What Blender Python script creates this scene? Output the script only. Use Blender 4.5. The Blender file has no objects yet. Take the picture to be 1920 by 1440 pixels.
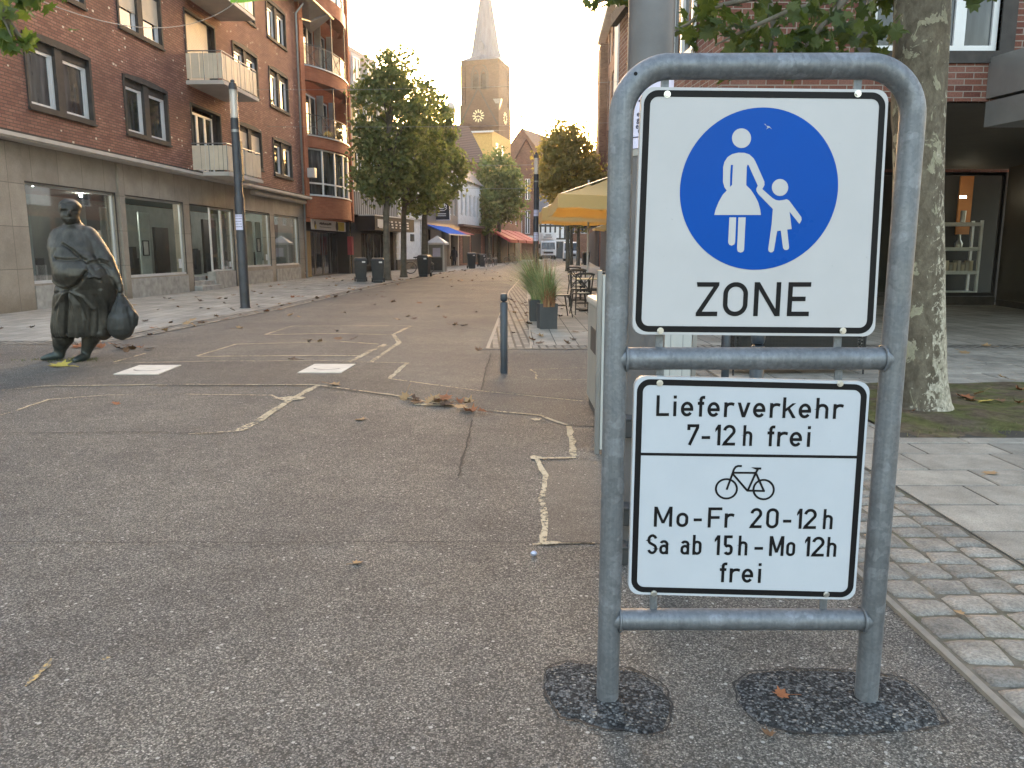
import bpy, bmesh, math, random
from mathutils import Vector, Matrix, noise as mnoise
from mathutils.geometry import tessellate_polygon

R = math.radians
S = bpy.context.scene
COL = S.collection

# ------------------------------------------------------------------ camera
CF, CP, CH = 1480.0, R(9.66), 1.4            # focal length in photo pixels (1920 wide), pitch, eye height
cam_d = bpy.data.cameras.new("camera"); cam = bpy.data.objects.new("camera", cam_d); COL.objects.link(cam)
cam_d.sensor_fit = 'HORIZONTAL'; cam_d.sensor_width = 36.0; cam_d.lens = 36.0 * CF / 1920.0
cam.location = (0, 0, CH); cam.rotation_euler = (R(90) - CP, 0, 0)
cam_d.clip_start = 0.05; cam_d.clip_end = 3000
S.camera = cam

# ------------------------------------------------------------------ light
SUN_AZ, SUN_EL = R(4.6), R(5.9)               # azimuth clockwise from +Y (down the street)
wd = bpy.data.worlds.new("World"); S.world = wd; wd.use_nodes = True
nt = wd.node_tree
sky = nt.nodes.new('ShaderNodeTexSky'); sky.sky_type = 'NISHITA'; sky.sun_disc = False
sky.sun_elevation = SUN_EL; sky.sun_rotation = SUN_AZ
sky.air_density = 1.0; sky.dust_density = 4.0; sky.ozone_density = 0.6; sky.altitude = 50
bg = nt.nodes['Background']; bg.inputs['Strength'].default_value = 0.15
tint = nt.nodes.new('ShaderNodeMix'); tint.data_type = 'RGBA'; tint.blend_type = 'MULTIPLY'; tint.inputs[0].default_value = 1
tint.inputs[7].default_value = (1.035, .96, .975, 1)          # camera white balance of a hazy morning sky
nt.links.new(sky.outputs[0], tint.inputs[6]); nt.links.new(tint.outputs[2], bg.inputs['Color'])
sun_d = bpy.data.lights.new("sun", 'SUN'); sun = bpy.data.objects.new("sun", sun_d); COL.objects.link(sun)
sun_d.energy = 3.0; sun_d.angle = R(0.5); sun_d.color = (1.0, 0.80, 0.55)
sd = Vector((math.sin(SUN_AZ) * math.cos(SUN_EL), math.cos(SUN_AZ) * math.cos(SUN_EL), math.sin(SUN_EL)))
sun.rotation_euler = sd.to_track_quat('Z', 'Y').to_euler()
S.view_settings.view_transform = 'Standard'; S.view_settings.look = 'None'
S.view_settings.exposure = 3.5; S.view_settings.gamma = 1.0
S.cycles.max_bounces = 6; S.cycles.transparent_max_bounces = 12
S.cycles.use_denoising = True

# ------------------------------------------------------------------ photo pixel -> place
def ray(px, py):
    a = (px - 960) / CF; b = (720 - py) / CF
    return (a, math.cos(CP) + b * math.sin(CP), -math.sin(CP) + b * math.cos(CP))
def G(px, py, z=0.0):
    r = ray(px, py); t = (z - CH) / r[2]
    return (t * r[0], t * r[1])
def D(px, py, Y):
    r = ray(px, py); t = Y / r[1]
    return (t * r[0], Y, CH + t * r[2])

# ------------------------------------------------------------------ mesh builder
class MB:
    def __init__(s): s.v = []; s.f = []; s.m = []
    def add(s, vs, fs, mi=0):
        o = len(s.v); s.v += [tuple(p) for p in vs]
        for f in fs: s.f.append([i + o for i in f]); s.m.append(mi)
        return s
    def box(s, x0, x1, y0, y1, z0, z1, mi=0):
        return s.add([(x0,y0,z0),(x1,y0,z0),(x1,y1,z0),(x0,y1,z0),(x0,y0,z1),(x1,y0,z1),(x1,y1,z1),(x0,y1,z1)],
                     [(0,3,2,1),(4,5,6,7),(0,1,5,4),(1,2,6,5),(2,3,7,6),(3,0,4,7)], mi)
    def quad(s, *p, mi=0): return s.add(p, [tuple(range(len(p)))], mi)
    def bar(s, a, b, w, h, up=(0,0,1), mi=0):           # rectangular bar a->b
        a, b = Vector(a), Vector(b); d = (b - a).normalized(); u = Vector(up)
        if abs(d.dot(u)) > .98: u = Vector((0,1,0))
        x = d.cross(u).normalized(); y = x.cross(d)
        vs = []
        for p in (a, b):
            for i, j in ((-1,-1),(1,-1),(1,1),(-1,1)): vs.append(p + x * (w/2*i) + y * (h/2*j))
        return s.add(vs, [(0,1,2,3),(7,6,5,4),(0,4,5,1),(1,5,6,2),(2,6,7,3),(3,7,4,0)], mi)
    def tube(s, pts, r, n=8, caps=True, closed=False, mi=0):
        pts = [Vector(p) for p in pts]; k = len(pts)
        rr = r if isinstance(r, (list, tuple)) else [r] * k
        prev = None; rings = []
        for i, p in enumerate(pts):
            if closed: t = (pts[(i+1) % k] - pts[i-1]).normalized()
            else:
                t = (pts[min(i+1, k-1)] - pts[max(i-1, 0)])
                t = t.normalized() if t.length > 1e-9 else Vector((0,0,1))
            if prev is None:
                ref = Vector((0,0,1)) if abs(t.z) < .9 else Vector((0,1,0))
                nx = t.cross(ref).normalized()
            else:
                nx = (prev - t * prev.dot(t)).normalized()
            prev = nx; ny = t.cross(nx)
            rings.append([p + (nx * math.cos(2*math.pi*j/n) + ny * math.sin(2*math.pi*j/n)) * rr[i] for j in range(n)])
        vs = [q for ring in rings for q in ring]; fs = []
        for i in range(k if closed else k - 1):
            a, b = i * n, ((i+1) % k) * n
            for j in range(n): fs.append((a+j, a+(j+1)%n, b+(j+1)%n, b+j))
        if caps and not closed:
            fs.append(tuple(range(n-1, -1, -1))); fs.append(tuple(range((k-1)*n, k*n)))
        return s.add(vs, fs, mi)
    def lathe(s, prof, n=16, c=(0,0,0), mi=0, caps=True, a0=0):
        vs = []; fs = []
        for r, z in prof:
            for j in range(n):
                a = 2*math.pi*j/n + a0; vs.append((c[0]+r*math.cos(a), c[1]+r*math.sin(a), c[2]+z))
        for i in range(len(prof)-1):
            for j in range(n): fs.append((i*n+j, i*n+(j+1)%n, (i+1)*n+(j+1)%n, (i+1)*n+j))
        if caps:
            fs.append(tuple(range(n-1,-1,-1))); fs.append(tuple(range((len(prof)-1)*n, len(prof)*n)))
        return s.add(vs, fs, mi)
    def ell(s, c, r, nu=14, nv=9, mi=0, rot=None):
        vs = []; fs = []
        for i in range(nv+1):
            t = math.pi*i/nv
            for j in range(nu):
                p = 2*math.pi*j/nu
                q = Vector((math.sin(t)*math.cos(p)*r[0], math.sin(t)*math.sin(p)*r[1], math.cos(t)*r[2]))
                if rot: q = rot @ q
                vs.append((c[0]+q.x, c[1]+q.y, c[2]+q.z))
        for i in range(nv):
            for j in range(nu): fs.append((i*nu+j, (i+1)*nu+j, (i+1)*nu+(j+1)%nu, i*nu+(j+1)%nu))
        return s.add(vs, fs, mi)
    def poly(s, pts2, fn, d0=None, d1=None, mi=0):      # concave polygon; fn(a,b,d)->xyz ; extruded d0..d1 when both given
        tris = tessellate_polygon([[Vector((p[0], p[1], 0)) for p in pts2]])
        n = len(pts2)
        if d1 is None:
            return s.add([fn(p[0], p[1], d0 or 0) for p in pts2], [tuple(t) for t in tris], mi)
        vs = [fn(p[0], p[1], d0) for p in pts2] + [fn(p[0], p[1], d1) for p in pts2]
        fs = [tuple(t) for t in tris] + [tuple(i+n for i in reversed(t)) for t in tris]
        fs += [(i, (i+1) % n, (i+1) % n + n, i + n) for i in range(n)]
        return s.add(vs, fs, mi)
    def ribbon(s, pts, w, fn, closed=False, mi=0):      # flat mitred stroke
        P = [Vector((p[0], p[1])) for p in pts]; k = len(P); vs = []
        for i in range(k):
            ww = w[i] if isinstance(w, (list, tuple)) else w
            a = P[i-1] if (i > 0 or closed) else None; b = P[(i+1) % k] if (i < k-1 or closed) else None
            d1 = (P[i]-a).normalized() if a is not None else None
            d2 = (b-P[i]).normalized() if b is not None else None
            if d1 is None: d1 = d2
            if d2 is None: d2 = d1
            n1 = Vector((-d1.y, d1.x)); n2 = Vector((-d2.y, d2.x))
            m = n1 + n2
            if m.length < 1e-6: m = n1.copy()
            m.normalize(); c = max(.42, m.dot(n1)); m = m * (ww/2/c)
            vs += [P[i]+m, P[i]-m]
        fs = []
        for i in range(k if closed else k-1):
            j = (i+1) % k; fs.append((2*i, 2*i+1, 2*j+1, 2*j))
        return s.add([fn(q.x, q.y) for q in vs], fs, mi)
    def build(s, name, mat=None, parent=None, smooth=False, angle=40, bevel=0, recalc=True):
        me = bpy.data.meshes.new(name); me.from_pydata(s.v, [], s.f); me.update()
        if recalc and s.f:
            bm = bmesh.new(); bm.from_mesh(me); bmesh.ops.recalc_face_normals(bm, faces=bm.faces); bm.to_mesh(me); bm.free()
        for m in (mat if isinstance(mat, (list, tuple)) else [mat]):
            if m: me.materials.append(m)
        if len(set(s.m)) > 1: me.polygons.foreach_set('material_index', s.m)
        if smooth:
            me.polygons.foreach_set('use_smooth', [True]*len(me.polygons))
            if angle: me.set_sharp_from_angle(angle=R(angle))
        o = bpy.data.objects.new(name, me); COL.objects.link(o)
        if parent: o.parent = parent
        if bevel:
            b = o.modifiers.new('bevel', 'BEVEL'); b.width = bevel; b.segments = 2; b.limit_method = 'ANGLE'; b.harden_normals = False
        return o

def tag(o, label=None, cat=None, group=None, kind=None):
    if label: o['label'] = label
    if cat: o['category'] = cat
    if group: o['group'] = group
    if kind: o['kind'] = kind
    return o
def thing(name, label, cat, loc=(0,0,0), rz=0, group=None):
    o = bpy.data.objects.new(name, None); COL.objects.link(o); o.empty_display_size = .2
    o.location = loc; o.rotation_euler = (0,0,rz)
    return tag(o, label, cat, group)
def copy_tree(o, parent=None):
    c = o.copy(); COL.objects.link(c)
    if parent: c.parent = parent
    for ch in list(o.children): copy_tree(ch, c)
    return c
def again(o, label, loc, rz=None, scale=None):
    c = copy_tree(o); c['label'] = label; c.location = loc
    if rz is not None: c.rotation_euler = (0,0,rz)
    if scale: c.scale = (scale,)*3
    return c

# ------------------------------------------------------------------ materials
class Mat:
    def __init__(s, name, col=(.5,.5,.5), rough=.6, metal=0, spec=.5):
        s.m = bpy.data.materials.new(name); s.m.use_nodes = True; s.t = s.m.node_tree
        s.b = s.t.nodes['Principled BSDF']
        s.set('Base Color', col); s.set('Roughness', rough); s.set('Metallic', metal); s.set('Specular IOR Level', spec)
    def set(s, k, v):
        if hasattr(v, 'is_output'): s.t.links.new(v, s.b.inputs[k])
        else: s.b.inputs[k].default_value = (*v, 1) if isinstance(v, tuple) and len(v) == 3 else v
    def n(s, typ, **kw):
        nd = s.t.nodes.new(typ)
        for k, v in kw.items():
            if k.startswith('_'): setattr(nd, k[1:], v)
        return nd
    def lk(s, a, b): s.t.links.new(a, b)
    def inp(s, sock, v):
        if hasattr(v, 'is_output'): s.lk(v, sock)
        else:
            sock.default_value = (*v, 1) if (isinstance(v, tuple) and len(v) == 3 and len(sock.default_value) == 4) else v
    def co(s, kind='Object', scale=None, rot=None):
        c = s.n('ShaderNodeTexCoord').outputs[kind]
        if scale is None and rot is None: return c
        mp = s.n('ShaderNodeMapping'); s.lk(c, mp.inputs[0])
        if scale is not None: mp.inputs['Scale'].default_value = scale if isinstance(scale, tuple) else (scale,)*3
        if rot is not None: mp.inputs['Rotation'].default_value = rot
        return mp.outputs[0]
    def facade(s):                                       # (x+y, z) so bricks run along any axis-aligned wall
        c = s.n('ShaderNodeTexCoord').outputs['Object']; sp = s.n('ShaderNodeSeparateXYZ'); s.lk(c, sp.inputs[0])
        cb = s.n('ShaderNodeCombineXYZ'); s.lk(s.math('ADD', sp.outputs[0], sp.outputs[1]), cb.inputs[0]); s.lk(sp.outputs[2], cb.inputs[1])
        return cb.outputs[0]
    def math(s, op, a, b=None, c=None):
        nd = s.n('ShaderNodeMath', _operation=op); s.inp(nd.inputs[0], a)
        if b is not None: s.inp(nd.inputs[1], b)
        if c is not None: s.inp(nd.inputs[2], c)
        return nd.outputs[0]
    def noise(s, scale, detail=4, rough=.55, co=None, dist=0):
        nd = s.n('ShaderNodeTexNoise'); nd.inputs['Scale'].default_value = scale; nd.inputs['Detail'].default_value = detail
        nd.inputs['Roughness'].default_value = rough; nd.inputs['Distortion'].default_value = dist
        if co is not None: s.lk(co, nd.inputs['Vector'])
        return nd.outputs['Fac']
    def vor(s, scale, out='Distance', feature='F1', co=None, rnd=1):
        nd = s.n('ShaderNodeTexVoronoi', _feature=feature); nd.inputs['Scale'].default_value = scale
        nd.inputs['Randomness'].default_value = rnd
        if co is not None: s.lk(co, nd.inputs['Vector'])
        return nd.outputs[out]
    def ramp(s, f, stops, interp='LINEAR'):
        nd = s.n('ShaderNodeValToRGB'); nd.color_ramp.interpolation = interp; e = nd.color_ramp.elements
        while len(e) > len(stops): e.remove(e[-1])
        while len(e) < len(stops): e.new(.5)
        for el, (p, c) in zip(e, stops):
            el.position = p; el.color = (*c, 1) if isinstance(c, tuple) else (c, c, c, 1)
        s.lk(f, nd.inputs[0]); return nd.outputs[0]
    def mix(s, f, a, b, mode='MIX'):
        nd = s.n('ShaderNodeMix', _data_type='RGBA', _blend_type=mode)
        s.inp(nd.inputs[0], f); s.inp(nd.inputs[6], a); s.inp(nd.inputs[7], b); return nd.outputs[2]
    def bump(s, h, strength=.5, dist=.01, base=None):
        nd = s.n('ShaderNodeBump'); nd.inputs['Strength'].default_value = strength; nd.inputs['Distance'].default_value = dist
        s.lk(h, nd.inputs['Height'])
        if base is not None: s.lk(base, nd.inputs['Normal'])
        s.lk(nd.outputs[0], s.b.inputs['Normal']); return nd.outputs[0]
    def brick(s, co, bw, bh, mortar, sm=.1, c1=0., c2=1., off=.5):
        nd = s.n('ShaderNodeTexBrick'); s.lk(co, nd.inputs['Vector'])
        nd.offset = off
        nd.inputs['Scale'].default_value = 1; nd.inputs['Brick Width'].default_value = bw; nd.inputs['Row Height'].default_value = bh
        nd.inputs['Mortar Size'].default_value = mortar; nd.inputs['Mortar Smooth'].default_value = sm
        nd.inputs['Color1'].default_value = (c1,c1,c1,1); nd.inputs['Color2'].default_value = (c2,c2,c2,1)
        nd.inputs['Mortar'].default_value = (.5,.5,.5,1)
        return nd.outputs['Color'], nd.outputs['Fac']

def plain(name, col, rough=.6, metal=0, var=.12, scale=3, bump=0, spec=.5):
    m = Mat(name, col, rough, metal, spec)
    f = m.noise(scale, 5, co=m.co())
    lo = tuple(c*(1-var) for c in col); hi = tuple(min(1, c*(1+var)) for c in col)
    m.set('Base Color', m.ramp(f, [(.3, lo), (.7, hi)]))
    if bump: m.bump(m.noise(scale*12, 4, co=m.co()), bump, .01)
    return m.m

def brick_mat(name, cols, mortar, bw=.25, bh=.0765, ms=.006, pale=None, bump=.6, dirtk=.55):
    m = Mat(name, rough=.85, spec=.25); co = m.facade()
    c, f = m.brick(co, bw, bh, ms)
    base = m.ramp(c, [(i/(len(cols)-1), k) for i, k in enumerate(cols)])
    dirt = m.noise(.8, 5, co=m.co())
    base = m.mix(m.ramp(dirt, [(.35, .55), (.7, 0.)]), base, tuple(k*.55 for k in cols[0]))
    fine = m.noise(45, 3, co=m.co())
    base = m.mix(.35, base, m.ramp(fine, [(.3, .12), (.7, .75)]), 'OVERLAY')
    base = m.mix(f, base, mortar)
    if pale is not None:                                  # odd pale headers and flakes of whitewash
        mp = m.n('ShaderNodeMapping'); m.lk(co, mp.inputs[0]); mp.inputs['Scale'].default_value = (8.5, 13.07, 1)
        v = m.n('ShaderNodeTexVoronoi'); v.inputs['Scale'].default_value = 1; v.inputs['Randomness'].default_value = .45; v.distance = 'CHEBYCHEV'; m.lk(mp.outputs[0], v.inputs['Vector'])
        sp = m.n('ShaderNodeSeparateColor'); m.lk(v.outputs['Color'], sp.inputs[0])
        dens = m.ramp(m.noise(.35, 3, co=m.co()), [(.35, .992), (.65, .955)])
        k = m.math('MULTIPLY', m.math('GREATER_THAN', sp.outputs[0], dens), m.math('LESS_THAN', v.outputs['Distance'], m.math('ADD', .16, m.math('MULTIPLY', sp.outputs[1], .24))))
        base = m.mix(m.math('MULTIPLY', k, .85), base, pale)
    m.set('Base Color', base)
    h = m.math('ADD', m.math('MULTIPLY', m.math('SUBTRACT', 1., f), .8), m.math('MULTIPLY', m.math('ADD', c, fine), .45))
    m.bump(h, bump, .012)
    return m.m
# ------------------------------------------------------------------ shared materials
def asphalt(name, lo, hi, chip=.45, scale=185, tint=(1,1,1), chips=.982, bump=.7):
    m = Mat(name, rough=.82, spec=.35); co = m.co()
    v = m.n('ShaderNodeTexVoronoi'); v.inputs['Scale'].default_value = scale; m.lk(co, v.inputs['Vector'])
    sp = m.n('ShaderNodeSeparateColor'); m.lk(v.outputs['Color'], sp.inputs[0])
    t = lambda k: tuple(k*c for c in tint)
    base = m.ramp(sp.outputs[0], [(0., t(lo*.55)), (.45, t(lo)), (.8, t(hi)), (chips-.005, t(hi*1.25)), (chips, (chip, chip*.97, chip*.9))])
    edge = m.ramp(v.outputs['Distance'], [(.25, 1.), (.75, .5)])
    base = m.mix(1., base, edge, 'MULTIPLY')
    big = m.noise(.55, 6, .6, co=co); mid = m.noise(5, 5, .65, co=co)
    base = m.mix(1., base, m.ramp(big, [(.28, (.70,.70,.72)), (.72, (1.30,1.25,1.16))]), 'MULTIPLY')
    base = m.mix(1., base, m.ramp(mid, [(.3, .82), (.7, 1.14)]), 'MULTIPLY')
    lane = m.noise(1., 5, .6, co=m.co('Object', scale=(1.1,.10,1)))
    base = m.mix(1., base, m.ramp(lane, [(.3, (.86,.86,.87)), (.7, (1.12,1.11,1.09))]), 'MULTIPLY')
    # sparse larger pale chips
    v2 = m.n('ShaderNodeTexVoronoi'); v2.inputs['Scale'].default_value = 42; m.lk(co, v2.inputs['Vector'])
    sp2 = m.n('ShaderNodeSeparateColor'); m.lk(v2.outputs['Color'], sp2.inputs[0])
    big_chip = m.math('MULTIPLY', m.math('GREATER_THAN', sp2.outputs[1], .87), m.math('LESS_THAN', v2.outputs['Distance'], m.math('ADD', .12, m.math('MULTIPLY', sp2.outputs[2], .16))))
    base = m.mix(m.math('MULTIPLY', big_chip, .8), base, (.42,.41,.38))
    m.set('Base Color', base)
    h = m.math('ADD', m.math('MULTIPLY', v.outputs['Distance'], -.7), m.math('MULTIPLY', sp.outputs[2], .5))
    m.bump(h, bump, .006); return m.m

M_ASPH = asphalt('asphalt', .118, .25, tint=(1,.955,.875))
M_ASPH2 = asphalt('asphalt_band', .095, .205, tint=(1,.955,.88))
M_ASPH3 = asphalt('asphalt_fine', .12, .20, scale=260, tint=(1,.94,.85), chips=.993, bump=.3)
M_COLD = asphalt('asphalt_fresh', .062, .165, scale=125, tint=(.95,1,1.05), chip=.3, chips=.97, bump=1.0)
M_COLD.node_tree.nodes['Principled BSDF'].inputs['Roughness'].default_value = .95; M_COLD.node_tree.nodes['Principled BSDF'].inputs['Specular IOR Level'].default_value = .05

m = Mat('joint_sand', rough=.95, spec=.1); f = m.noise(38, 5, .7, co=m.co()); g = m.noise(4, 3, co=m.co())
m.set('Base Color', m.ramp(g, [(.3,(.40,.34,.235)),(.7,(.56,.48,.34))])); wear = m.noise(1.3, 4, .6, co=m.co())
m.set('Alpha', m.ramp(m.math('ADD', f, m.math('MULTIPLY', m.math('SUBTRACT', wear, .5), .7)), [(.36, 0.), (.50, .92)])); M_SAND = m.m
M_CRACK = plain('crack', (.022,.021,.02), .9)

def paving(name, bw, bh, mortar, c0, c1, joint, rot=0, off=.5, bump=.5, stain=.5):
    m = Mat(name, rough=.8, spec=.3); co = m.co('Object', rot=(0,0,rot))
    wob = m.n('ShaderNodeVectorMath', _operation='ADD')
    nz = m.n('ShaderNodeTexNoise'); nz.inputs['Scale'].default_value = 7; m.lk(co, nz.inputs['Vector'])
    sc = m.n('ShaderNodeVectorMath', _operation='SCALE'); m.lk(nz.outputs['Color'], sc.inputs[0]); sc.inputs['Scale'].default_value = mortar*.9
    m.lk(co, wob.inputs[0]); m.lk(sc.outputs[0], wob.inputs[1])
    c, f = m.brick(wob.outputs[0], bw, bh, mortar, off=off)
    base = m.ramp(c, [(0., c0), (.5, tuple((a+b)/2*1.03 for a, b in zip(c0, c1))), (1., c1)])
    s = m.noise(1.1, 6, .65, co=co); base = m.mix(stain, base, m.ramp(s, [(.3, .22), (.7, .72)]), 'OVERLAY')
    gr = m.noise(110, 2, .6, co=co); base = m.mix(.4, base, m.ramp(gr, [(.3, .2), (.7, .75)]), 'OVERLAY')
    m.set('Base Color', m.mix(f, base, joint))
    h = m.math('ADD', m.math('SUBTRACT', 1., f), m.math('MULTIPLY', m.math('ADD', gr, c), .3))
    m.bump(h, bump, .01); return m.m
STREET = R(1.8)
M_SLAB_L = paving('slab_left', .62, .31, .006, (.25,.235,.205), (.34,.32,.28), (.09,.08,.065), rot=R(88))
M_SLAB_R = paving('slab_cafe', .46, .33, .007, (.27,.245,.205), (.36,.325,.27), (.06,.055,.045), rot=R(90))
M_COB_L = paving('cobble_far', .17, .115, .018, (.17,.16,.14), (.30,.275,.235), (.075,.066,.052), rot=R(88), bump=1.)
M_GROUND = paving('town_ground', .6, .4, .006, (.22,.2,.17), (.3,.275,.24), (.08,.07,.06))

m = Mat('granite', rough=.78, spec=.35); co = m.co()
rnd = m.n('ShaderNodeNewGeometry').outputs['Random Per Island']
f = m.noise(90, 4, .7, co=co); g = m.noise(9, 5, .6, co=co)
base = m.ramp(rnd, [(0., (.165,.153,.135)), (.5, (.225,.208,.18)), (1., (.285,.262,.225))])
base = m.mix(.6, base, m.ramp(f, [(.3, .16), (.68, .8)]), 'OVERLAY'); base = m.mix(.6, base, m.ramp(g, [(.32, .26), (.7, .68)]), 'OVERLAY')
m.set('Base Color', base); m.bump(m.math('ADD', f, m.math('MULTIPLY', g, 2.)), .7, .006); M_GRANITE = m.m
m = Mat('slab_near', rough=.8, spec=.3); co = m.co()
rnd = m.n('ShaderNodeNewGeometry').outputs['Random Per Island']
f = m.noise(130, 3, .7, co=co); g = m.noise(3.2, 6, .68, co=co)
base = m.ramp(rnd, [(0., (.225,.208,.178)), (1., (.32,.295,.25))])
base = m.mix(.5, base, m.ramp(f, [(.3, .2), (.68, .78)]), 'OVERLAY'); base = m.mix(.7, base, m.ramp(g, [(.3, .24), (.68, .66)]), 'OVERLAY')
m.set('Base Color', base); m.bump(f, .4, .004); M_SLAB_N = m.m
m = Mat('joint_dirt', rough=.95, spec=.1); f = m.noise(14, 6, .7, co=m.co()); g = m.noise(1.7, 4, co=m.co())
base = m.ramp(f, [(.3, (.085,.076,.06)), (.7, (.19,.17,.135))])
m.set('Base Color', m.mix(m.ramp(g, [(.55, 0.), (.7, .6)]), base, (.07,.085,.03))); m.bump(f, .8, .01); M_JOINT = m.m
m = Mat('pit_soil', rough=.95, spec=.1); f = m.noise(9, 7, .7, co=m.co()); g = m.noise(2.5, 5, co=m.co())
base = m.ramp(f, [(.3, (.06,.046,.032)), (.7, (.17,.135,.095))])
m.set('Base Color', m.mix(m.ramp(g, [(.42, 0.), (.58, .75)]), base, m.ramp(f, [(.3, (.055,.065,.018)), (.7, (.13,.145,.045))])))
m.bump(f, 1., .05); M_SOIL = m.m
M_KERB = plain('kerb_strip_stone', (.20,.18,.15), .85, scale=20, bump=.3)
M_LINE_L = plain('edge_strip_stone', (.33,.29,.23), .85, scale=20, bump=.3)

def galvanised(name, tint=(.16,.174,.19)):
    m = Mat(name, rough=.5, metal=.55); co = m.co(); wob = m.noise(9, 3, co=co)
    v = m.n('ShaderNodeTexVoronoi'); v.inputs['Scale'].default_value = 22
    ad = m.n('ShaderNodeVectorMath', _operation='ADD'); sc = m.n('ShaderNodeVectorMath', _operation='SCALE')
    nz = m.n('ShaderNodeTexNoise'); nz.inputs['Scale'].default_value = 14; nz.inputs['Detail'].default_value = 5; m.lk(co, nz.inputs['Vector'])
    m.lk(nz.outputs['Color'], sc.inputs[0]); sc.inputs['Scale'].default_value = .11
    m.lk(co, ad.inputs[0]); m.lk(sc.outputs[0], ad.inputs[1]); m.lk(ad.outputs[0], v.inputs['Vector'])
    sp = m.n('ShaderNodeSeparateColor'); m.lk(v.outputs['Color'], sp.inputs[0])
    fl = m.math('MULTIPLY', m.math('GREATER_THAN', sp.outputs[0], .70), m.ramp(v.outputs['Distance'], [(.42, 1.), (.52, 0.)]))
    sm = m.noise(3.5, 6, .62, co=co)
    base = m.ramp(sm, [(.28, tuple(c*.78 for c in tint)), (.5, tint), (.75, tuple(c*1.2 for c in tint))])
    base = m.mix(m.math('MULTIPLY', fl, .42), base, (.25,.27,.295))
    st = m.noise(1., 5, .6, co=m.co('Object', scale=(60, 60, 2.2)))
    spc = m.n('ShaderNodeSeparateColor'); m.lk(m.vor(120, 'Color', co=co), spc.inputs[0]); base = m.mix(.22, base, m.ramp(spc.outputs[0], [(0., .25), (1., .75)]), 'OVERLAY')
    base = m.mix(.45, base, m.ramp(st, [(.3, .3), (.7, .66)]), 'OVERLAY')
    m.set('Base Color', base)
    m.set('Roughness', m.ramp(m.math('ADD', m.math('MULTIPLY', sp.outputs[1], .5), m.math('MULTIPLY', sm, .5)), [(.2, .44), (.8, .64)]))
    m.bump(m.noise(60, 3, co=co), .12, .002); return m.m
M_GALV = galvanised('galvanised_steel')
def signface(name, col, rough=.35, reflect=False):
    m = Mat(name, rough=rough, spec=.10); co = m.co(); f = m.noise(5, 6, .65, co=co); g = m.noise(70, 3, .7, co=co)
    base = m.mix(.25, col, m.ramp(f, [(.3, .42), (.7, .56)]), 'OVERLAY')
    spk = m.ramp(g, [(.735, 0.), (.76, .45)]); base = m.mix(spk, base, tuple(c*.55 for c in col))
    m.set('Base Color', base); m.set('Roughness', m.ramp(f, [(.3, rough*.85), (.7, rough*1.25)])); return m.m
M_SIGNW = signface('sign_white', (.46,.462,.472)); M_SIGNB = signface('sign_blue', (.0006,.064,.34), .3)
M_SIGNW2 = signface('sign_white_reflective', (.45,.482,.525))
M_SIGNK = plain('sign_black', (.008,.008,.009), .5, spec=.15); M_BOLT = plain('bolt_zinc', (.6,.6,.58), .35, 1.)
M_SIGNE = plain('sign_edge', (.55,.56,.57), .5)
M_DARKPOLE = plain('pole_dark', (.045,.048,.055), .5, .2, .25, 4); M_GREYPOLE = plain('pole_grey', (.115,.112,.115), .48, .3, .2, 5)
M_BLACK = plain('black_paint', (.018,.018,.02), .5); M_ANTHR = plain('anthracite', (.04,.043,.046), .55, 0, .2, 5)
M_BOLL = plain('bollard_paint', (.022,.032,.045), .38, 0, .25, 8)
M_WHITEP = plain('white_paint', (.72,.72,.70), .5, 0, .06); M_PVC = plain('white_pvc', (.68,.69,.69), .35, 0, .05)
M_CREAM = plain('cream_panel', (.66,.565,.43), .6, 0, .1, 2); M_SOFFIT = plain('balcony_concrete', (.50,.46,.41), .8, 0, .12, 2)
M_CONC = plain('dark_concrete', (.045,.04,.036), .8, 0, .3, 6, .3)
M_GREYMET = plain('grey_metal', (.26,.26,.255), .4, .6, .12, 3)
M_ALU = plain('white_aluminium', (.58,.585,.58), .4, .2, .06)
M_CURT = plain('curtain', (.35,.36,.36), .9, 0, .2, 2)
def glass(name, tint, trans=0., rough=.03):
    m = Mat(name, tint, rough, 0, .5)
    m.set('IOR', 1.5)
    if trans:
        lw = m.n('ShaderNodeFresnel'); lw.inputs['IOR'].default_value = 1.5
        tr = m.n('ShaderNodeBsdfTransparent'); tr.inputs['Color'].default_value = (.82,.87,.85,1)
        gl = m.n('ShaderNodeBsdfGlossy'); gl.inputs['Roughness'].default_value = rough
        mx = m.n('ShaderNodeMixShader'); fac = m.math('ADD', m.math('MULTIPLY', lw.outputs[0], .6), .01)
        m.lk(fac, mx.inputs[0]); m.lk(tr.outputs[0], mx.inputs[1]); m.lk(gl.outputs[0], mx.inputs[2])
        m.lk(mx.outputs[0], m.t.nodes['Material Output'].inputs['Surface'])
    return m.m
M_SHOPG = glass('shop_glass', (1,1,1), 1.)
m = Mat('window_glass', rough=.04); f = m.noise(1.4, 4, co=m.co('Object', scale=(2.5,2.5,.4)))
m.set('Base Color', m.ramp(f, [(.35, (.012,.014,.016)), (.55, (.055,.06,.064)), (.72, (.16,.165,.165))])); M_WING = m.m
m = Mat('frosted_glass', (.12,.155,.155), .12); M_RAILG = m.m
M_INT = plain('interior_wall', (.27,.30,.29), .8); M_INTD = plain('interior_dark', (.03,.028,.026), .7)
M_INTP = plain('interior_panel', (.42,.49,.48), .7)
def emis(name, col, k):
    m = Mat(name, col); m.set('Emission Color', col); m.set('Emission Strength', k); return m.m
M_STRIP = emis('strip_lamp_light', (1,.85,.6), 8.); M_SPOT = emis('spot_lamp_light', (1,.92,.8), 45.)

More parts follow.
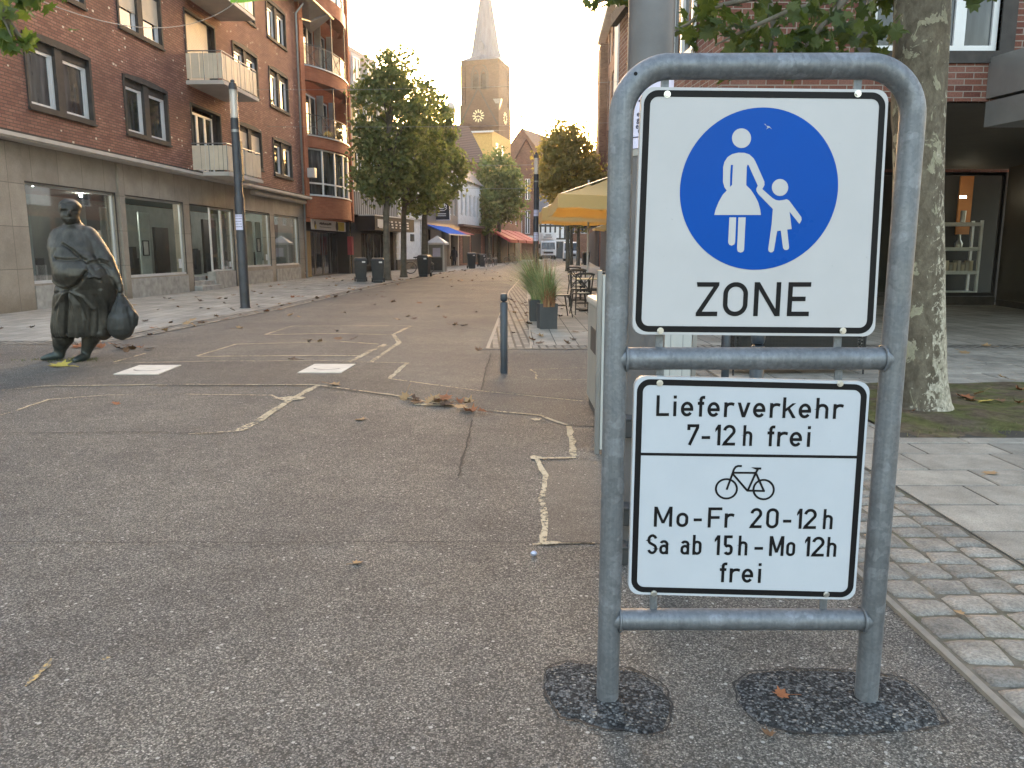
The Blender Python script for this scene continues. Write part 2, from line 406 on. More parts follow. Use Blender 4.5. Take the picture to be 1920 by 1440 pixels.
# ------------------------------------------------------------------ ground
def sheet(name, pts, z, mat, thick=None):
    mb = MB(); mb.poly(pts, lambda a, b, d: (a, b, z)); o = mb.build(name, mat)
    me = o.data
    for p in me.polygons:
        if p.normal.z < 0: p.flip()
    return tag(o, kind='structure')
sheet('ground', [(-700,-60),(700,-60),(700,1400),(-700,1400)], -.012, M_GROUND)
LEFT = [(-60,11.75),(-6.55,11.75),(-6.1,12.3),(-5.55,18.6),(-5.15,30),(-4.45,41),(-3.2,55),(-.9,68),(3,97),(9,140),(16,190)]
RIGHT = [(22,190),(15,140),(9,105),(4.2,75),(1.5,55),(.45,40),(-.1,26.8),(-.35,11.2)]
road = LEFT + RIGHT + [(1.50,11.2),(1.50,-6),(1.5,-30),(-60,-30)]
sheet('road', road, 0, M_ASPH)
# left pavement with its cobbled gutter
def offs(P, d):
    out = []
    for i, p in enumerate(P):
        a = Vector(P[max(0,i-1)]); b = Vector(P[min(len(P)-1,i+1)]); t = (b-a).normalized(); out.append((p[0]-t.y*d, p[1]+t.x*d))
    return out
GUT = offs(LEFT, .42)
sheet('gutter_cobbles', LEFT + GUT[::-1], .004, M_COB_L)
sheet('pavement', GUT + [(0,260),(-80,260),(-80,11.75+.42)], .008, M_SLAB_L)
mb = MB(); mb.ribbon(LEFT[1:], .045, lambda a, b: (a, b, .012)); mb.ribbon(GUT[1:], .05, lambda a, b: (a, b, .013)); tag(mb.build('gutter_edge', M_LINE_L), kind='structure')
# cafe pavement, right of the street
FR = RIGHT[::-1]
inner = offs(FR, -.62)
sheet('cafe_cobbles', [FR[0]] + FR[1:] + inner[::-1], .004, M_COB_L)
cf = [(inner[0][0], 11.62)] + inner[1:] + [(60,190),(60,11.62)]
sheet('cafe_pavement', cf, .008, M_SLAB_R)
sheet('cobble_row', [(inner[0][0],11.2),(1.5,11.2),(60,11.2),(60,11.615),(inner[0][0],11.615)], .0045, M_COB_L)
mb = MB(); mb.ribbon([(1.5,11.2),FR[0]]+FR[1:], .05, lambda a, b: (a, b, .012)); mb.ribbon([(p[0],p[1]) for p in inner], .03, lambda a, b: (a,b,.013))
tag(mb.build('cafe_edge_strip', M_LINE_L), kind='structure')
# asphalt repairs and sand-filled joints (flat marks lying on the road)
g = lambda P: [G(x, y) for x, y in P]
band = g([(0,700),(110,697),(213,682),(400,678),(633,677),(695,680),(763,681),(730,711),(900,734),(1101,754),(1160,760),(1160,803),(1063,798),(1011,780),(893,768),(740,742),(647,730),(593,723),(333,721.7),(83,725),(0,733)])
sheet('road_band', band, .003, M_ASPH2)
sheet('road_band_right', g([(921,664),(1112,660),(1112,752),(904,732)]), .0032, M_ASPH2)
sheet('road_repair', g([(1022,865),(1160,862),(1172,1020),(1018,1020)]), .003, M_ASPH3)
rnd = random.Random(5)
def wob(P, step=.12, a=.008):
    out = []
    for (x0,y0),(x1,y1) in zip(P, P[1:]):
        n = max(1, int(math.hypot(x1-x0, y1-y0)/step))
        for i in range(n): t = i/n; out.append((x0+(x1-x0)*t+rnd.gauss(0,a), y0+(y1-y0)*t+rnd.gauss(0,a)))
    return out + [P[-1]]
def joints(name, L, mat, z):
    mb = MB()
    for P, w in L:
        q = wob(g(P), .10, .004); mb.ribbon(q, [w*rnd.uniform(.65,1.15) for _ in q], lambda a, b: (a, b, z + rnd.uniform(0,.0008)))
    return tag(mb.build(name, mat, recalc=False), kind='structure')
joints('sand_joints', [
 ([(0,733),(83,725),(333,721.7),(593,722.5),(647,730),(740,742),(803,754),(893,768),(1011,780),(1063,798)], .035),
 ([(1067,800),(1077,857)], .05), ([(1080,859),(1004,861)], .03), ([(1006,863),(1022,893),(1018,938),(1022,977),(1018,1022)], .04), ([(1000,1022),(1115,1020)], .014),
 ([(695,680),(763,681)], .03), ([(763,681),(730,711)], .06), ([(730,711),(900,734),(1101,754)], .028),
 ([(213,682),(400,678),(633,677),(690,680)], .03), ([(213,680),(273,663)], .04),
 ([(497,628),(547,612),(768,611.4)], .05), ([(497,628),(620,626),(740,628)], .06), ([(770,612),(737,628),(749,643),(695,680)], .075),
 ([(370,668),(443,646),(640,641),(710,646)], .05), ([(722,646),(654,680)], .08), ([(370,669),(560,667.5),(690,668)], .06), ([(685,660),(725,648)], .05),
 ([(595,724),(540,753),(480,793),(447,809)], .075), ([(447,809),(353,815)], .025), ([(540,753),(507,742),(333,740),(200,742),(93,750),(0,780)], .028),
 ([(994,694),(1103,690)], .03), ([(994,694),(1006,701)], .03), ([(1006,702),(1006,712)], .025), ([(1006,712),(1110,713)], .02)], M_SAND, .007)
joints('cracks', [([(0,1018.5),(420,1020),(800,1019),(1004,1019.5)], .006), ([(0,814),(300,811.5),(420,815)], .012), ([(1115,1021),(1020,1020.5)], .008), ([(1010,865),(1110,863)], .008),
 ([(300,724.5),(593,725.5),(740,745)], .02),
 ([(921,664),(912,690),(903,733)], .02), ([(886,789),(874,838),(863,870),(859,895)], .013)], M_CRACK, .0085)
# sand spots beside the joints, yellow paint traces
mb = MB()
def blob(mb, px, py, rx, ry, z, seed, n=14):
    r2 = random.Random(seed); c = G(px, py); P = []
    for i in range(n):
        a = 2*math.pi*i/n; k = r2.uniform(.7, 1.15); P.append((c[0]+rx*k*math.cos(a), c[1]+ry*k*math.sin(a)))
    mb.poly(P, lambda a, b, d: (a, b, z))
blob(mb, 1005, 788, .05, .05, .0095, 1); blob(mb, 1004, 860, .04, .055, .0095, 2); blob(mb, 545, 748, .16, .1, .0095, 3); blob(mb, 820, 760, .2, .06, .0095, 4); blob(mb, 1030, 1021, .06, .02, .0095, 5)
tag(mb.build('sand_spots', M_SAND), kind='structure')
m = Mat('yellow_trace', rough=.9); f = m.noise(60, 4, .7, co=m.co())
m.set('Base Color', m.ramp(f, [(.46, (.13,.12,.1)), (.6, (.50,.34,.12))])); mb = MB()
mb.ribbon(g([(48,1288),(66,1270),(74,1262),(88,1250),(96,1236)]), [.004,.03,.012,.026,.004], lambda a, b: (a, b, .003)); mb.ribbon(g([(192,1238),(206,1232)]), .014, lambda a, b: (a, b, .003))
tag(mb.build('paint_traces', m.m), kind='structure')
# fresh asphalt round the sign posts: low lumpy mounds
RIMS = []
def mound(name, P, h, seed):
    P = g(P); RIMS.append(P); cx = sum(p[0] for p in P)/len(P); cy = sum(p[1] for p in P)/len(P)
    r2 = random.Random(seed); Q = []
    for i, p in enumerate(P):
        q = P[(i+1) % len(P)]
        for k in range(4): t = k/4; Q.append((p[0]+(q[0]-p[0])*t + r2.gauss(0,.004), p[1]+(q[1]-p[1])*t + r2.gauss(0,.004)))
    vs = []; fs = []; rings = 9; n = len(Q)
    for i in range(rings):
        t = 1 - i/rings
        for x, y in Q:
            px, py = cx+(x-cx)*t, cy+(y-cy)*t
            z = -.003 if i == 0 else .0045 + h*(1-t**4) + .004*mnoise.noise(Vector((px*30, py*30, seed)))
            vs.append((px, py, z))
    vs.append((cx, cy, .0045+h)); 
    for i in range(rings-1):
        for j in range(n): fs.append((i*n+j, i*n+(j+1)%n, (i+1)*n+(j+1)%n, (i+1)*n+j))
    for j in range(n): fs.append(((rings-1)*n+j, (rings-1)*n+(j+1)%n, rings*n))
    mb = MB(); mb.add(vs, fs); o = mb.build(name, M_COLD, smooth=True, angle=0, recalc=False)
    if o.data.polygons[0].normal.z < 0: o.data.flip_normals()
    return tag(o, kind='structure')
mound('asphalt_footing', [(1020,1255),(1060,1240),(1110,1243),(1200,1260),(1250,1290),(1262,1330),(1250,1370),(1220,1380),(1120,1365),(1050,1345),(1020,1300)], .008, 3)
mound('asphalt_footing', [(1375,1285),(1400,1262),(1480,1255),(1600,1258),(1700,1275),(1750,1320),(1775,1358),(1720,1370),(1600,1380),(1480,1375),(1420,1360),(1385,1325)], .008, 7)
mb = MB(); rr0 = random.Random(3)
for P in RIMS:                                         # dark open seam round each repair
    Q_ = wob(P + [P[0]], .03, .004)[:-1]; mb.ribbon(Q_, [rr0.uniform(.001,.010) for _ in Q_], lambda a, b: (a, b, .0052), closed=True)
tag(mb.build('repair_seam', M_CRACK, recalc=False), kind='structure')
# right pavement: granite setts and slabs, each really modelled
sheet('pavement_bed', [(2.285,-1),(2.285,11.2),(30,11.2),(30,-1)], .0105, plain('slab_joint', (.035,.031,.024), .95))
sheet('sett_bed', [(1.52,-1),(1.52,11.18),(2.285,11.18),(2.285,-1)], .006, M_JOINT)
mb = MB(); mb.box(1.50,1.528,-1,11.19,-.02,.016); o = tag(mb.build('kerb_strip', M_KERB), kind='structure')
rr = random.Random(11)
def stone(mb, cx, cy, lx, ly, h, n=6, bulge=.004, rough=.007):
    vs = []; fs = []; rz = rr.gauss(0,.05); c, s_ = math.cos(rz), math.sin(rz); cor = [[rr.gauss(0,.05) for _ in range(2)] for _ in range(4)]
    for i in range(n+1):
        for j in range(n+1):
            u = i/n*2-1; v = j/n*2-1
            e = max(abs(u), abs(v)); k = .965 if (abs(u)==1 and abs(v)==1) else 1
            x = u*lx/2*k*(1+cor[0][0]*v); y = v*ly/2*k*(1+cor[1][0]*u)
            z = h + bulge*(1-(u*u+v*v)/2) + rough*mnoise.noise(Vector((cx*9+u*1.1, cy*9+v*1.1, 2.))) + .0025*mnoise.noise(Vector((cx*9+u*4, cy*9+v*4, 5.)))
            if e == 1: z -= .006; x *= 1+.035*mnoise.noise(Vector((u*3+cx*20,v*3+cy*20,1))); y *= 1+.05*mnoise.noise(Vector((u*3+cx*20,v*3+cy*20,9)))
            vs.append((cx+x*c-y*s_, cy+x*s_+y*c, z))
    for i in range(n):
        for j in range(n):
            a = i*(n+1)+j; fs.append((a, a+n+1, a+n+2, a+1))
    rim = [i*(n+1) for i in range(n+1)] + [n*(n+1)+j for j in range(1,n+1)] + [i*(n+1)+n for i in range(n-1,-1,-1)] + [j for j in range(n-1,0,-1)]
    o = len(vs); vs += [(vs[i][0], vs[i][1], -.02) for i in rim]
    for k in range(len(rim)): fs.append((rim[k], rim[(k+1)%len(rim)], o+(k+1)%len(rim), o+k))
    mb.add(vs, fs)
mb = MB(); x = 1.545
for wcol in (.185, .175, .195, .17):
    y = 1.2 + rr.uniform(0,.15)
    while y < 11.1:
        L = rr.uniform(.125,.20)
        stone(mb, x+wcol/2, y+L/2, wcol-.018, L-.018, .013); y += L
    x += wcol
tag(mb.build('setts', M_GRANITE, smooth=True, angle=0), kind='structure')
PIT = (2.92, 5.75, 6.2, 8.1)
mb = MB(); y = 2.0; k = 0
def slab(mb, x0, x1, y0, y1):
    z = .016 + rr.gauss(0,.0015); b = .006
    vs = [(x0,y0,-.02),(x1,y0,-.02),(x1,y1,-.02),(x0,y1,-.02),(x0,y0,z-b),(x1,y0,z-b),(x1,y1,z-b),(x0,y1,z-b),(x0+b,y0+b,z),(x1-b,y0+b,z+rr.gauss(0,.001)),(x1-b,y1-b,z),(x0+b,y1-b,z)]
    mb.add(vs, [(0,1,5,4),(1,2,6,5),(2,3,7,6),(3,0,4,7),(4,5,9,8),(5,6,10,9),(6,7,11,10),(7,4,8,11),(8,9,10,11)])
rows = [.36,.34,.40,.30,.36,.42]
while y < 11.0:
    h = rows[k % len(rows)]; k += 1
    x = 2.285 + (0 if k % 2 else -.0); first = True
    while x < 13:
        w = (rr.uniform(.32,.5) if (first and k % 2) else rr.uniform(.56,.66)); first = False
        x1 = x + w; y1 = min(y + h, 11.18)
        segs = [(x, x1)]
        if y1 > PIT[1] and y < PIT[3]:
            segs = [s for s in ((x, min(x1, PIT[0])), (max(x, PIT[2]), x1)) if s[1]-s[0] > .05]
        for a, b in segs:
            yy0, yy1 = y, y1
            slab(mb, a+.006, b-.006, yy0+.006, yy1-.006)
        x = x1
    y += h
    if y < PIT[1] and y + rows[k % len(rows)] > PIT[1]: rows[k % len(rows)] = PIT[1] - y
tag(mb.build('paving_slabs', M_SLAB_N), kind='structure')
vs = []; fs = []; n = 30
for i in range(n+1):
    for j in range(n+1):
        x = PIT[0] + (PIT[2]-PIT[0])*i/n; y = PIT[1] + (PIT[3]-PIT[1])*j/n
        vs.append((x, y, .006 + .02*mnoise.noise(Vector((x*3, y*3, 0))) + .06*max(0, 1-math.hypot(x-3.53, y-6.75)/.8) + (.03*min(1, (y-PIT[1])/.8))))
for i in range(n):
    for j in range(n): a = i*(n+1)+j; fs.append((a, a+n+1, a+n+2, a+1))
mb = MB(); mb.add(vs, fs); tag(mb.build('tree_pit', M_SOIL, smooth=True, angle=0), kind='structure')
# moss and short grass in the pit
m = Mat('grass_blade', rough=.7); rn = m.n('ShaderNodeNewGeometry').outputs['Random Per Island']
m.set('Base Color', m.ramp(rn, [(0., (.04,.06,.014)), (.6, (.095,.115,.03)), (1., (.19,.17,.06))])); M_GRASS = m.m
def blades(mb, x, y, z, n, spread, h, w, r, lean=.5):
    for _ in range(n):
        a = r.uniform(0, 6.283); d = spread*math.sqrt(r.random()); bx, by = x+d*math.cos(a), y+d*math.sin(a)
        hh = h*r.uniform(.5,1.2); la = r.uniform(0,6.283); ln = lean*hh*r.random(); wx, wy = -math.sin(la)*w, math.cos(la)*w
        mb.add([(bx-wx,by-wy,z),(bx+wx,by+wy,z),(bx+ln*math.cos(la),by+ln*math.sin(la),z+hh)], [(0,1,2)])
mb = MB(); r3 = random.Random(4)
for i in range(640):
    x = r3.uniform(PIT[0]+.03, PIT[2]); y = r3.uniform(PIT[1]+.02, PIT[3])
    if mnoise.noise(Vector((x*1.4, y*1.4, 7))) > -.1: blades(mb, x, y, .012, 7, .07, .028, .003, r3, 1.6)
tag(mb.build('pit_grass', M_GRASS, recalc=False), 'short moss and grass round the plane tree on the right', 'grass', kind='stuff')
mb = MB()
for i in range(40):
    blades(mb, -5.75+r3.gauss(0,.26), 10.05+r3.gauss(0,.09), .002, 10, .06, .03, .004, r3, 1.4)
tag(mb.build('tuft_grass', M_GRASS, recalc=False), 'moss and grass round the feet of the bronze statue', 'grass', kind='stuff')
# ------------------------------------------------------------------ the traffic sign
YS = 2.285                                          # plane of the post frame
def SP(px, py, Y): p = D(px, py, Y); return (p[0], p[2])
sign = thing('traffic_sign', 'grey steel hoop frame carrying the blue pedestrian zone sign and a white times plate', 'traffic sign', (.70, YS, 0))
OX = .70
def loc(a, b, d): return (a - OX, d, b)             # sign-local: x, depth (negative = towards viewer), z
xl = .300; xr = 1.115; zt = SP(1440, 124, YS)[1]; rad = .135; PR = .0345
pts = [(xl-OX, 0, -.03), (xl-OX+.002, 0, .6), (xl-OX+.003, 0, zt-rad)]
for i in range(1, 12):
    a = math.pi - i/12*math.pi/2; pts.append((xl+rad-OX+rad*math.cos(a)+.003, 0, zt-rad+rad*math.sin(a)))
for i in range(0, 13):
    a = math.pi/2 - i/12*math.pi/2; pts.append((xr-rad-OX+rad*math.cos(a)-.003, 0, zt-rad+rad*math.sin(a)))
pts += [(xr-OX-.002, 0, .6), (xr-OX, 0, -.03)]
mb = MB(); mb.tube(pts, PR, 28); mb.build('hoop_post', M_GALV, sign, smooth=True, angle=50)
zm = SP(1415, 672, YS)[1]; zb = SP(1390, 1161, YS)[1]
for z in (zm, zb):
    mb = MB(); mb.tube([(xl-OX+.012, 0, z), (xr-OX-.012, 0, z)], .033, 24)
    for x in (xl-OX+PR*.95, xr-OX-PR*.95):           # weld bead at each end
        c = [(x, .0375*math.cos(i*math.pi/12), z+.0375*math.sin(i*math.pi/12)) for i in range(24)]
        mb.tube(c, .0042, 6, closed=True)
    mb.build('crossbar', M_GALV, sign, smooth=True, angle=50)
def strap(px, y0, y1, w=.022):
    mb = MB(); a = SP(px, y0, YS); b = SP(px, y1, YS); mb.box(a[0]-OX-w/2, a[0]-OX+w/2, .0, .006, min(a[1],b[1])-.01, max(a[1],b[1])+.01); mb.build('bracket', M_GALV, sign)
for px in (1247, 1609): strap(px, 150, 185)
for px in (1237, 1573): strap(px, 612, 650)
for px in (1238, 1573): strap(px, 692, 725)
for px in (1226, 1546): strap(px, 1108, 1140)
def rrect(c4, r, n=8):                               # rounded quad from 4 corners (clockwise)
    out = []
    for i in range(4):
        p = Vector(c4[i]); a = Vector(c4[i-1]); b = Vector(c4[(i+1) % 4]); da = (a-p).normalized(); db = (b-p).normalized()
        s0 = p + da*r; s1 = p + db*r; c = p + da*r + db*r
        for k in range(n+1):
            t = k/n*math.pi/2; q = c - db*r*math.cos(t) - da*r*math.sin(t)
            out.append((q.x, q.y))
    return out
def inset(c4, d):
    out = []
    for i in range(4):
        p = Vector(c4[i]); da = (Vector(c4[i-1])-p).normalized(); db = (Vector(c4[(i+1) % 4])-p).normalized(); q = p + (da+db)*d; out.append((q.x, q.y))
    return out
def plate(name, corners_px, wmat, Y):
    c4 = [SP(x, y, Y) for x, y in corners_px]; d = Y - YS
    mb = MB(); mb.poly(rrect(c4, .033), loc, d, d+.003); mb.poly(rrect(inset(c4, .0012), .032), loc, d-.0006)
    p = mb.build(name, wmat, sign)
    mb = MB(); mb.poly(rrect(c4, .033), loc, d+.0035, d+.02); mb.build('folded_rim', M_SIGNE, p)
    mb = MB(); P = [q for q in rrect(inset(c4, .0165), .030)]
    mb.ribbon(P, .0175, lambda a, b: loc(a, b, d-.0012), closed=True); mb.build('border', M_SIGNK, p)
    return p, d
# glyph strokes (DIN-like): W centre-line width, H cap height, t stroke
def arc(cx, cy, rx, ry, a0, a1, n=14): return [(cx+rx*math.cos(R(a0+(a1-a0)*i/n)), cy+ry*math.sin(R(a0+(a1-a0)*i/n))) for i in range(n+1)]
def glyph(ch, W, H, t):
    h = t/2; X = .715*H; S_ = []; C_ = []; P_ = []
    def st(W, y0, y1, r): return arc(W-r, y1-r, r, r, 0, 90) + arc(r, y1-r, r, r, 90, 180) + arc(r, y0+r, r, r, 180, 270) + arc(W-r, y0+r, r, r, 270, 360)[:-1]
    if ch == 'L': S_ = [[(0,H),(0,h),(W+h,h)]]
    elif ch == 'Z': P_ = [[(-h+.006*0,H),(W+h,H),(W+h,H-t*.72),(t*.85,t),(W+h*.6,t),(W+h*.6,0),(-h,0),(-h,t*.72),(W-t*.85+h*.2,H-t),(-h*.7,H-t)]]
    elif ch in 'O0': C_ = [st(W, h, H-h, W/2*.98)]
    elif ch == 'o': C_ = [st(W, h, X-h, min(W/2*.98, X/2-h))]
    elif ch == 'N': S_ = [[(0,0),(0,H)],[(W,0),(W,H)]]; P_ = [[(-h,H),(h+t*.1,H),(W+h,0),(W-h-t*.1,0)]]
    elif ch == 'M': S_ = [[(0,0),(0,H)],[(W,0),(W,H)]]; P_ = [[(-h,H),(h+t*.05,H),(W/2+h*.9,.17*H),(W/2-h*.9,.17*H)],[(W+h,H),(W-h-t*.05,H),(W/2-h*.9,.17*H),(W/2+h*.9,.17*H)]]
    elif ch == 'E': S_ = [[(W+h,H-h),(0,H-h),(0,h),(W+h*.7,h)],[(0,H*.51),(W*.86,H*.51)]]
    elif ch == 'F': S_ = [[(W+h,H-h),(0,H-h),(0,0)],[(0,H*.5),(W*.92,H*.5)]]
    elif ch == 'i': S_ = [[(W/2,0),(W/2,X)],[(W/2,H),(W/2,H-t*1.02)]]
    elif ch == 'e': S_ = [[(0,X*.48),(W,X*.48)], [(W,X*.48-h)]+arc(W/2,X/2,W/2,X/2-h,0,322,34)]
    elif ch == 'f': r = W*.52; S_ = [[(W*.40,0),(W*.40,H-h-r)]+arc(W*.40+r,H-h-r,r,r,180,90)+[(W+h,H-h)],[(-h,X-h),(W+h*.5,X-h)]]
    elif ch == 'r': S_ = [[(0,0),(0,X)],[(0,X*.62)]+arc(W*.72,X*.60,W*.72,X*.40-h,170,62,10)+[(W+h*.8,X-h*1.45)]]
    elif ch == 'v': P_ = [[(-h*1.1,X),(h,X),(W/2+h*1.05,0),(W/2-h*1.05,0)],[(W+h*1.1,X),(W-h,X),(W/2-h*1.05,0),(W/2+h*1.05,0)]]
    elif ch == 'k': S_ = [[(0,0),(0,H)]]; P_ = [[(h*.9,.30*H),(h*.9,.46*H),(W-h*1.2,X),(W+h*1.1,X)],[(W*.34,.40*H),(W*.52,.53*H),(W+h*1.4,0),(W-h*.9,0)]]
    elif ch == 'h': r = W/2*.98; S_ = [[(0,0),(0,H)],[(0,X-h-r)]+arc(r,X-h-r,r,r,180,90)+arc(W-r,X-h-r,r,r,90,0)+[(W,0)]]
    elif ch == 'b': S_ = [[(0,0),(0,H)]]; C_ = [st(W,h,X-h,W/2*.98)]
    elif ch == 'a':
        r = W/2*.98; S_ = [[(W,0),(W,X-h-r)]+arc(W-r,X-h-r,r,r,0,90)+arc(r,X-h-r*.9,r,r*.9,90,160)]; C_ = [st(W,h,X*.60,min(W/2*.98,X*.28-h*.4))]
    elif ch == '7': S_ = [[(0,H*.72),(0,H-h),(W,H-h),(W,H-t*1.1),(W*.12,0)]]
    elif ch == '-': S_ = [[(-h,H*.37),(W+h,H*.37)]]
    elif ch == '1': S_ = [[(W,0),(W,H)]]; P_ = [[(W,H),(W-h,H),(-h,H*.80),(-h,H*.64),(W,H*.86)]]
    elif ch == '2':
        r = W/2; S_ = [[(0,H*.73)]+arc(r,H-h-r,r,r,168,-28,18)+[(h*.35,t*.9),(0,h),(W+h,h)]]
    elif ch == '5':
        r = W/2; S_ = [[(W+h*.6,H-h),(0,H-h),(0,H*.50)],[(0,H*.52)]+arc(r,h+r*1.02+.12*H,r,r*.98,120,0,12)+arc(r,h+r,r,r,0,-158,14)]
    elif ch == 'S':
        r = W/2; q = (H-2*h)/4; S_ = [arc(r,H-h-q,r,q,18,180,14)+arc(r,H-h-q,r,q*.9,180,250,5)+arc(r,h+q,r,q*.9,70,0,5)+arc(r,h+q,r,q,0,-162,14)]
    return S_, C_, P_
def letter(mb, ch, px0, px1, pyb, pyt, Y, d, t):
    pm = (pyb+pyt)/2; pc = (px0+px1)/2
    x0 = SP(px0, pm, Y)[0]; x1 = SP(px1, pm, Y)[0]; z0 = SP(pc, pyb, Y)[1]; z1 = SP(pc, pyt, Y)[1]
    S_, C_, P_ = glyph(ch, x1-x0-t, z1-z0, t)
    k = [0]
    def fn(dd): return lambda a, b: loc(x0+t/2+a, z0+b, dd)
    for s in S_: k[0] += 1; mb.ribbon(s, t, fn(d-.00012*k[0]))
    for s in C_: k[0] += 1; mb.ribbon(s, t, fn(d-.00012*k[0]), closed=True)
    for s in P_: k[0] += 1; mb.poly(s, lambda a, b, dd: loc(x0+t/2+a, z0+b, dd), d-.00012*k[0])
YP = 2.262
p1, d1 = plate('zone_plate', [(1203,163),(1667,168),(1640,631),(1185,627)], M_SIGNW, YP)
mb = MB(); sc, ox, oy = 260/1920, 1280, 510
for ch, a, b in (('Z',186,498),('O',558,900),('N',985,1352),('E',1452,1766)):
    letter(mb, ch, ox+a*sc, ox+b*sc, oy+611*sc, oy+140*sc, YP, d1-.0014, .0131)
mb.build('lettering', M_SIGNK, p1, recalc=False)
c0 = SP(1422.7, 356.3, YP); rx = SP(1570.8, 356, YP)[0]-c0[0]
mb = MB(); mb.poly([(c0[0]+rx*math.cos(i*math.pi/48), c0[1]+rx*math.sin(i*math.pi/48)) for i in range(96)], loc, d1-.0014); disc = mb.build('blue_disc', M_SIGNB, p1)
mb = MB(); sc, ox, oy = 200/1029, 1320, 220
Q = lambda L: [SP(ox+x*sc, oy+y*sc, YP) for x, y in L]
def smooth(L, it=1):
    for _ in range(it):
        o = []
        for i, p in enumerate(L):
            q = L[(i+1) % len(L)]; o += [(p[0]*.75+q[0]*.25, p[1]*.75+q[1]*.25), (p[0]*.25+q[0]*.75, p[1]*.25+q[1]*.75)]
        L = o
    return L
body = [(217,707),(196,675),(181,625),(183,480),(195,430),(225,385),(270,355),(330,341),(390,343),(435,358),(475,395),(495,430),(580,620),(581,655),(560,692),(610,737),(660,780),(690,797),(720,803),(760,798),(795,790),(818,802),(936,962),(939,985),(932,1005),(917,1028),(822,910),(833,990),(843,1077),(800,1083),(818,1255),(812,1272),(795,1281),(775,1279),(760,1262),(738,1092),(703,1098),(672,1285),(660,1300),(640,1304),(622,1292),(617,1275),(650,1030),(662,885),(525,745),(505,715),(502,690),(517,660),(427,460),(418,457),(410,480),(405,655),(450,700),(490,760),(520,820),(540,890),(547,942),(97,942),(110,890),(140,815),(180,745)]
mb.poly(Q(body), loc, d1-.0022)
mb.poly(Q([(360+92*math.cos(i*math.pi/16), 202+95*math.sin(i*math.pi/16)) for i in range(32)]), loc, d1-.0022)
mb.poly(Q([(731+79*math.cos(i*math.pi/16), 677+82*math.sin(i*math.pi/16)) for i in range(32)]), loc, d1-.0022)
mb.poly(Q([(243,965),(308,965),(298,1205),(290,1226),(264,1238),(240,1228),(231,1205)]), loc, d1-.0022)
mb.poly(Q([(330,965),(400,965),(385,1275),(375,1297),(350,1305),(325,1296),(317,1270)]), loc, d1-.0022)
mb.poly(Q([(576,62),(592,68),(600,82),(628,88),(655,118),(626,97),(598,118),(612,96)]), loc, d1-.0022)
mb.build('pictogram', M_SIGNW, disc)
mb = MB(); mb.poly(Q([(257,460),(277,460),(272,560),(268,652),(248,672),(250,560)]), loc, d1-.0026); mb.build('arm_gap', M_SIGNB, disc)
p2, d2 = plate('times_plate', [(1190,705),(1632,716),(1603,1125),(1178,1114)], M_SIGNW2, YP)
mb = MB()
def line(txt, sc, ox, oy, yb0, yb1, xa, xb, cap, t=.0090):
    for ch, a, b in txt:
        m_ = (a+b)/2; yb = yb0+(yb1-yb0)*(m_-xa)/(xb-xa)
        letter(mb, ch, ox+(a+3)*sc, ox+(b-3)*sc, oy+yb*sc, oy+(yb-cap)*sc, YP, d2-.0014, t*(.92 if ch in 'Saboh' and (b-a) < 100 else 1))
A = (420/1920, 1200, 720); B = (400/1920, 1200, 940)
line([('L',137,253),('i',278,320),('e',347,460),('f',490,558),('e',575,687),('r',718,812),('v',833,947),('e',966,1078),('r',1110,1205),('k',1220,1337),('e',1357,1470),('h',1505,1618),('r',1653,1748)], *A, 273, 298, 140, 1700, 178)
line([('7',400,507),('-',525,605),('1',640,693),('2',707,820),('h',880,965),('f',1087,1158),('r',1173,1270),('e',1280,1392),('i',1425,1467)], *A, 521, 538, 410, 1440, 178)
mb.build('lettering', M_SIGNK, p2, recalc=False); mb = MB()
line([('M',123,293),('o',325,438),('-',480,560),('F',608,740),('r',758,852),('2',988,1100),('0',1132,1250),('-',1285,1365),('1',1408,1460),('2',1470,1590),('h',1645,1737)], *B, 226, 250, 130, 1730, 181)
line([('S',62,158),('a',171,258),('a',362,447),('b',470,557),('1',667,722),('5',750,838),('h',882,970),('-',1027,1110),('M',1160,1297),('o',1313,1400),('1',1478,1532),('2',1543,1660),('h',1680,1770)], *B, 473, 498, 65, 1765, 179)
line([('f',713,785),('r',803,902),('e',912,1022),('i',1055,1097)], *B, 726, 733, 720, 1090, 178)
mb.build('lettering', M_SIGNK, p2, recalc=False)
mb = MB(); a = SP(1197,851,YP); b = SP(1612,857,YP); mb.ribbon([a, b], .0085, lambda x, y: loc(x, y, d2-.0014)); mb.build('divider_line', M_SIGNK, p2)
mb = MB(); sc, ox, oy = 150/1920, 1320, 860
Q = lambda L: [SP(ox+x*sc, oy+y*sc, YP) for x, y in L]
k = 0; wt = SP(ox+50*sc, oy, YP)[0]-SP(ox, oy, YP)[0]
for L, cl in (([(535+252*math.cos(i*math.pi/20), 720+232*math.sin(i*math.pi/20)) for i in range(40)], 1), ([(1427+244*math.cos(i*math.pi/20), 738+232*math.sin(i*math.pi/20)) for i in range(40)], 1),
              ([(540,742),(640,470),(715,255),(755,195),(815,172),(905,174)], 0), ([(690,333),(1255,337)], 0), ([(690,365),(1035,762),(1458,770)], 0), ([(1050,750),(1235,345),(1290,245)], 0), ([(1240,335),(1435,775)], 0)):
    k += 1; mb.ribbon(Q(L), wt, lambda x, y: loc(x, y, d2-.0014-.00012*k), closed=bool(cl))
mb.poly(Q([(1125,203),(1370,207),(1368,257),(1245,257)]), loc, d2-.0026)
mb.build('bicycle_symbol', M_SIGNK, p2, recalc=False)
def bolts(par, L, d):
    for px, py in L:
        x, z = SP(px, py, YP); mb = MB()
        mb.tube([(x-OX, d-.0015, z), (x-OX, d-.007, z)], [.0075,.0068], 6); mb.tube([(x-OX, d-.001, z), (x-OX, d-.003, z)], .0095, 14)
        mb.build('bolt', M_BOLT, par, smooth=True)
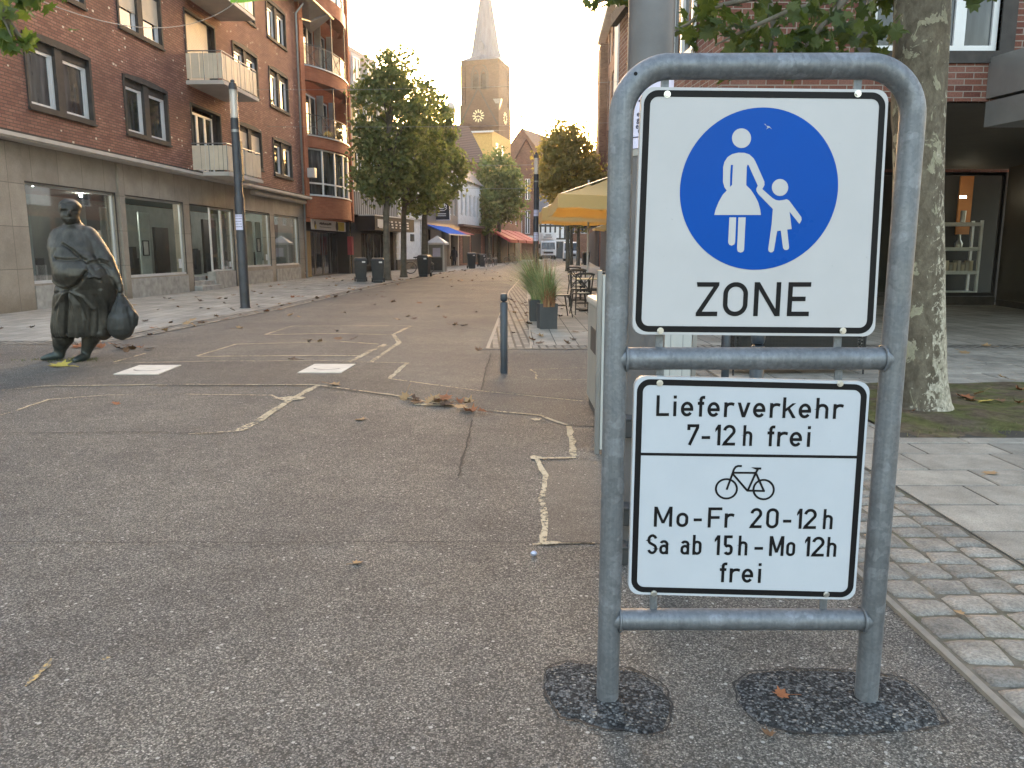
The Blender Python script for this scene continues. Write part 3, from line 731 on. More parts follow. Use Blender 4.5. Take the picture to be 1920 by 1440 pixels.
bolts(p1, [(1251,177),(1608,176),(1238,620),(1580,620)], d1); bolts(p2, [(1237,718),(1575,719),(1226,1112),(1549,1114)], d2)
mb = MB(); x, z = SP(1192, 138, YS-.034); mb.tube([(x-OX, -.0335, z), (x-OX, -.0315, z)], .0052, 12); mb.build('drain_hole', M_SIGNK, sign)
# ------------------------------------------------------------------ buildings
# facade frame: local x along the wall, local -y out of the wall, z up
def frame_at(name, p0, p1, label, cat='house', group=None):
    return thing(name, label, cat, (p0[0], p0[1], 0), math.atan2(p1[1]-p0[1], p1[0]-p0[0]), group)
def wall(mb, x0, x1, z0, z1, ops=(), y=0., depth=.22, mi=0):
    xs = sorted({x0, x1, *[v for o in ops for v in o[:2] if x0 < v < x1]}); zs = sorted({z0, z1, *[v for o in ops for v in o[2:] if z0 < v < z1]})
    for i in range(len(xs)-1):
        for j in range(len(zs)-1):
            a, b, c, d = xs[i], xs[i+1], zs[j], zs[j+1]; mx, mz = (a+b)/2, (c+d)/2
            if any(o[0] < mx < o[1] and o[2] < mz < o[3] for o in ops): continue
            mb.quad((a,y,c),(b,y,c),(b,y,d),(a,y,d), mi=mi)
    for a, b, c, d in ops:
        e = y + depth
        if c > z0: mb.quad((a,y,c),(b,y,c),(b,e,c),(a,e,c), mi=mi)
        mb.quad((a,y,d),(b,y,d),(b,e,d),(a,e,d), mi=mi); mb.quad((a,y,c),(a,e,c),(a,e,d),(a,y,d), mi=mi); mb.quad((b,y,c),(b,e,c),(b,e,d),(b,y,d), mi=mi)
def ring(mb, x0, x1, z0, z1, y0, y1, w, rise=0, mi=0):   # rectangular frame, optional arched head
    mb.box(x0, x0+w, y0, y1, z0, z1, mi); mb.box(x1-w, x1, y0, y1, z0, z1, mi); mb.box(x0+w, x1-w, y0, y1, z0, z0+w, mi)
    if not rise: mb.box(x0+w, x1-w, y0, y1, z1-w, z1, mi)
    else:
        n = 10; P = [(x0 + (x1-x0)*i/n, z1 + rise*(1-(2*i/n-1)**2)) for i in range(n+1)]
        mb.poly(P + [(x1, z1-w), (x0, z1-w)], lambda a, b, d: (a, d, b), y0, y1, mi)
def window(par, x0, x1, z0, z1, y, sashes=1, fw=.07, fmat=None, gmat=None, name='window', bars=0, th=.05):
    mb = MB(); w = (x1-x0)/sashes
    for i in range(sashes): ring(mb, x0+w*i, x0+w*(i+1), z0, z1, y, y+th, fw)
    for k in range(bars): zz = z0 + (z1-z0)*(k+1)/(bars+1); mb.box(x0+fw, x1-fw, y+.004, y+th-.004, zz-.02, zz+.02)
    f = mb.build(name, fmat or M_PVC, par)
    mb = MB(); mb.quad((x0+fw*.5,y+th*.6,z0+fw*.5),(x1-fw*.5,y+th*.6,z0+fw*.5),(x1-fw*.5,y+th*.6,z1-fw*.5),(x0+fw*.5,y+th*.6,z1-fw*.5))
    mb.build('pane', gmat or M_WING, f); return f

def boxpart(par, name, mat, *bx, bevel=0):
    for b in bx:
        mb = MB(); mb.box(*b); o = mb.build(name, mat, par, bevel=bevel)
    return o
# ---- brick apartment block on the left
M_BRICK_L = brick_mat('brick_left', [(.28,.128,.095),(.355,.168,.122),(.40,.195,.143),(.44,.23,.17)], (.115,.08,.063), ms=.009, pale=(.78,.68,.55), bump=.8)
m = Mat('shop_stone', rough=.75); co = m.facade(); c, f = m.brick(co, 1.02, .96, .008, off=0.)
base = m.ramp(c, [(0., (.31,.275,.225)), (1., (.365,.325,.265))]); n1 = m.noise(1.1, 6, .65, co=m.co()); n2 = m.noise(50, 3, .6, co=m.co())
base = m.mix(.55, base, m.ramp(n1, [(.3, .26), (.7, .66)]), 'OVERLAY'); base = m.mix(.25, base, m.ramp(n2, [(.3, .25), (.7, .7)]), 'OVERLAY')
cz = m.n('ShaderNodeSeparateXYZ'); m.lk(m.co(), cz.inputs[0])
wet = m.math('MULTIPLY', m.ramp(m.math('ADD', cz.outputs[2], m.math('MULTIPLY', m.noise(6, 5, co=m.co()), .5)), [(.25, 1.), (.75, 0.)]), .6)
base = m.mix(wet, base, (.14,.105,.065))
m.set('Base Color', m.mix(f, base, (.16,.14,.115))); m.bump(m.math('SUBTRACT', 1., f), .3, .01); M_STONE = m.m
M_PLINTH = plain('shop_plinth_stone', (.34,.335,.31), .75, 0, .3, 4, .2)
A0 = (-11.248, 17.997); A1 = (-10.225, 39.525)
bA = frame_at('apartment_building', A0, A1, 'long red brick apartment block with cream balconies above stone shopfronts', 'building')
LA = 21.55
wins = [(1.17,3.73,4.74,6.28,'w'),(5.46,7.96,4.74,6.24,'w'),(13.75,16.18,4.74,6.2,'s'),(17.68,20.05,4.7,6.15,'w'),
        (5.46,7.93,7.62,9.12,'h'),(1.17,3.73,7.62,9.12,'w'),(13.68,16.13,7.62,9.15,'w'),(17.6,19.98,7.6,9.1,'w'),
        (17.62,20.0,10.42,11.85,'w'),(13.68,16.1,10.42,11.85,'w'),(5.46,7.9,10.42,11.85,'w'),(1.2,3.7,10.42,11.85,'w')]
doors = [(9.70,12.06,3.98,6.22,'d'),(9.66,11.98,6.88,9.2,'c'),(9.66,11.98,9.7,12.0,'c')]
ops = [w[:4] for w in wins + doors]
mb = MB(); wall(mb, -3.2, LA, 3.93, 13.0, ops, 0, .20)
mb.quad((LA,0,0),(LA,9,0),(LA,9,13.0),(LA,0,13.0)); mb.quad((-3.2,0,3.93),(-3.2,9,3.93),(-3.2,9,13.0),(-3.2,0,13.0)); mb.quad((-3.2,9,0),(LA,9,0),(LA,9,13),(-3.2,9,13))
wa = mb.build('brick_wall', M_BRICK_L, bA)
for x0, x1, z0, z1, k in wins:
    mb = MB(); ring(mb, x0-.075, x1+.075, z0-.07, z1+.06, -.035, .19, .085, rise=.085)
    cxm = (x0+x1)/2; mb.box(cxm-.15, cxm+.15, .0, .185, z0+.015, z1-.025)
    mb.box(x0-.09, x1+.09, -.07, .05, z0-.13, z0-.072)
    sr = mb.build('window_surround', M_CONC, bA)
    mb = MB(); mb.box(x0+.011, cxm-.151, .06, .175, z1-.22, z1-.026); mb.box(cxm+.151, x1-.011, .06, .175, z1-.22, z1-.026); mb.build('shutter_box', M_CONC, sr)
    for a, b in ((x0+.012, cxm-.152), (cxm+.152, x1-.012)):
        mb = MB(); ring(mb, a, b, z0+.018, z1-.222, .085, .15, .075); mb.box(b-.17, b-.076, .095, .15, z0+.1, z1-.3)
        f = mb.build('window', M_PVC, bA)
        mb = MB(); mb.quad((a+.03,.12,z0+.05),(b-.03,.12,z0+.05),(b-.03,.12,z1-.25),(a+.03,.12,z1-.25)); mb.build('pane', M_WING, f)
        if k in 'sh':
            zb_ = z0+.03 if k == 's' else z0+.55
            mb = MB(); zz = z1-.03
            while zz > zb_: mb.bar((a+.01,.07,zz-.02),(b-.01,.07,zz-.02),.014,.036); zz -= .042
            mb.build('roller_shutter', M_CREAM, f)
for x0, x1, z0, z1, k in doors:
    mb = MB(); ring(mb, x0-.07, x1+.07, z0+.02, z1+.06, -.03, .19, .08); sr = mb.build('door_surround', M_CONC, bA)
    if k == 'd': window(bA, x0+.015, x1-.45, z0+.1, z1-.2, .1, 3, .075, name='balcony_door')
    else:
        mb = MB(); zz = z1-.03
        while zz > z0+.15: mb.bar((x0+.015,.09,zz-.02),(x1-.4,.09,zz-.02),.016,.046); zz -= .05
        mb.box(x0+.015, x1-.4, .11, .16, z0+.1, z1-.03); mb.build('roller_shutter', M_CREAM, bA)
    mb = MB(); mb.box(x1-.42, x1-.011, .12, .19, z0+.1, z1-.03); mb.build('door_reveal', M_CONC, bA)
for z in (3.86, 6.80, 9.62):                          # balconies
    bx0, bx1, dep = 9.52, 12.62, 1.22
    mb = MB(); mb.box(bx0-.06, bx1+.06, -dep-.06, -.002, z, z+.10); mb.box(bx0-.03, bx1+.03, -dep-.03, -.003, z+.10, z+.135); bal = mb.build('balcony', M_SOFFIT, bA)
    mb = MB()
    for a, b in (((bx0,-.02),(bx0,-dep)),((bx0,-dep),(bx1,-dep)),((bx1,-dep),(bx1,-.02))):
        L = math.hypot(b[0]-a[0], b[1]-a[1]); n = max(3, round(L/.16)); rb = random.Random(int(z*10)+n)
        for i in range(n):
            t0, t1 = i/n, (i+1)/n; o = rb.uniform(-.006,.012)
            p = Vector((a[0]+(b[0]-a[0])*(t0+.03/n), a[1]+(b[1]-a[1])*(t0+.03/n), 0)); q = Vector((a[0]+(b[0]-a[0])*(t1-.04/n), a[1]+(b[1]-a[1])*(t1-.04/n), 0))
            mb.bar(p+Vector((0,-o,z+.59)), q+Vector((0,-o,z+.59)), .012, .80)
    mb.build('railing_panel', M_CREAM, bal)
    mb = MB(); mb.tube([(bx0,-.01,z+1.06),(bx0,-dep,z+1.06),(bx1,-dep,z+1.06),(bx1,-.01,z+1.06)], .02, 6)
    for x, y in ((bx0,-dep),(bx1,-dep),(bx0,-dep/2),(bx1,-dep/2),((bx0+bx1)/2,-dep),(bx0+.8,-dep),(bx1-.8,-dep)): mb.tube([(x,y,z+.1),(x,y,z+1.05)], .014, 6)
    mb.build('handrail', M_GREYMET, bal, smooth=True)
# shopfront
sh = [(.68,4.58,.60,2.97),(5.0,8.68,.60,2.95),(9.12,12.9,0,2.93),(13.35,16.85,.70,2.95),(17.38,20.78,.70,2.94)]
mb = MB(); wall(mb, -3.2, LA, 0, 3.80, sh, .02, .35); mb.build('shopfront_wall', M_STONE, bA)
for x0, x1 in ((.68,4.58),(5.0,8.68),(13.35,16.85),(17.38,20.78)): boxpart(bA, 'shop_plinth', M_PLINTH, (x0+.006, x1-.006, -.012, .019, 0, .555))
boxpart(bA, 'shop_plinth', M_PLINTH, (10.95,12.88,.04,.34,0,.605))
for x0, x1 in ((-.75,.60),(4.66,4.93)): boxpart(bA, 'pilaster', M_STONE, (x0, x1, -.05, .018, 0, 3.77))
mb = MB(); mb.box(-3.2, LA+.25, -.40, .018, 3.84, 3.93); mb.box(-3.2, LA+.2, -.36, .019, 3.802, 3.838); mb.build('canopy_slab', M_SOFFIT, bA)
mb = MB(); mb.box(-3.2, LA+.24, -.38, -.02, 3.932, 3.975); mb.build('canopy_edge', M_CONC, bA)
mb = MB(); mb.tube([(14.6,-.12,3.68),(LA-.1,-.12,3.68)], .11, 10); mb.build('awning_roll', M_SOFFIT, bA, smooth=True)
for x0, x1, z0, z1 in (sh[0], sh[1], sh[3], sh[4]):
    f = window(bA, x0+.008, x1-.008, z0+.01, z1-.03, .12, 1, .055, M_ALU, M_SHOPG, 'shop_window', th=.06)
    mb = MB(); mb.box(x0+.005, x1-.005, .05, .12, z0-.03, z0+.055); mb.build('sill', M_ALU, f)
    mb = MB(); ring(mb, x0+.003, x1-.003, z0-.035, z1-.002, .022, .048, .03); mb.build('dark_trim', M_CONC, f)
window(bA, 10.95, 12.88, .62, 2.88, .12, 2, .055, M_ALU, M_SHOPG, 'shop_window', th=.06)
mb = MB(); ring(mb, 9.14, 12.89, -.05, 2.925, .03, .055, .05); mb.build('door_frame', M_CONC, bA)
mb = MB(); mb.box(9.15, 10.93, -.25, 2.4, 0, .16); mb.box(9.15, 10.93, .08, 2.4, .162, .31); mb.box(9.15, 10.93, .40, 2.4, .312, .46); mb.build('door_step', M_PLINTH, bA)
mb = MB()                                             # shop interior
mb.box(-2.5, LA-.4, 4.0, 4.1, .45, 3.1); mb.quad((-2.5,.36,3.12),(LA-.4,.36,3.12),(LA-.4,4,3.12),(-2.5,4,3.12)); mb.quad((-2.5,.36,.46),(9.1,.36,.46),(9.1,4,.46),(-2.5,4,.46)); mb.quad((11.0,.36,.46),(LA-.4,.36,.46),(LA-.4,4,.46),(11.0,4,.46))
mb.quad((-.2,.36,.46),(-.2,4,.46),(-.2,4,3.12),(-.2,.36,3.12)); mb.quad((LA-.4,.36,.46),(LA-.4,4,.46),(LA-.4,4,3.12),(LA-.4,.36,3.12))
mb.build('shop_interior', M_INT, bA)
mb = MB()
for a, b, y in ((.7,1.9,.75),(3.6,4.55,.9),(5.05,6.2,.75),(8.0,8.66,1.2),(16.0,16.8,.8),(17.42,18.1,.9),(19.4,20.7,1.0),(13.4,14.0,.9)): boxpart(bA, 'display_panel', M_INTP, (a, b, y, y+.05, .5, 2.6))
mb = MB()
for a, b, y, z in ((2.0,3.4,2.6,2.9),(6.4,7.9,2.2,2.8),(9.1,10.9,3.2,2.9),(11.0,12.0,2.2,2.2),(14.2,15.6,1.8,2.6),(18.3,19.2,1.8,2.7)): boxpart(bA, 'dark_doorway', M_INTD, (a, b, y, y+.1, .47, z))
def framed(x, z, w, h, y):
    mb = MB(); ring(mb, x, x+w, z, z+h, y-.03, y-.002, .035); mb.build('picture_frame', M_BLACK, bA)
    mb = MB(); mb.quad((x+.03,y-.01,z+.03),(x+w-.03,y-.01,z+.03),(x+w-.03,y-.01,z+h-.03),(x+.03,y-.01,z+h-.03)); mb.build('picture', M_WHITEP, bA)
framed(.78,1.35,.28,.75,.75); framed(1.3,1.35,.42,.75,.75); framed(5.25,1.3,.45,.8,.75); framed(8.1,1.2,.4,.5,1.2); framed(17.5,1.3,.4,.6,.9); framed(19.6,1.2,.6,.8,1.)
boxpart(bA, 'window_notice', M_WHITEP, (8.3,8.5,.115,.118,.8,1.1),(16.4,16.6,.115,.118,.95,1.2),(12.45,12.62,.115,.118,.75,.95),(7.0,7.6,2.1,2.13,1.2,2.0))
boxpart(bA, 'display_table', M_WHITEP, (2.2,3.2,1.3,1.8,.47,1.0),(14.3,15.6,1.0,1.4,.47,.95),(18.4,19.1,.9,1.3,.47,.9))
mb = MB()
for x, y in ((1.2,.9),(2.8,1.2),(5.6,1.0),(7.4,1.4),(11.6,1.),(14.8,1.1),(18.6,1.2),(20,1.4),(6.9,2.4)): mb = MB(); mb.ell((x,y,3.05), (.05,.05,.05), 8, 6); mb.build('spot_lamp', M_SPOT, bA)
r4 = random.Random(8); mb = MB()
for i in range(22):
    x = r4.choice([r4.uniform(13.5,16.6), r4.uniform(17.5,20.5), r4.uniform(11.1,12.7), r4.uniform(2.2,3.4), r4.uniform(6.4,7.8)]); h = r4.uniform(.2,1.1); w = r4.uniform(.1,.35); boxpart(bA, 'display_item', M_ANTHR, (x, x+w, 1.3, 1.5, .47, .47+h))
mb = MB(); mb.tube([(21.42,-.10,.02),(21.42,-.10,3.7),(21.30,-.13,3.98),(21.3,-.13,12.3),(21.45,-.45,12.75)], .055, 8); mb.build('downpipe', M_GREYMET, bA, smooth=True)
mb = MB(); mb.add([(-3.4,-.55,13.0),(LA+.05,-.55,13.0),(LA+.05,4.5,16.2),(-3.4,4.5,16.2),(-3.4,9.4,13.0),(LA+.05,9.4,13.0)], [(0,1,2,3),(3,2,5,4),(0,3,4),(1,2,5)]); mb.quad((-3.4,-.55,12.99),(LA+.05,-.55,12.99),(LA+.05,.2,12.99),(-3.4,.2,12.99)); mb.build('roof', plain('roof_dark', (.10,.085,.08), .8), bA)
mb = MB(); mb.tube([(-3.4,-.6,12.95),(LA+.1,-.6,12.95)], .075, 8); mb.build('gutter', M_GREYMET, bA, smooth=True)

# ---- curved bay building
M_ORANGE = brick_mat('brick_orange', [(.38,.125,.062),(.44,.15,.075),(.50,.18,.09)], (.30,.14,.085), bw=.24, bh=.077, ms=.005, bump=.25)
bB = frame_at('bay_building', (-10.19,39.62), (-9.55,47.1), 'orange brick house with a curved glazed bay and glass balcony rails', 'house')
LB = 7.5
def bay(t, extra=0.):                                  # t 0..1 along the bay; returns local (x, y)
    x = .55 + (LB-.75)*t; return (x, -.95*math.sin(math.pi*min(1, t*1.0))**.75 - extra)
NB = 20
def band_(mb, z0, z1, e=0., th=.3, a=0., b=1.):
    pts = [bay(a+(b-a)*i/NB, e) for i in range(NB+1)]
    mb.poly(pts + [(p[0], p[1]+th) for p in reversed(pts)], lambda x, y, d: (x, y, d), z0, z1)
mb = MB()
lev = [(2.98,4.05),(6.40,6.98),(9.55,10.25),(13.05,13.75),(16.6,17.2)]
for z0, z1 in lev: band_(mb, z0, z1)
for z0 in (2.98,6.5,9.7,13.2,16.7): mb.quad((.0,.0,z0),(LB,.0,z0),*[(bay(1-i/NB)[0], bay(1-i/NB)[1]+.02, z0) for i in range(NB+1)])
mb.box(0, .55, -.12, .4, 2.98, 17.2); mb.box(LB-.28, LB, -.35, .4, 2.98, 19.5); mb.box(-.02, .62, .3, .5, 0, 2.98)
mb.quad((LB,0,0),(LB,9,0),(LB,9,17.2),(LB,0,17.2)); mb.quad((0,.4,13),(0,9,13),(0,9,17.2),(0,.4,17.2))
mb.build('bay_wall', M_ORANGE, bB)
for k, (z0, z1) in enumerate(((4.07,6.38),(6.98,9.54),(10.25,13.04),(13.75,16.58))):
    mb = MB(); ins = .14 if k == 0 else .95
    n = 6
    if k == 0 or k == 3:
        P = [(bay(i/n)[0], bay(i/n)[1]+.12) for i in range(n+1)]
        for i, p in enumerate(P): mb.bar((p[0],p[1],z0),(p[0],p[1],z1), .075, .075)
        for p, q in zip(P, P[1:]):
            for z in (z0+.04, z0+.62, z1-.04): mb.bar((p[0],p[1],z),(q[0],q[1],z), .06, .075)
        f = mb.build('bay_window', M_PVC, bB)
        mb = MB(); 
        for p, q in zip(P, P[1:]): mb.quad((p[0],p[1]+.02,z0),(q[0],q[1]+.02,z0),(q[0],q[1]+.02,z1),(p[0],p[1]+.02,z1))
        mb.build('pane', M_WING if k == 0 else M_RAILG, f)
    else:
        mb.box(.56, LB-.3, .85, .95, z0, z1); lw = mb.build('loggia_wall', M_ORANGE, bB)
        for a, b in ((1.2,2.6),(2.9,4.6),(5.0,6.6)): window(bB, a, b, z0+.05, z1-.15, .76, 2, .08, name='loggia_window')
        mb = MB(); P = [(bay(i/n)[0], bay(i/n)[1]+.06) for i in range(n+1)]
        for i in (2, 4): mb.bar((P[i][0],P[i][1],z0),(P[i][0],P[i][1],z1), .05, .05)
        for p, q in zip(P, P[1:]):
            for z in (z0+.06, z0+1.0): mb.bar((p[0],p[1],z),(q[0],q[1],z), .03, .04)
            mb.bar((p[0],p[1],z0+.08),(q[0],q[1],z0+.98), .015, .015); mb.bar((p[0],p[1],z0+.98),(q[0],q[1],z0+.08), .015, .015); mb.bar((p[0],p[1],z0),(p[0],p[1],z0+1.), .03,.03)
        rl = mb.build('balcony_rail', M_ANTHR, bB)
        mb = MB()
        for p, q in zip(P, P[1:]): mb.quad((p[0],p[1]+.015,z0+.1),(q[0],q[1]+.015,z0+.1),(q[0],q[1]+.015,z0+.95),(p[0],p[1]+.015,z0+.95))
        mb.build('glass_panel', M_SHOPG, rl)
        mb = MB(); 
        for x in (.8, 4.75, 6.8): mb = MB(); mb.bar((x,.55,z0),(x,.55,z1), .35, .08, up=(1,0,0)); mb.build('curtain', M_CURT, bB)
mb = MB(); band_(mb, 4.052, 4.10, .05, .1); mb.build('bay_sill', M_WHITEP, bB); mb = MB(); band_(mb, 10.21, 10.262, .06, .1); band_(mb, 6.94, 6.99, .06, .1); mb.build('bay_sill', M_ALU, bB)
mb = MB(); mb.box(.3, LB-.3, 2.2, 2.3, 0, 2.98); mb.box(LB-.3, LB-.02, -.05, 2.2, 0, 2.98); mb.build('shop_back_wall', M_INTD, bB)
window(bB, 1.6, 6.9, .02, 2.38, .55, 4, .06, M_ANTHR, M_WING, 'shop_window')
mb = MB(); mb.box(.3, 1.58, .3, .6, 0, 2.35); mb.build('timber_panel', plain('timber_panel', (.20,.13,.045), .6), bB)
mb = MB(); mb.box(1.2, 7.0, .05, .12, 2.42, 2.94); sg = mb.build('shop_sign', M_WHITEP, bB)
mb = MB(); mb.ell((1.65,.045,2.66), (.16,.01,.2), 12, 8); mb.build('sign_emblem', M_BLACK, sg); mb = MB(); mb.ell((1.72,.04,2.56), (.12,.01,.14), 12, 8); mb.box(5.55, 6.7, .03, .048, 2.44, 2.92); mb.build('sign_yellow', plain('sign_yellow', (.55,.42,.03), .5), sg)
mb = MB(); r5 = random.Random(2)
x = 2.35
while x < 4.3: w = r5.uniform(.05,.12); mb.box(x, x+w, .04, .049, 2.68+r5.uniform(0,.03), 2.80+r5.uniform(-.02,.04)); x += w+.045
mb.box(2.35, 4.3, .04, .049, 2.56, 2.585); mb.ell((5.35,.045,2.68), (.24,.012,.27), 12, 8); mb.build('sign_marks', M_ANTHR, sg)
mb = MB(); mb.box(6.75, 7.15, -.35, -.1, 1.1, 2.15); mb.build('red_banner', plain('red_cloth', (.35,.05,.06), .8), bB)
mb = MB(); mb.box(.3, .6, -.5, -.12, 4.9, 5.35); mb.tube([(.45,-.12,5.1),(.45,.05,5.1)], .04, 6); mb.build('wall_lamp', M_ALU, bB)
mb = MB(); mb.add([(-.4,-.75,13.0),(3.2,-.75,13.0),(3.2,1.5,14.6),(-.4,1.5,14.6)], [(0,1,2,3)]); mb.add([(-.4,-.75,12.98),(3.0,-.75,12.98),(3.2,.4,12.3),(-.4,.4,12.98)], [(0,1,2,3)]); mb.tube([(-.4,-.8,12.98),(3.2,-.8,12.98)], .07, 8); mb.tube([(2.2,-.75,12.9),(1.4,-.2,12.4),(.2,-.16,12.2)], .05, 8); mb.build('eaves', M_GREYMET, bB)
mb = MB(); mb.quad((0,.4,17.2),(LB,.4,17.2),(LB,9,17.2),(0,9,17.2)); mb.build('roof', M_CONC, bB)

# ---- generic row houses
def row_house(name, p0, p1, label, h, wmat, wins=(), roof='flat', rmat=None, rh=3., depth=9., frame=M_PVC, fw=.07, sash=2, ground=0., gmat=None, cat='house', bars=0, slate_front=0):
    t = frame_at(name, p0, p1, label, cat); L = math.hypot(p1[0]-p0[0], p1[1]-p0[1])
    mb = MB(); wall(mb, 0, L, ground, h, [w[:4] for w in wins], 0, .16)
    mb.quad((0,0,0),(0,depth,0),(0,depth,h),(0,0,h)); mb.quad((L,0,0),(L,depth,0),(L,depth,h),(L,0,h)); mb.quad((0,depth,0),(L,depth,0),(L,depth,h),(0,depth,h))
    if roof == 'gable_front':
        mb.add([(0,0,h),(L,0,h),(L/2,0,h+rh)], [(0,1,2)]); mb.add([(0,depth,h),(L,depth,h),(L/2,depth,h+rh)], [(0,1,2)])
    if roof == 'saddle':
        mb.add([(0,0,h),(0,depth,h),(0,depth/2,h+rh)], [(0,1,2)]); mb.add([(L,0,h),(L,depth,h),(L,depth/2,h+rh)], [(0,1,2)])
    mb.build('wall', wmat, t)
    for w in wins: window(t, w[0]+.005, w[1]-.005, w[2]+.005, w[3]-.005, .09, sash, fw, frame, bars=bars)
    if roof != 'none':
        mb = MB(); e = .25
        if roof == 'saddle': mb.add([(-e,-e,h-.12),(L+e,-e,h-.12),(L+e,depth/2,h+rh+.05),(-e,depth/2,h+rh+.05),(-e,depth+e,h-.12),(L+e,depth+e,h-.12)], [(0,1,2,3),(3,2,5,4)])
        elif roof == 'gable_front': mb.add([(-e,-e,h-.15),(-e,depth,h-.15),(L/2,depth,h+rh+.06),(L/2,-e,h+rh+.06),(L+e,-e,h-.15),(L+e,depth,h-.15)], [(0,1,2,3),(3,2,5,4)])
        elif roof == 'mansard': mb.add([(0,-.05,h+.02),(L,-.05,h+.02),(L,1.1,h+rh),(0,1.1,h+rh),(0,depth,h+.02),(L,depth,h+.02),(0,depth-1.1,h+rh),(L,depth-1.1,h+rh)], [(0,1,2,3),(4,5,7,6),(3,2,7,6),(0,3,6,4),(1,2,7,5)])
        else: mb.box(-.1, L+.1, -.12, depth, h+.002, h+.2)
        mb.build('roof', rmat or M_CONC, t)
    return t, L
M_TILE_BR = paving('roof_tile_brown', .3, .35, .03, (.10,.055,.04), (.17,.095,.07), (.04,.025,.02), bump=.8, stain=.3)
m = Mat('roof_tiles_brown', rough=.8); f = m.n('ShaderNodeTexWave', _wave_type='BANDS', _bands_direction='Z'); f.inputs['Scale'].default_value = 1.4; f.inputs['Distortion'].default_value = .4; m.lk(m.co(), f.inputs['Vector'])
m.set('Base Color', m.ramp(f.outputs['Fac'], [(.1, (.075,.042,.03)), (.6, (.17,.10,.07))])); m.bump(f.outputs['Fac'], .8, .05); M_TILEB = m.m
M_SLATE = plain('slate', (.085,.085,.092), .6, 0, .25, 6); M_YEL = plain('plaster_yellow', (.56,.41,.18), .8); M_OFFW = plain('plaster_offwhite', (.60,.585,.55), .8); M_WHPL = plain('plaster_white', (.66,.67,.68), .75)
M_BEIGE = paving('tile_beige', .9, .9, .01, (.36,.33,.28), (.40,.37,.31), (.25,.22,.19)); M_TAN = brick_mat('brick_tan', [(.17,.08,.055),(.24,.115,.08),(.28,.15,.10)], (.22,.16,.12))
M_ORPL = plain('plaster_ochre', (.52,.33,.11), .8)
# yellow and white house with slate mansard and dark shop
bC, L = row_house('mansard_house', (-9.5,47.3), (-7.95,54.4), 'yellow house with white pilasters and dormered slate mansard roof above the dark shop', 10.6, M_YEL, [(1.0,2.1,5.4,7.2),(3.1,4.2,5.4,7.2),(5.2,6.3,5.4,7.2),(1.0,2.1,8.0,9.7),(3.1,4.2,8.0,9.7),(5.2,6.3,8.0,9.7)], 'mansard', M_SLATE, 3.0, ground=4.75)
boxpart(bC, 'pilaster', M_WHPL, *[(x, x+.35, -.1, -.002, 4.8, 10.1) for x in (.1,2.4,4.55,6.8)])
boxpart(bC, 'cornice', M_OFFW, (-.05,L+.05,-.35,-.003,10.12,10.35),(-.1,L+.1,-.45,-.004,10.352,10.6))
for x in (.9,3.1,5.3):
    d = boxpart(bC, 'dormer', M_OFFW, (x,x+1.3,.02,1.4,10.9,12.7)); window(d, x+.15, x+1.15, 11.1, 12.5, -.04, 2, .07)
m = Mat('ribbed_fascia', rough=.45, metal=.3); sp = m.n('ShaderNodeSeparateXYZ'); m.lk(m.co(), sp.inputs[0]); f = m.math('FRACT', m.math('MULTIPLY', sp.outputs[0], 3.2))
m.set('Base Color', m.ramp(f, [(.0, (.05,.05,.052)), (.38, (.05,.05,.052)), (.45, (.34,.345,.35)), (.95, (.28,.285,.29))])); m.bump(f, .8, .05)
boxpart(bC, 'ribbed_fascia', m.m, (-.1,L,-.3,.2,3.45,4.75)); boxpart(bC, 'fascia_trim', M_WHITEP, (-.1,L+.05,-.36,-.02,4.752,4.83))
sb = boxpart(bC, 'shop_sign_box', M_BLACK, (.6,L+.3,-1.3,-.01,2.55,3.38)); boxpart(sb, 'sign_edge', M_WHITEP, (.55,L+.35,-1.35,-.3,3.382,3.44))
mb = MB(); r5 = random.Random(21); mb.box(1.0,1.9,-1.33,-1.302,2.75,3.2); mb.box(1.15,1.75,-1.34,-1.331,2.68,2.74)
for x in (2.5,3.2,3.9,4.6,5.3,6.0):
    for k in range(3): a = x+r5.uniform(0,.15); z = 2.72+.17*k; mb.box(a, a+r5.uniform(.2,.42), -1.33, -1.302, z, z+.09)
mb.build('sign_marks', M_WHITEP, sb)
boxpart(bC, 'shop_wall', M_ANTHR, (0,1.4,-.05,.3,0,3.44),(1.402,L,.6,.7,0,3.44),(L-.4,L,-.05,.59,0,3.44)); window(bC, 1.45, 4.2, .4, 2.45, .3, 2, .06, M_ANTHR, M_WING, 'shop_window'); window(bC, 4.3, 6.8, .05, 2.45, .35, 2, .06, M_ANTHR, M_WING, 'shop_door')
# white house with quoins
bD, L = row_house('quoined_house', (-7.9,54.5), (-6.75,60.6), 'white rendered house with notched corner quoins and dark base', 8.6, M_WHPL, [(1.0,2.0,4.9,6.7),(3.0,4.0,4.9,6.7),(1.1,2.1,.9,3.0),(4.2,5.2,4.9,6.7)], 'saddle', M_SLATE, 3.2)
boxpart(bD, 'quoin', M_OFFW, *[(x, x+.45+(.12 if k % 2 else 0), -.06, -.002, .75+k*.42, .75+k*.42+.36) for x in (-.02,L-.55) for k in range(9)])
boxpart(bD, 'plinth', M_ANTHR, (-.03,L+.03,-.08,-.001,0,.72)); boxpart(bD, 'string_course', M_OFFW, (-.05,L+.05,-.14,-.003,4.1,4.35),(-.05,L+.05,-.2,-.004,3.6,3.7)); boxpart(bD, 'name_plate', M_ANTHR, (3.2,4.0,-.05,-.004,2.0,2.5))
mb = MB(); mb.box(.4,1.0,-1.0,-.3,2.7,3.5); mb.build('box_sign', M_BLACK, bD)
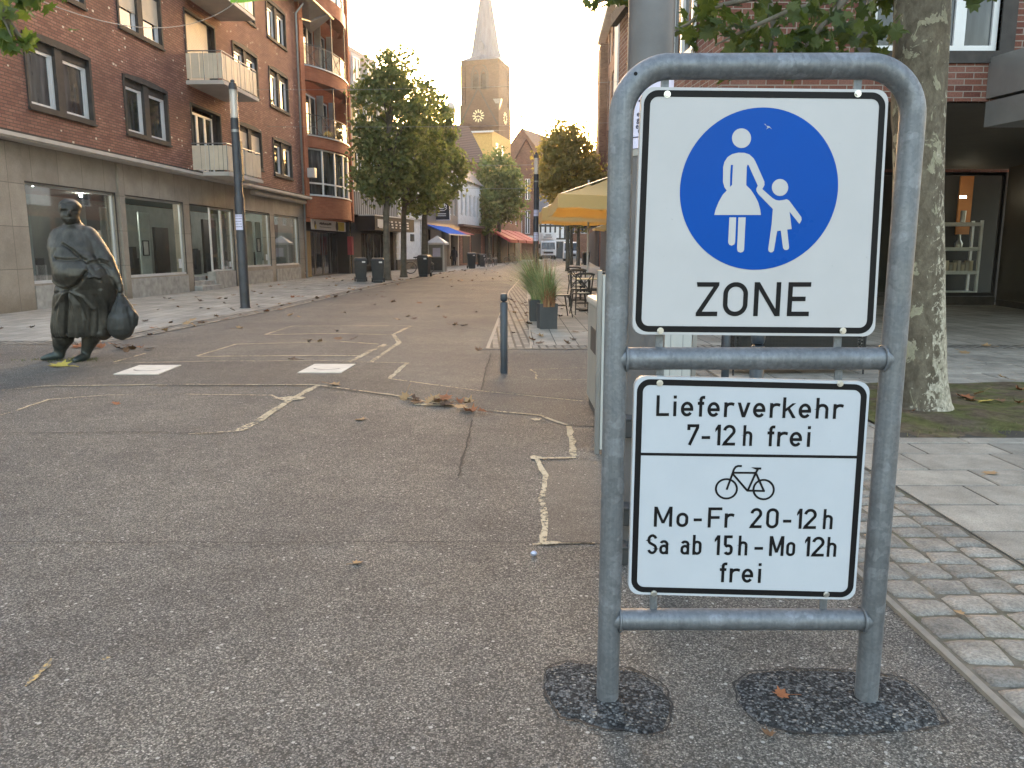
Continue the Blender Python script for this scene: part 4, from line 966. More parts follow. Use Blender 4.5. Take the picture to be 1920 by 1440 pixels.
# beige tiled shop building with blue awning
bE, L = row_house('beige_shop_building', (-6.7,60.7), (-4.75,70.5), 'low beige tiled building over shops with blue awning', 6.2, M_BEIGE, [(7.2,8.2,4.3,5.8),(8.6,9.4,4.3,5.8)], 'flat', M_CONC, ground=3.0, frame=M_ALU)
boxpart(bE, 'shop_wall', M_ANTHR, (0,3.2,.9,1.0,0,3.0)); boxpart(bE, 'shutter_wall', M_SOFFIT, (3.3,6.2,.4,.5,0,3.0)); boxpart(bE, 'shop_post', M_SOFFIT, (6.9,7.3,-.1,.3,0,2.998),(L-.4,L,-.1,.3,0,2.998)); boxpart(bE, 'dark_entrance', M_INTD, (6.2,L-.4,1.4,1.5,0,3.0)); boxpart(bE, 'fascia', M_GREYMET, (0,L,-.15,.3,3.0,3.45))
mb = MB(); mb.add([(.2,-.15,3.3),(6.6,-.15,3.25),(6.6,-1.9,2.55),(.2,-1.9,2.6),(.2,-.15,3.26),(6.6,-.15,3.21),(6.6,-1.9,2.51),(.2,-1.9,2.56)], [(0,1,2,3),(7,6,5,4),(0,3,7,4),(1,5,6,2),(3,2,6,7),(0,4,5,1)]); aw = mb.build('awning', plain('awning_blue', (.008,.10,.48), .9, spec=.1), bE); boxpart(aw, 'front_rail', M_ALU, (.2,6.6,-1.98,-1.9,2.5,2.6))
mb = MB(); mb.add([(6.9,-.15,3.1),(L,-.15,3.05),(L,-1.5,2.7),(6.9,-1.5,2.7),(6.9,-.15,3.06),(L,-.15,3.01),(L,-1.5,2.66),(6.9,-1.5,2.66)], [(0,1,2,3),(7,6,5,4),(0,3,7,4),(1,5,6,2),(3,2,6,7),(0,4,5,1)]); mb.build('red_awning', plain('awning_red', (.34,.035,.04), .7), bE)
# hanging coffee sign: dark panel facing down the street
hs = thing('hanging_sign', 'black projecting sign with a white cup symbol above the blue awning', 'sign', (-5.55,64.0,0), R(-12))
mb = MB(); mb.box(-.62,.62,-.06,.06,3.75,5.5); pn = mb.build('panel', M_BLACK, hs); mb = MB(); ring(mb,-.66,.66,3.71,5.54,-.05,.05,.06); mb.build('rim', M_WHITEP, hs)
mb = MB(); mb.ribbon([(-.28,4.95),(-.24,4.7),(-.1,4.6),(.1,4.6),(.22,4.7),(.25,4.95)], .07, lambda a, b: (a, -.066, b)); mb.ribbon([(-.3,4.96),(.28,4.96)], .06, lambda a, b: (a, -.067, b)); mb.ribbon([(.25,4.9),(.4,4.85),(.38,4.7),(.22,4.68)], .05, lambda a, b: (a, -.068, b)); mb.ribbon([(-.45,4.62),(-.25,4.45),(.2,4.45),(.42,4.62)], .05, lambda a, b: (a, -.0665, b))
mb.ribbon([(-.35,4.2),(.35,4.2)], .06, lambda a, b: (a, -.066, b)); mb.ribbon([(-.35,4.05),(.35,4.05)], .05, lambda a, b: (a, -.066, b)); mb.build('cup_symbol', M_WHITEP, pn)
mb = MB(); mb.bar((-.66,0,5.3),(-1.6,0,5.3),.05,.05); mb.bar((-.66,0,3.9),(-1.6,0,3.9),.05,.05); mb.build('arm', M_ANTHR, hs)
# white house with steep grey roof, brown-roofed house behind
bF, L = row_house('white_gabled_house', (-4.7,70.7), (-3.0,79.5), 'white house with steep grey pitched roof beyond the beige shops', 7.6, M_WHPL, [(.8,1.6,4.4,6.4),(2.4,3.2,4.4,6.4),(4.0,4.8,4.4,6.4),(5.6,6.4,4.4,6.4),(7.2,8.,4.4,6.4)], 'saddle', M_SLATE, 4.5)
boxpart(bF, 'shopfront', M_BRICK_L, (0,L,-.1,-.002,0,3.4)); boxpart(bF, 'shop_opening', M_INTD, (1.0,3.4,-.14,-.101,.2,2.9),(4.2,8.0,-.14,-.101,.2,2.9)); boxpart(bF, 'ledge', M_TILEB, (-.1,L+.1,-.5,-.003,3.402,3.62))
bG, L = row_house('brown_roofed_house', (-9.0,92), (-3.2,96), 'tall house with broad brown tiled roof left of the yellow gable', 11.5, M_TAN, [(1,2,6,8),(4,5,6,8)], 'saddle', M_TILEB, 4.6, depth=8)
mb = MB(); mb.tube([(2.2,-.2,12),(2.2,-.2,16.6)], .06, 6); mb.build('antenna_mast', M_ANTHR, bG); mb = MB(); mb.ell((2.2,-.55,16.9), (.62,.2,.9), 12, 8); mb.build('dish_aerial', M_SOFFIT, bG, smooth=True)
bH, L = row_house('red_awning_shop_row', (-2.9,80), (1.2,102), 'brick shop row with red awnings beyond the trees on the left', 7.0, M_TAN, [(2+k*3.2,3.4+k*3.2,4.4,6.2) for k in range(6)], 'saddle', M_TILEB, 3.5)
boxpart(bH, 'shop_opening', M_INTD, *[(.8+k*4.2,4.2+k*4.2,-.06,-.002,.1,2.9) for k in range(5)])
for k in range(4):
    x = 1.0+k*5; mb = MB(); mb.add([(x,-.05,3.6),(x+4.2,-.05,3.6),(x+4.2,-2.6,2.4),(x,-2.6,2.4),(x,-2.6,2.1),(x+4.2,-2.6,2.1),(x,-.05,3.55),(x+4.2,-.05,3.55)], [(0,1,2,3),(3,2,5,4),(0,3,4,6),(1,7,5,2),(4,5,7,6)]); mb.build('awning', plain('awning_crimson', (.42,.05,.06), .75), bH)
bI, L = row_house('yellow_block', (-7.9,121.2), (-2.9,120.0), 'tall ochre rendered building standing below the church tower', 18.6, M_ORPL, [(.9,1.9,14.5,17.2),(.9,1.9,10.5,13)], 'none', depth=11.5)
mb = MB(); mb.quad((-.2,-.3,18.5),(L+.3,-.3,18.5),(L+.3,10,20.0),(-.2,10,20.0)); mb.quad((-.2,-.3,18.3),(L+.3,-.3,18.3),(L+.3,-.3,18.55),(-.2,-.3,18.55)); mb.build('roof', M_OFFW, bI)
boxpart(bI, 'corner_window', M_PVC, (L+.002,L+.06,2,3.2,14.6,17.1),(L+.002,L+.06,5.5,6.7,14.6,17.1))
bJ, L = row_house('gabled_brick_house', (.2,111.5), (3.7,111.5), 'narrow brown brick house with stepped tall windows right of the ochre building', 13.0, M_TAN, [(.5,1.2,3.6,6.8),(1.6,2.3,3.6,6.8),(.5,1.2,8.2,11),(1.6,2.3,8.2,11)], 'gable_front', M_TILEB, 3.2, depth=5)
boxpart(bJ, 'shop_band', M_OFFW, (-.1,L+.1,-.6,-.002,2.3,3.3)); boxpart(bJ, 'sign_strip', M_BLACK, (0,L,-.65,-.601,2.5,2.75))
bK, L = row_house('half_timbered_house', (4.3,128), (9.6,129), 'white house with black upright timbers at the end of the street', 7.2, M_WHPL, (), 'saddle', M_SLATE, 3.0)
boxpart(bK, 'timber', M_BLACK, *[(x,x+.28,-.06,-.002,3.2,7.0) for x in (.1,.9,1.7,2.5,3.3,4.1,4.9)], (0,L,-.07,-.061,5.0,5.3),(0,L,-.07,-.061,3.0,3.25))
boxpart(bK, 'shopfront', M_ANTHR, (.2,L,-.1,-.003,0,2.7))
bL, L = row_house('gabled_church_hall', (-4.2,158), (8.0,152.5), 'pointed brick gable with a cross, behind the far houses', 15.8, M_TAN, [(5.2,7.6,12.5,15.6)], 'gable_front', M_TILEB, 8.2, depth=26, sash=1)
mb = MB(); mb.bar((L/2,-.2,23.9),(L/2,-.2,27.2),.2,.2); mb.bar((L/2-.6,-.2,26.2),(L/2+.6,-.2,26.2),.2,.2); mb.build('cross', M_ANTHR, bL)
bM, L = row_house('tall_brown_house', (-.2,138), (5.2,138), 'brown tiled house with striped steep roof beside the church', 13.5, M_TAN, [(1,2,8,10.5),(3,4,8,10.5)], 'gable_front', M_TILEB, 5.5)

bN, L = row_house('sun_block_house', (8.2,133), (17.5,130), 'added tall tan house behind the sunlit tree, blocking the low sun', 14.6, M_TAN, [(1+k*2.2,2.2+k*2.2,4+r_*3.2,6+r_*3.2) for k in range(4) for r_ in range(3)], 'saddle', M_TILEB, 1.2)  # house added behind the tree to keep low sun off the near road
# ---- church tower
TY = 172.0
ct = thing('church_tower', 'brick church tower with clock face and tapering grey spire', 'church tower', (D(911,200,TY)[0],TY,0), R(-17))
M_TOWER = brick_mat('tower_brick', [(.085,.046,.030),(.115,.064,.042),(.14,.08,.053)], (.13,.095,.07), bw=.5, bh=.16, ms=.01, bump=.2)
hw = 3.85; tz = lambda py: D(905,py,TY-4)[2]; Z0, Z1, Z2 = 0, tz(238), tz(112)
mb = MB()
wall(mb, -hw, hw, Z1, Z2-.9, [(-1.4,-.3,tz(167),tz(137)),(.3,1.4,tz(167),tz(137))], -hw, .5)
wall(mb, -hw-.35, hw+.35, 0, tz(196), (), -hw-.45, .1)
for s in (1,):
    mb.quad((hw,-hw,Z1),(hw,hw,Z1),(hw,hw,Z2),(hw,-hw,Z2)); mb.quad((hw+.35,-hw-.45,0),(hw+.35,hw,0),(hw+.35,hw,tz(196)),(hw+.35,-hw-.45,tz(196)))
    mb.quad((-hw,-hw,Z1),(-hw,hw,Z1),(-hw,hw,Z2),(-hw,-hw,Z2)); mb.quad((-hw-.35,-hw-.45,0),(-hw-.35,hw,0),(-hw-.35,hw,tz(196)),(-hw-.35,-hw-.45,tz(196))); mb.quad((-hw,hw,0),(hw,hw,0),(hw,hw,Z2),(-hw,hw,Z2))
mb.box(-hw-.12, hw+.12, -hw-.12, hw+.12, Z2-.9, Z2)
mb.box(-hw-.6, hw+.6, -hw-.7, -hw-.45, tz(241), tz(237))
for x in (-hw+.35, hw-.35): mb.box(x-.5, x+.5, -hw-.25, -hw-.001, Z1, Z2-.9)
for y in (-hw+.4, hw-.4): mb.box(hw+.001, hw+.25, y-.5, y+.5, Z1, Z2-.9)
mb.build('tower_wall', M_TOWER, ct)
mb = MB(); mb.poly([(-hw-.3,tz(237)),(hw+.3,tz(237)),(0,tz(167))], lambda a, b, d: (a, d, b), -hw-.85, -hw-.46); gb = mb.build('clock_gable', M_TOWER, ct)
mb = MB(); mb.ribbon([(-hw-.3,tz(236)),(0,tz(165)),(hw+.3,tz(236))], .35, lambda a, b: (a, -hw-.9, b)); mb.build('gable_edge', M_CONC, gb)
mb = MB(); mb.add([(hw-.9,-hw-.5,tz(187)),(hw+.9,-hw-.5,tz(187)),(hw+.4,-hw-.1,tz(208)),(hw+.6,-hw+1.2,tz(187))], [(0,1,2),(1,3,2)]); mb.build('buttress_cap', M_GREYMET, ct)
ck = thing('x', None, None); bpy.data.objects.remove(ck)
mb = MB(); zc = tz(218)
for i in range(12):
    a = i*math.pi/6; mb.bar((math.sin(a)*.62,-hw-.93,zc+math.cos(a)*.62),(math.sin(a)*1.25,-hw-.93,zc+math.cos(a)*1.25), .24, .06, up=(0,1,0))
mb.bar((0,-hw-.95,zc),(.62,-hw-.95,zc-.35),.16,.05,up=(0,1,0)); mb.bar((0,-hw-.96,zc),(-.25,-hw-.96,zc-.2),.2,.05,up=(0,1,0)); mb.bar((0,-hw-.96,zc),(-.75,-hw-.96,zc-.22),.12,.05,up=(0,1,0))
mb.build('clock_dial', plain('clock_gold', (.72,.66,.40), .5), ct)
mb = MB()
for i in range(12):
    a = i*math.pi/6; mb.bar((hw+.40,math.sin(a)*.62,zc+math.cos(a)*.62),(hw+.40,math.sin(a)*1.25,zc+math.cos(a)*1.25), .24, .06, up=(1,0,0))
mb.build('clock_dial', bpy.data.materials['clock_gold'], ct)
mb = MB()
for x in (-.85,.85):
    for k in range(11): z = tz(166)+k*(tz(138)-tz(166))/10.5; mb.bar((x-.6,-hw+.15,z),(x+.6,-hw+.15,z),.3,.12)
    mb.box(x-.6,x+.6,-hw+.4,-hw+.45,tz(167),tz(137))
mb.build('belfry_louvre', M_CONC, ct)
mb = MB()
ZB = tz(138)
for x in (-.85,.85): mb.ribbon([(x-.65,tz(167)),(x-.65,ZB-.4),(x-.4,ZB+.4),(x,ZB+.8),(x+.4,ZB+.4),(x+.65,ZB-.4),(x+.65,tz(167))], .2, lambda a, b: (a, -hw-.02, b))
mb.ribbon([(-1.8,tz(168)),(-1.8,ZB),(-1.2,ZB+1.4),(0,ZB+2.1),(1.2,ZB+1.4),(1.8,ZB),(1.8,tz(168))], .22, lambda a, b: (a, -hw-.03, b)); mb.build('arch_moulding', M_CONC, ct)
m = Mat('spire_lead', rough=.5, metal=.3); f = m.noise(1., 4, co=m.co('Object', scale=(2,2,.12))); m.set('Base Color', m.ramp(f, [(.3, (.085,.10,.125)), (.7, (.14,.16,.19))])); M_LEAD = m.m
mb = MB()
sq = [(-hw-.3,-hw-.3),(0,-hw-.3),(hw+.3,-hw-.3),(hw+.3,0),(hw+.3,hw+.3),(0,hw+.3),(-hw-.3,hw+.3),(-hw-.3,0)]
def octr(r): return [(r*math.cos(R(-135+45*i)), r*math.sin(R(-135+45*i))) for i in range(8)]
rings = [[(x,y,Z2) for x, y in sq]] + [[(x,y,z) for x, y in octr(r)] for r, z in ((3.5,tz(102)),(3.05,tz(88)),(2.6,tz(62)),(1.5,tz(0)),(.1,tz(-86)))]
vs = [p for r_ in rings for p in r_]; fs = []
for i in range(len(rings)-1):
    for j in range(8): fs.append((i*8+j, i*8+(j+1)%8, (i+1)*8+(j+1)%8, (i+1)*8+j))
mb.add(vs, fs); mb.build('spire', M_LEAD, ct)
mb = MB(); mb.add([(-.6,-3.2,tz(92)),(.6,-3.2,tz(92)),(.6,-3.2,tz(81)),(-.6,-3.2,tz(81)),(-.6,-2.3,tz(81)),(.6,-2.3,tz(81)),(0,-3.3,tz(74)),(0,-2.1,tz(72))], [(0,1,2,3),(3,2,6),(0,3,4),(1,5,2),(3,6,7,4),(2,5,7,6)]); mb.build('spire_dormer', M_LEAD, ct)
# ------------------------------------------------------------------ buildings on the right
M_BRICK_R = brick_mat('brick_right', [(.13,.05,.038),(.19,.075,.052),(.225,.095,.066),(.26,.13,.10)], (.27,.235,.20), bw=.25, bh=.083, ms=.007)
bR = thing('corner_house', 'red brick house on the right overhanging a dark shop entrance beside the plane tree', 'house', (2.9,11.5,0), 0)
XR = 11.5
wx1 = D(1872,95,11.5)[0]-2.9; wx0 = D(1632,95,11.5)[0]-2.9; wz = D(1750,96,11.5)[2]
zs = D(1810,190,11.5)[2]
mb = MB(); wall(mb, 0, XR, zs, 14, [(wx0,wx1,wz,wz+1.6),(wx0,wx1,wz+2.9,wz+4.5)], 0, .2)
mb.quad((0,0,zs),(-.55,6.8,zs),(-.55,6.8,14),(0,0,14)); mb.quad((-.55,6.8,zs),(XR,6.8,zs),(XR,6.8,14),(-.55,6.8,14)); mb.quad((XR,0,zs),(XR,9,zs),(XR,9,14),(XR,0,14))
mb.build('brick_wall', M_BRICK_R, bR)
mb = MB(); mb.add([(0,0,zs-.02),(XR,0,zs-.02),(XR,9.2,zs-.02),(-.55,9.2,zs-.02)], [(0,1,2,3)]); mb.build('soffit', plain('soffit_brown', (.07,.06,.045), .7), bR)
mb = MB(); mb.box(-.2,XR,-.6,9,14.002,14.25); mb.build('roof', M_CONC, bR)
for z in (wz, wz+2.9):
    mb = MB(); mb.box(wx0-.2,wx0,-.03,.16,z-.16,z+1.75); mb.box(wx1,wx1+.2,-.03,.16,z-.16,z+1.75); mb.box(wx0,wx1,-.03,.16,z-.16,z); mb.box(wx0,wx1,-.03,.16,z+1.6,z+1.75); sr = mb.build('window_surround', M_CONC, bR)
    for a, b in ((wx0,wx0+(wx1-wx0)*.40),(wx0+(wx1-wx0)*.40,wx1)):
        f = window(bR, a+.01, b-.01, z+.01, z+1.59, .05, 2 if b == wx1 else 1, .075, M_PVC, th=.06)
mb = MB(); mb.add([(-.06-.55*.0,0-.0,6.2),(-.61,6.8,6.2),(-.75,6.8,6.2),(-.2,0,6.2),(-.06,0,6.45),(-.61,6.8,6.45),(-.75,6.8,6.45),(-.2,0,6.45)], [(0,1,2,3),(7,6,5,4),(0,4,5,1),(2,6,7,3),(0,3,7,4),(1,5,6,2)]); mb.build('cornice', M_CONC, bR)
for y0, y1 in ((1.2,2.3),(3.4,4.5)):
    for z0 in (4.4, 7.0):
        f = lambda y: -.082*y-.03
        mb = MB(); mb.add([(f(y0),y0,z0),(f(y1),y1,z0),(f(y1),y1,z0+1.5),(f(y0),y0,z0+1.5)], [(0,1,2,3)]); w_ = mb.build('side_window', M_WING, bR)
        mb = MB()
        for a, b in (((y0,z0),(y1,z0)),((y0,z0+1.5),(y1,z0+1.5)),((y0,z0),(y0,z0+1.5)),((y1,z0),(y1,z0+1.5)),(((y0+y1)/2,z0),((y0+y1)/2,z0+1.5))): mb.bar((f(a[0])-.02,a[0],a[1]),(f(b[0])-.02,b[0],b[1]),.09,.06,up=(1,0,0))
        mb.build('frame', M_PVC, w_)
boxpart(bR, 'column', M_CONC, (.45,.8,.3,.65,0,zs-.03),(.2,.55,5.6,5.95,0,zs-.03))
# recess: shop with display window, dark entrance wall
sx0, sx1 = D(1700,570,20.4)[0]-2.9, D(1856,570,20.4)[0]-2.9
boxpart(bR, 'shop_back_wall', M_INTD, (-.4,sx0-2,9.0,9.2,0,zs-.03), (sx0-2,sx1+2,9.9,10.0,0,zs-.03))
boxpart(bR, 'shop_base', M_CONC, (sx0-2,sx1,8.7,8.95,0,.22))
window(bR, sx0-1.9, sx1, .24, 3.3, 8.75, 2, .08, M_BLACK, M_SHOPG, 'shop_window')
boxpart(bR, 'timber_strip', plain('orange_timber', (.42,.17,.05), .6), (sx1-.55,sx1-.2,9.8,9.85,1.8,3.3),(sx0-1.0,sx0-.5,9.8,9.85,.8,3.2))
mb = MB(); mb.add([(sx1+.02,8.7,0),(sx1-.75,3.2,0),(sx1-.75,3.2,zs-.03),(sx1+.02,8.7,zs-.03),(sx1+.4,8.7,0),(sx1-.35,3.2,0),(sx1-.35,3.2,zs-.03),(sx1+.4,8.7,zs-.03)], [(0,1,2,3),(4,5,6,7),(0,3,7,4),(1,5,6,2)]); mb.build('entrance_wall', plain('entrance_brown', (.05,.042,.032), .5), bR)
mb = MB(); mb.add([(sx1-.05,8.6,0),(sx1-.95,2.6,0),(sx1+1,2.6,0),(sx1+1,8.6,0),(sx1-.05,8.6,.16),(sx1-.95,2.6,.16),(sx1+1,2.6,.16),(sx1+1,8.6,.16)], [(4,5,6,7),(0,1,5,4),(1,2,6,5),(2,3,7,6),(3,0,4,7)]); mb.build('entrance_step', M_CONC, bR)
mb = MB(); mb.box(sx1-.9,sx1-.75,9.1,9.13,2.7,2.75); mb.build('strip_light', M_STRIP, bR)
# balcony box over the right edge
b1 = D(1848,238,11.45); b2 = D(1855,190,11.45); b3 = D(1860,107,11.45)
x0 = b1[0]-2.9
mb = MB()
def slant(mb, z0, z1, e=0.): mb.add([(x0-e,-.003,z0),(x0+.62-e,-3.4,z0),(x0+4,-3.4,z0),(x0+4,-.003,z0),(x0-e,-.003,z1),(x0+.62-e,-3.4,z1),(x0+4,-3.4,z1),(x0+4,-.003,z1)], [(0,3,2,1),(4,5,6,7),(0,1,5,4),(1,2,6,5),(2,3,7,6),(3,0,4,7)])
slant(mb, b1[2], b2[2]); bl = mb.build('balcony', M_GREYMET, bR); mb = MB(); slant(mb, b2[2]+.04, b3[2], .01); mb.build('parapet', M_GREYMET, bl)
# white shelf rack in the shop window
rk = thing('shelf_rack', 'white metal shelf rack with small goods behind the right-hand shop window', 'shelf', (D(1803,560,20.3)[0],20.85,.22), 0)
w, h = .54, 1.92
for x in (-w, w):
    for y in (-.2, .2): boxpart(rk, 'upright', M_WHITEP, (x-.03,x+.03,y-.03,y+.03,0,h))
for z in (.02,.55,1.15,1.78): boxpart(rk, 'shelf', M_WHITEP, (-w+.031,w-.031,-.22,.22,z,z+.09))
for k in range(9): boxpart(rk, 'box_item', M_SOFFIT if k % 2 else M_CREAM, (-.48+k*.105,-.40+k*.105,-.15,.1,.641,.80+.05*(k % 3)))
mb = MB(); mb.lathe([(.0,0),(.09,0),(.1,.1),(.04,.2),(.035,.32),(.05,.33)], 12, (.1,0,1.241)); mb.build('jug_item', M_BOLT, rk, smooth=True)
mb = MB(); mb.lathe([(.06,0),(.07,.3),(.055,.3)], 10, (.15,0,1.871)); mb.build('vase_item', M_BOLT, rk, smooth=True)
# street facades further along the right
def right_house(name, far, near, label, h, mat, wins):
    t, L = row_house(name, far, near, label, h, mat, wins, 'flat', M_CONC, depth=9); return t, L
t, L = right_house('terrace_house', (6.35,57), (5.85,44.2), 'tall tan terrace house with bay strips far along the right side', 15.6, M_TAN, [(1+k*2.6,2.4+k*2.6,4+r_*3,6+r_*3) for k in range(4) for r_ in range(4)])
boxpart(t, 'cornice', M_OFFW, (-.2,L+.1,-.5,-.002,15.2,15.6)); boxpart(t, 'oriel', M_TAN, (.4,2.8,-.5,-.003,4,14.6)); boxpart(t, 'shopfront', M_ANTHR, (.3,L-.3,-.08,-.001,0,3.2))
t, L = right_house('terrace_house', (5.72,44.0), (4.95,22.2), 'taller pale terrace house whose flat front rises behind the grey lamp post', 18.5, M_TAN, [(1+k*2.8,2.4+k*2.8,4+r_*3,6+r_*3) for k in range(7) for r_ in range(4)])
boxpart(t, 'oriel', M_OFFW, (.5,2.2,-.35,-.003,3.8,18)); boxpart(t, 'shopfront', M_ANTHR, (.3,L-.3,-.08,-.001,0,3.2))
t, L = right_house('terrace_house', (9.5,100), (7.2,66), 'far dark shop terrace half hidden behind the trees on the right', 10.5, M_TAN, [(1+k*3,2.4+k*3,4+r_*3,6+r_*3) for k in range(10) for r_ in range(2)])
boxpart(t, 'shopfront', M_ANTHR, (.3,L-.3,-.08,-.001,0,3.2))
sg = boxpart(t, 'shop_sign', M_BLACK, (L-9,L-3,-1.2,-.1,3.3,4.6))
mb = MB()
for k in range(6): mb.box(L-8.6+k*.9,L-8.0+k*.9,-1.25,-1.21,3.6,4.3)
mb.build('sign_marks', plain('sign_pink', (.5,.2,.25), .6), sg)

# ------------------------------------------------------------------ street lamps
def paper(mb, r, z0, z1, a0, a1, n=10):
    for i in range(n):
        a, b = a0+(a1-a0)*i/n, a0+(a1-a0)*(i+1)/n
        mb.quad((r*math.sin(a),-r*math.cos(a),z0),(r*math.sin(b),-r*math.cos(b),z0),(r*math.sin(b),-r*math.cos(b),z1),(r*math.sin(a),-r*math.cos(a),z1))
m = Mat('poster_paper', rough=.8); f = m.noise(3, 3, co=m.co()); m.set('Base Color', m.ramp(f, [(.3, (.56,.54,.68)), (.7, (.64,.62,.76))])); M_PAPER = m.m
M_INK = plain('ink', (.03,.03,.06), .8)
m = Mat('lamp_tube', (.75,.72,.66), .15); m.set('Transmission Weight', .0); tr = m.n('ShaderNodeBsdfTransparent'); mx = m.n('ShaderNodeMixShader'); mx.inputs[0].default_value = .38
m.lk(tr.outputs[0], mx.inputs[1]); m.lk(m.b.outputs[0], mx.inputs[2]); m.lk(mx.outputs[0], m.t.nodes['Material Output'].inputs['Surface']); M_LTUBE = m.m
def lamp(label, loc, mat, r0=.112, r1=.095, stickers=()):
    t = thing('street_lamp', label, 'street lamp', loc, 0, 'street lamps with glass tube heads')
    mb = MB(); mb.lathe([(r0+.02,-.02),(r0+.02,.03),(r0,.035),(r0,2.6),(r1,2.66),(r1,4.42)], 24); mb.build('pole', mat, t, smooth=True)
    mb = MB(); mb.lathe([(r1+.004,4.1),(r1+.004,4.16)], 24); mb.build('collar', M_GREYMET, t, smooth=True)
    mb = MB(); mb.lathe([(r1*.97,4.424),(r1*.97,5.05)], 24, caps=False); h = mb.build('glass_tube', M_LTUBE, t, smooth=True)
    mb = MB(); mb.lathe([(.03,4.424),(.03,5.04)], 12); 
    mb.build('light_core', M_WHITEP, h, smooth=True)
    mb = MB(); mb.lathe([(r1*1.02,5.052),(r1*1.02,5.13),(r1*.85,5.19),(.05,5.2),(.05,5.25),(.03,5.27)], 24); mb.build('cap', mat, t, smooth=True)
    mb = MB(); mb.box(r0*.2, r0+.012, -.05, .05, 3.0, 3.9); mb.build('hatch', M_BLACK, t)
    for z0, z1, a0, a1, lines in stickers:
        rr_ = (r0 if z0 < 2.6 else r1)+.004
        mb = MB(); paper(mb, rr_, z0, z1, a0, a1); p = mb.build('paper_notice', M_PAPER, t)
        mb = MB(); q = random.Random(int(z0*100))
        for k in range(lines):
            z = z1-.03-(z1-z0-.05)*k/lines; a = a0+.12
            while a < a1-.2: da = q.uniform(.08,.28); paper(mb, rr_+.002, z-.013, z, a, min(a+da, a1-.08), 2); a += da+.07
        mb.build('print_lines', M_INK, p, recalc=False)
    return t
lamp('dark street lamp with glass tube head in front of the left shop windows', (-6.46,19.16,0), M_DARKPOLE, stickers=[(1.86,2.22,-1.1,.75,5)])
lamp('distant street lamp with white notices beyond the grass planters', (.98,33.0,0), M_DARKPOLE, stickers=[(2.75,3.0,-1.2,1.2,2),(1.75,2.1,-.9,.9,3)])
t = lamp('grey street lamp with lilac poster standing right behind the traffic sign', (.585,3.52,0), M_GREYPOLE, .098, .096)
z0 = D(1190,277,3.42)[2]; z1 = D(1190,165,3.42)[2]
mb = MB(); paper(mb, .103, z0, z1+.05, -1.25, 1.2, 20); p = mb.build('poster', M_PAPER, t)
mb = MB(); paper(mb, .102, z0-.03, z0-.003, -1.25, 1.2, 20); mb.build('tape', M_GREYMET, t)
def wrap_text(s, z, size, a_left, par, r=.1045):
    cu = bpy.data.curves.new('t', 'FONT'); cu.body = s; cu.size = size; cu.space_character = 1.06; cu.offset = .0006
    ob = bpy.data.objects.new('t', cu); COL.objects.link(ob); dg = bpy.context.evaluated_depsgraph_get(); me = bpy.data.meshes.new_from_object(ob.evaluated_get(dg))
    bpy.data.objects.remove(ob); vs = [(r*math.sin(a_left+v.co.x/r), -r*math.cos(a_left+v.co.x/r), z+v.co.y) for v in me.vertices]; fs = [tuple(p.vertices) for p in me.polygons]
    return vs, fs
mb = MB()
for s, py, a in (('enbro',217,-.66),('gen die',228,-.66),('es Krai',240,-.70),('Grev',250,-.60)):
    z = D(1190,py,3.42)[2]; vs, fs = wrap_text(s, z, .030, a, p); mb.add(vs, fs)
zz = D(1190,257,3.42)[2]; paper(mb, .1045, zz, zz+.004, -1.1, 1.0, 12)
for k, a in enumerate((-.5,-.35,-.2)): paper(mb, .1045, D(1190,190+k*4,3.42)[2], D(1190,190+k*4,3.42)[2]+.008, a-.1, .6, 5)
mb.build('poster_lettering', M_INK, p, recalc=False)
for py in (795, 958, 1030):                            # short hinge arms on the post
    z = D(1180,py,3.45)[2]; mb = MB(); mb.box(-.12,.02,-.15,-.06,z-.045,z+.03); mb.box(-.125,.03,-.155,-.055,z+.031,z+.043); mb.build('hinge_arm', M_ANTHR, t, bevel=.004)

# ------------------------------------------------------------------ cabinet, bollards, mesh basket
cb = thing('utility_cabinet', 'pale grey utility cabinet with ribbed doors standing close behind the sign', 'cabinet', (.575,5.34,0), R(0))
cw = D(1305,640,5.36)[0]-.575
M_CAB = plain('cabinet_grey', (.26,.245,.215), .5, 0, .1, 5); bz = D(1104,553,7.15)[2]; fz = D(1120,507,5.34)[2]
boxpart(cb, 'body', M_CAB, (.115,cw-.03,.05,1.83,.08,bz-.07), bevel=.008); boxpart(cb, 'plinth', M_CONC, (.13,cw-.05,.06,1.80,-.01,.079)); boxpart(cb, 'lid', plain('cabinet_lid', (.38,.355,.31), .5), (.10,cw-.02,.045,1.85,bz-.068,bz), bevel=.02)
m = Mat('ribbed_door', (.42,.43,.41), .5); sp = m.n('ShaderNodeSeparateXYZ'); m.lk(m.co(), sp.inputs[0]); m.bump(m.math('PINGPONG', m.math('MULTIPLY', sp.outputs[0], 24.), .5), .6, .01); m.set('Base Color', m.ramp(m.math('FRACT', m.math('MULTIPLY', sp.outputs[0], 12.)), [(.04, (.24,.25,.24)), (.1, (.42,.43,.41))]))
boxpart(cb, 'door', m.m, (.034,cw/2-.004,-.004,.044,.03,fz-.03),(cw/2+.004,cw-.034,-.004,.044,.03,fz-.03))
boxpart(cb, 'frame_post', M_GREYMET, (0,.03,-.009,.044,0,fz),(cw-.03,cw,-.009,.044,0,fz)); boxpart(cb, 'vent', M_CONC, (.108,.1148,.9,1.5,bz-.45,bz-.25))
boxpart(cb, 'handle', M_BLACK, (cw/2+.02,cw/2+.05,-.03,-.0045,.6,.75))
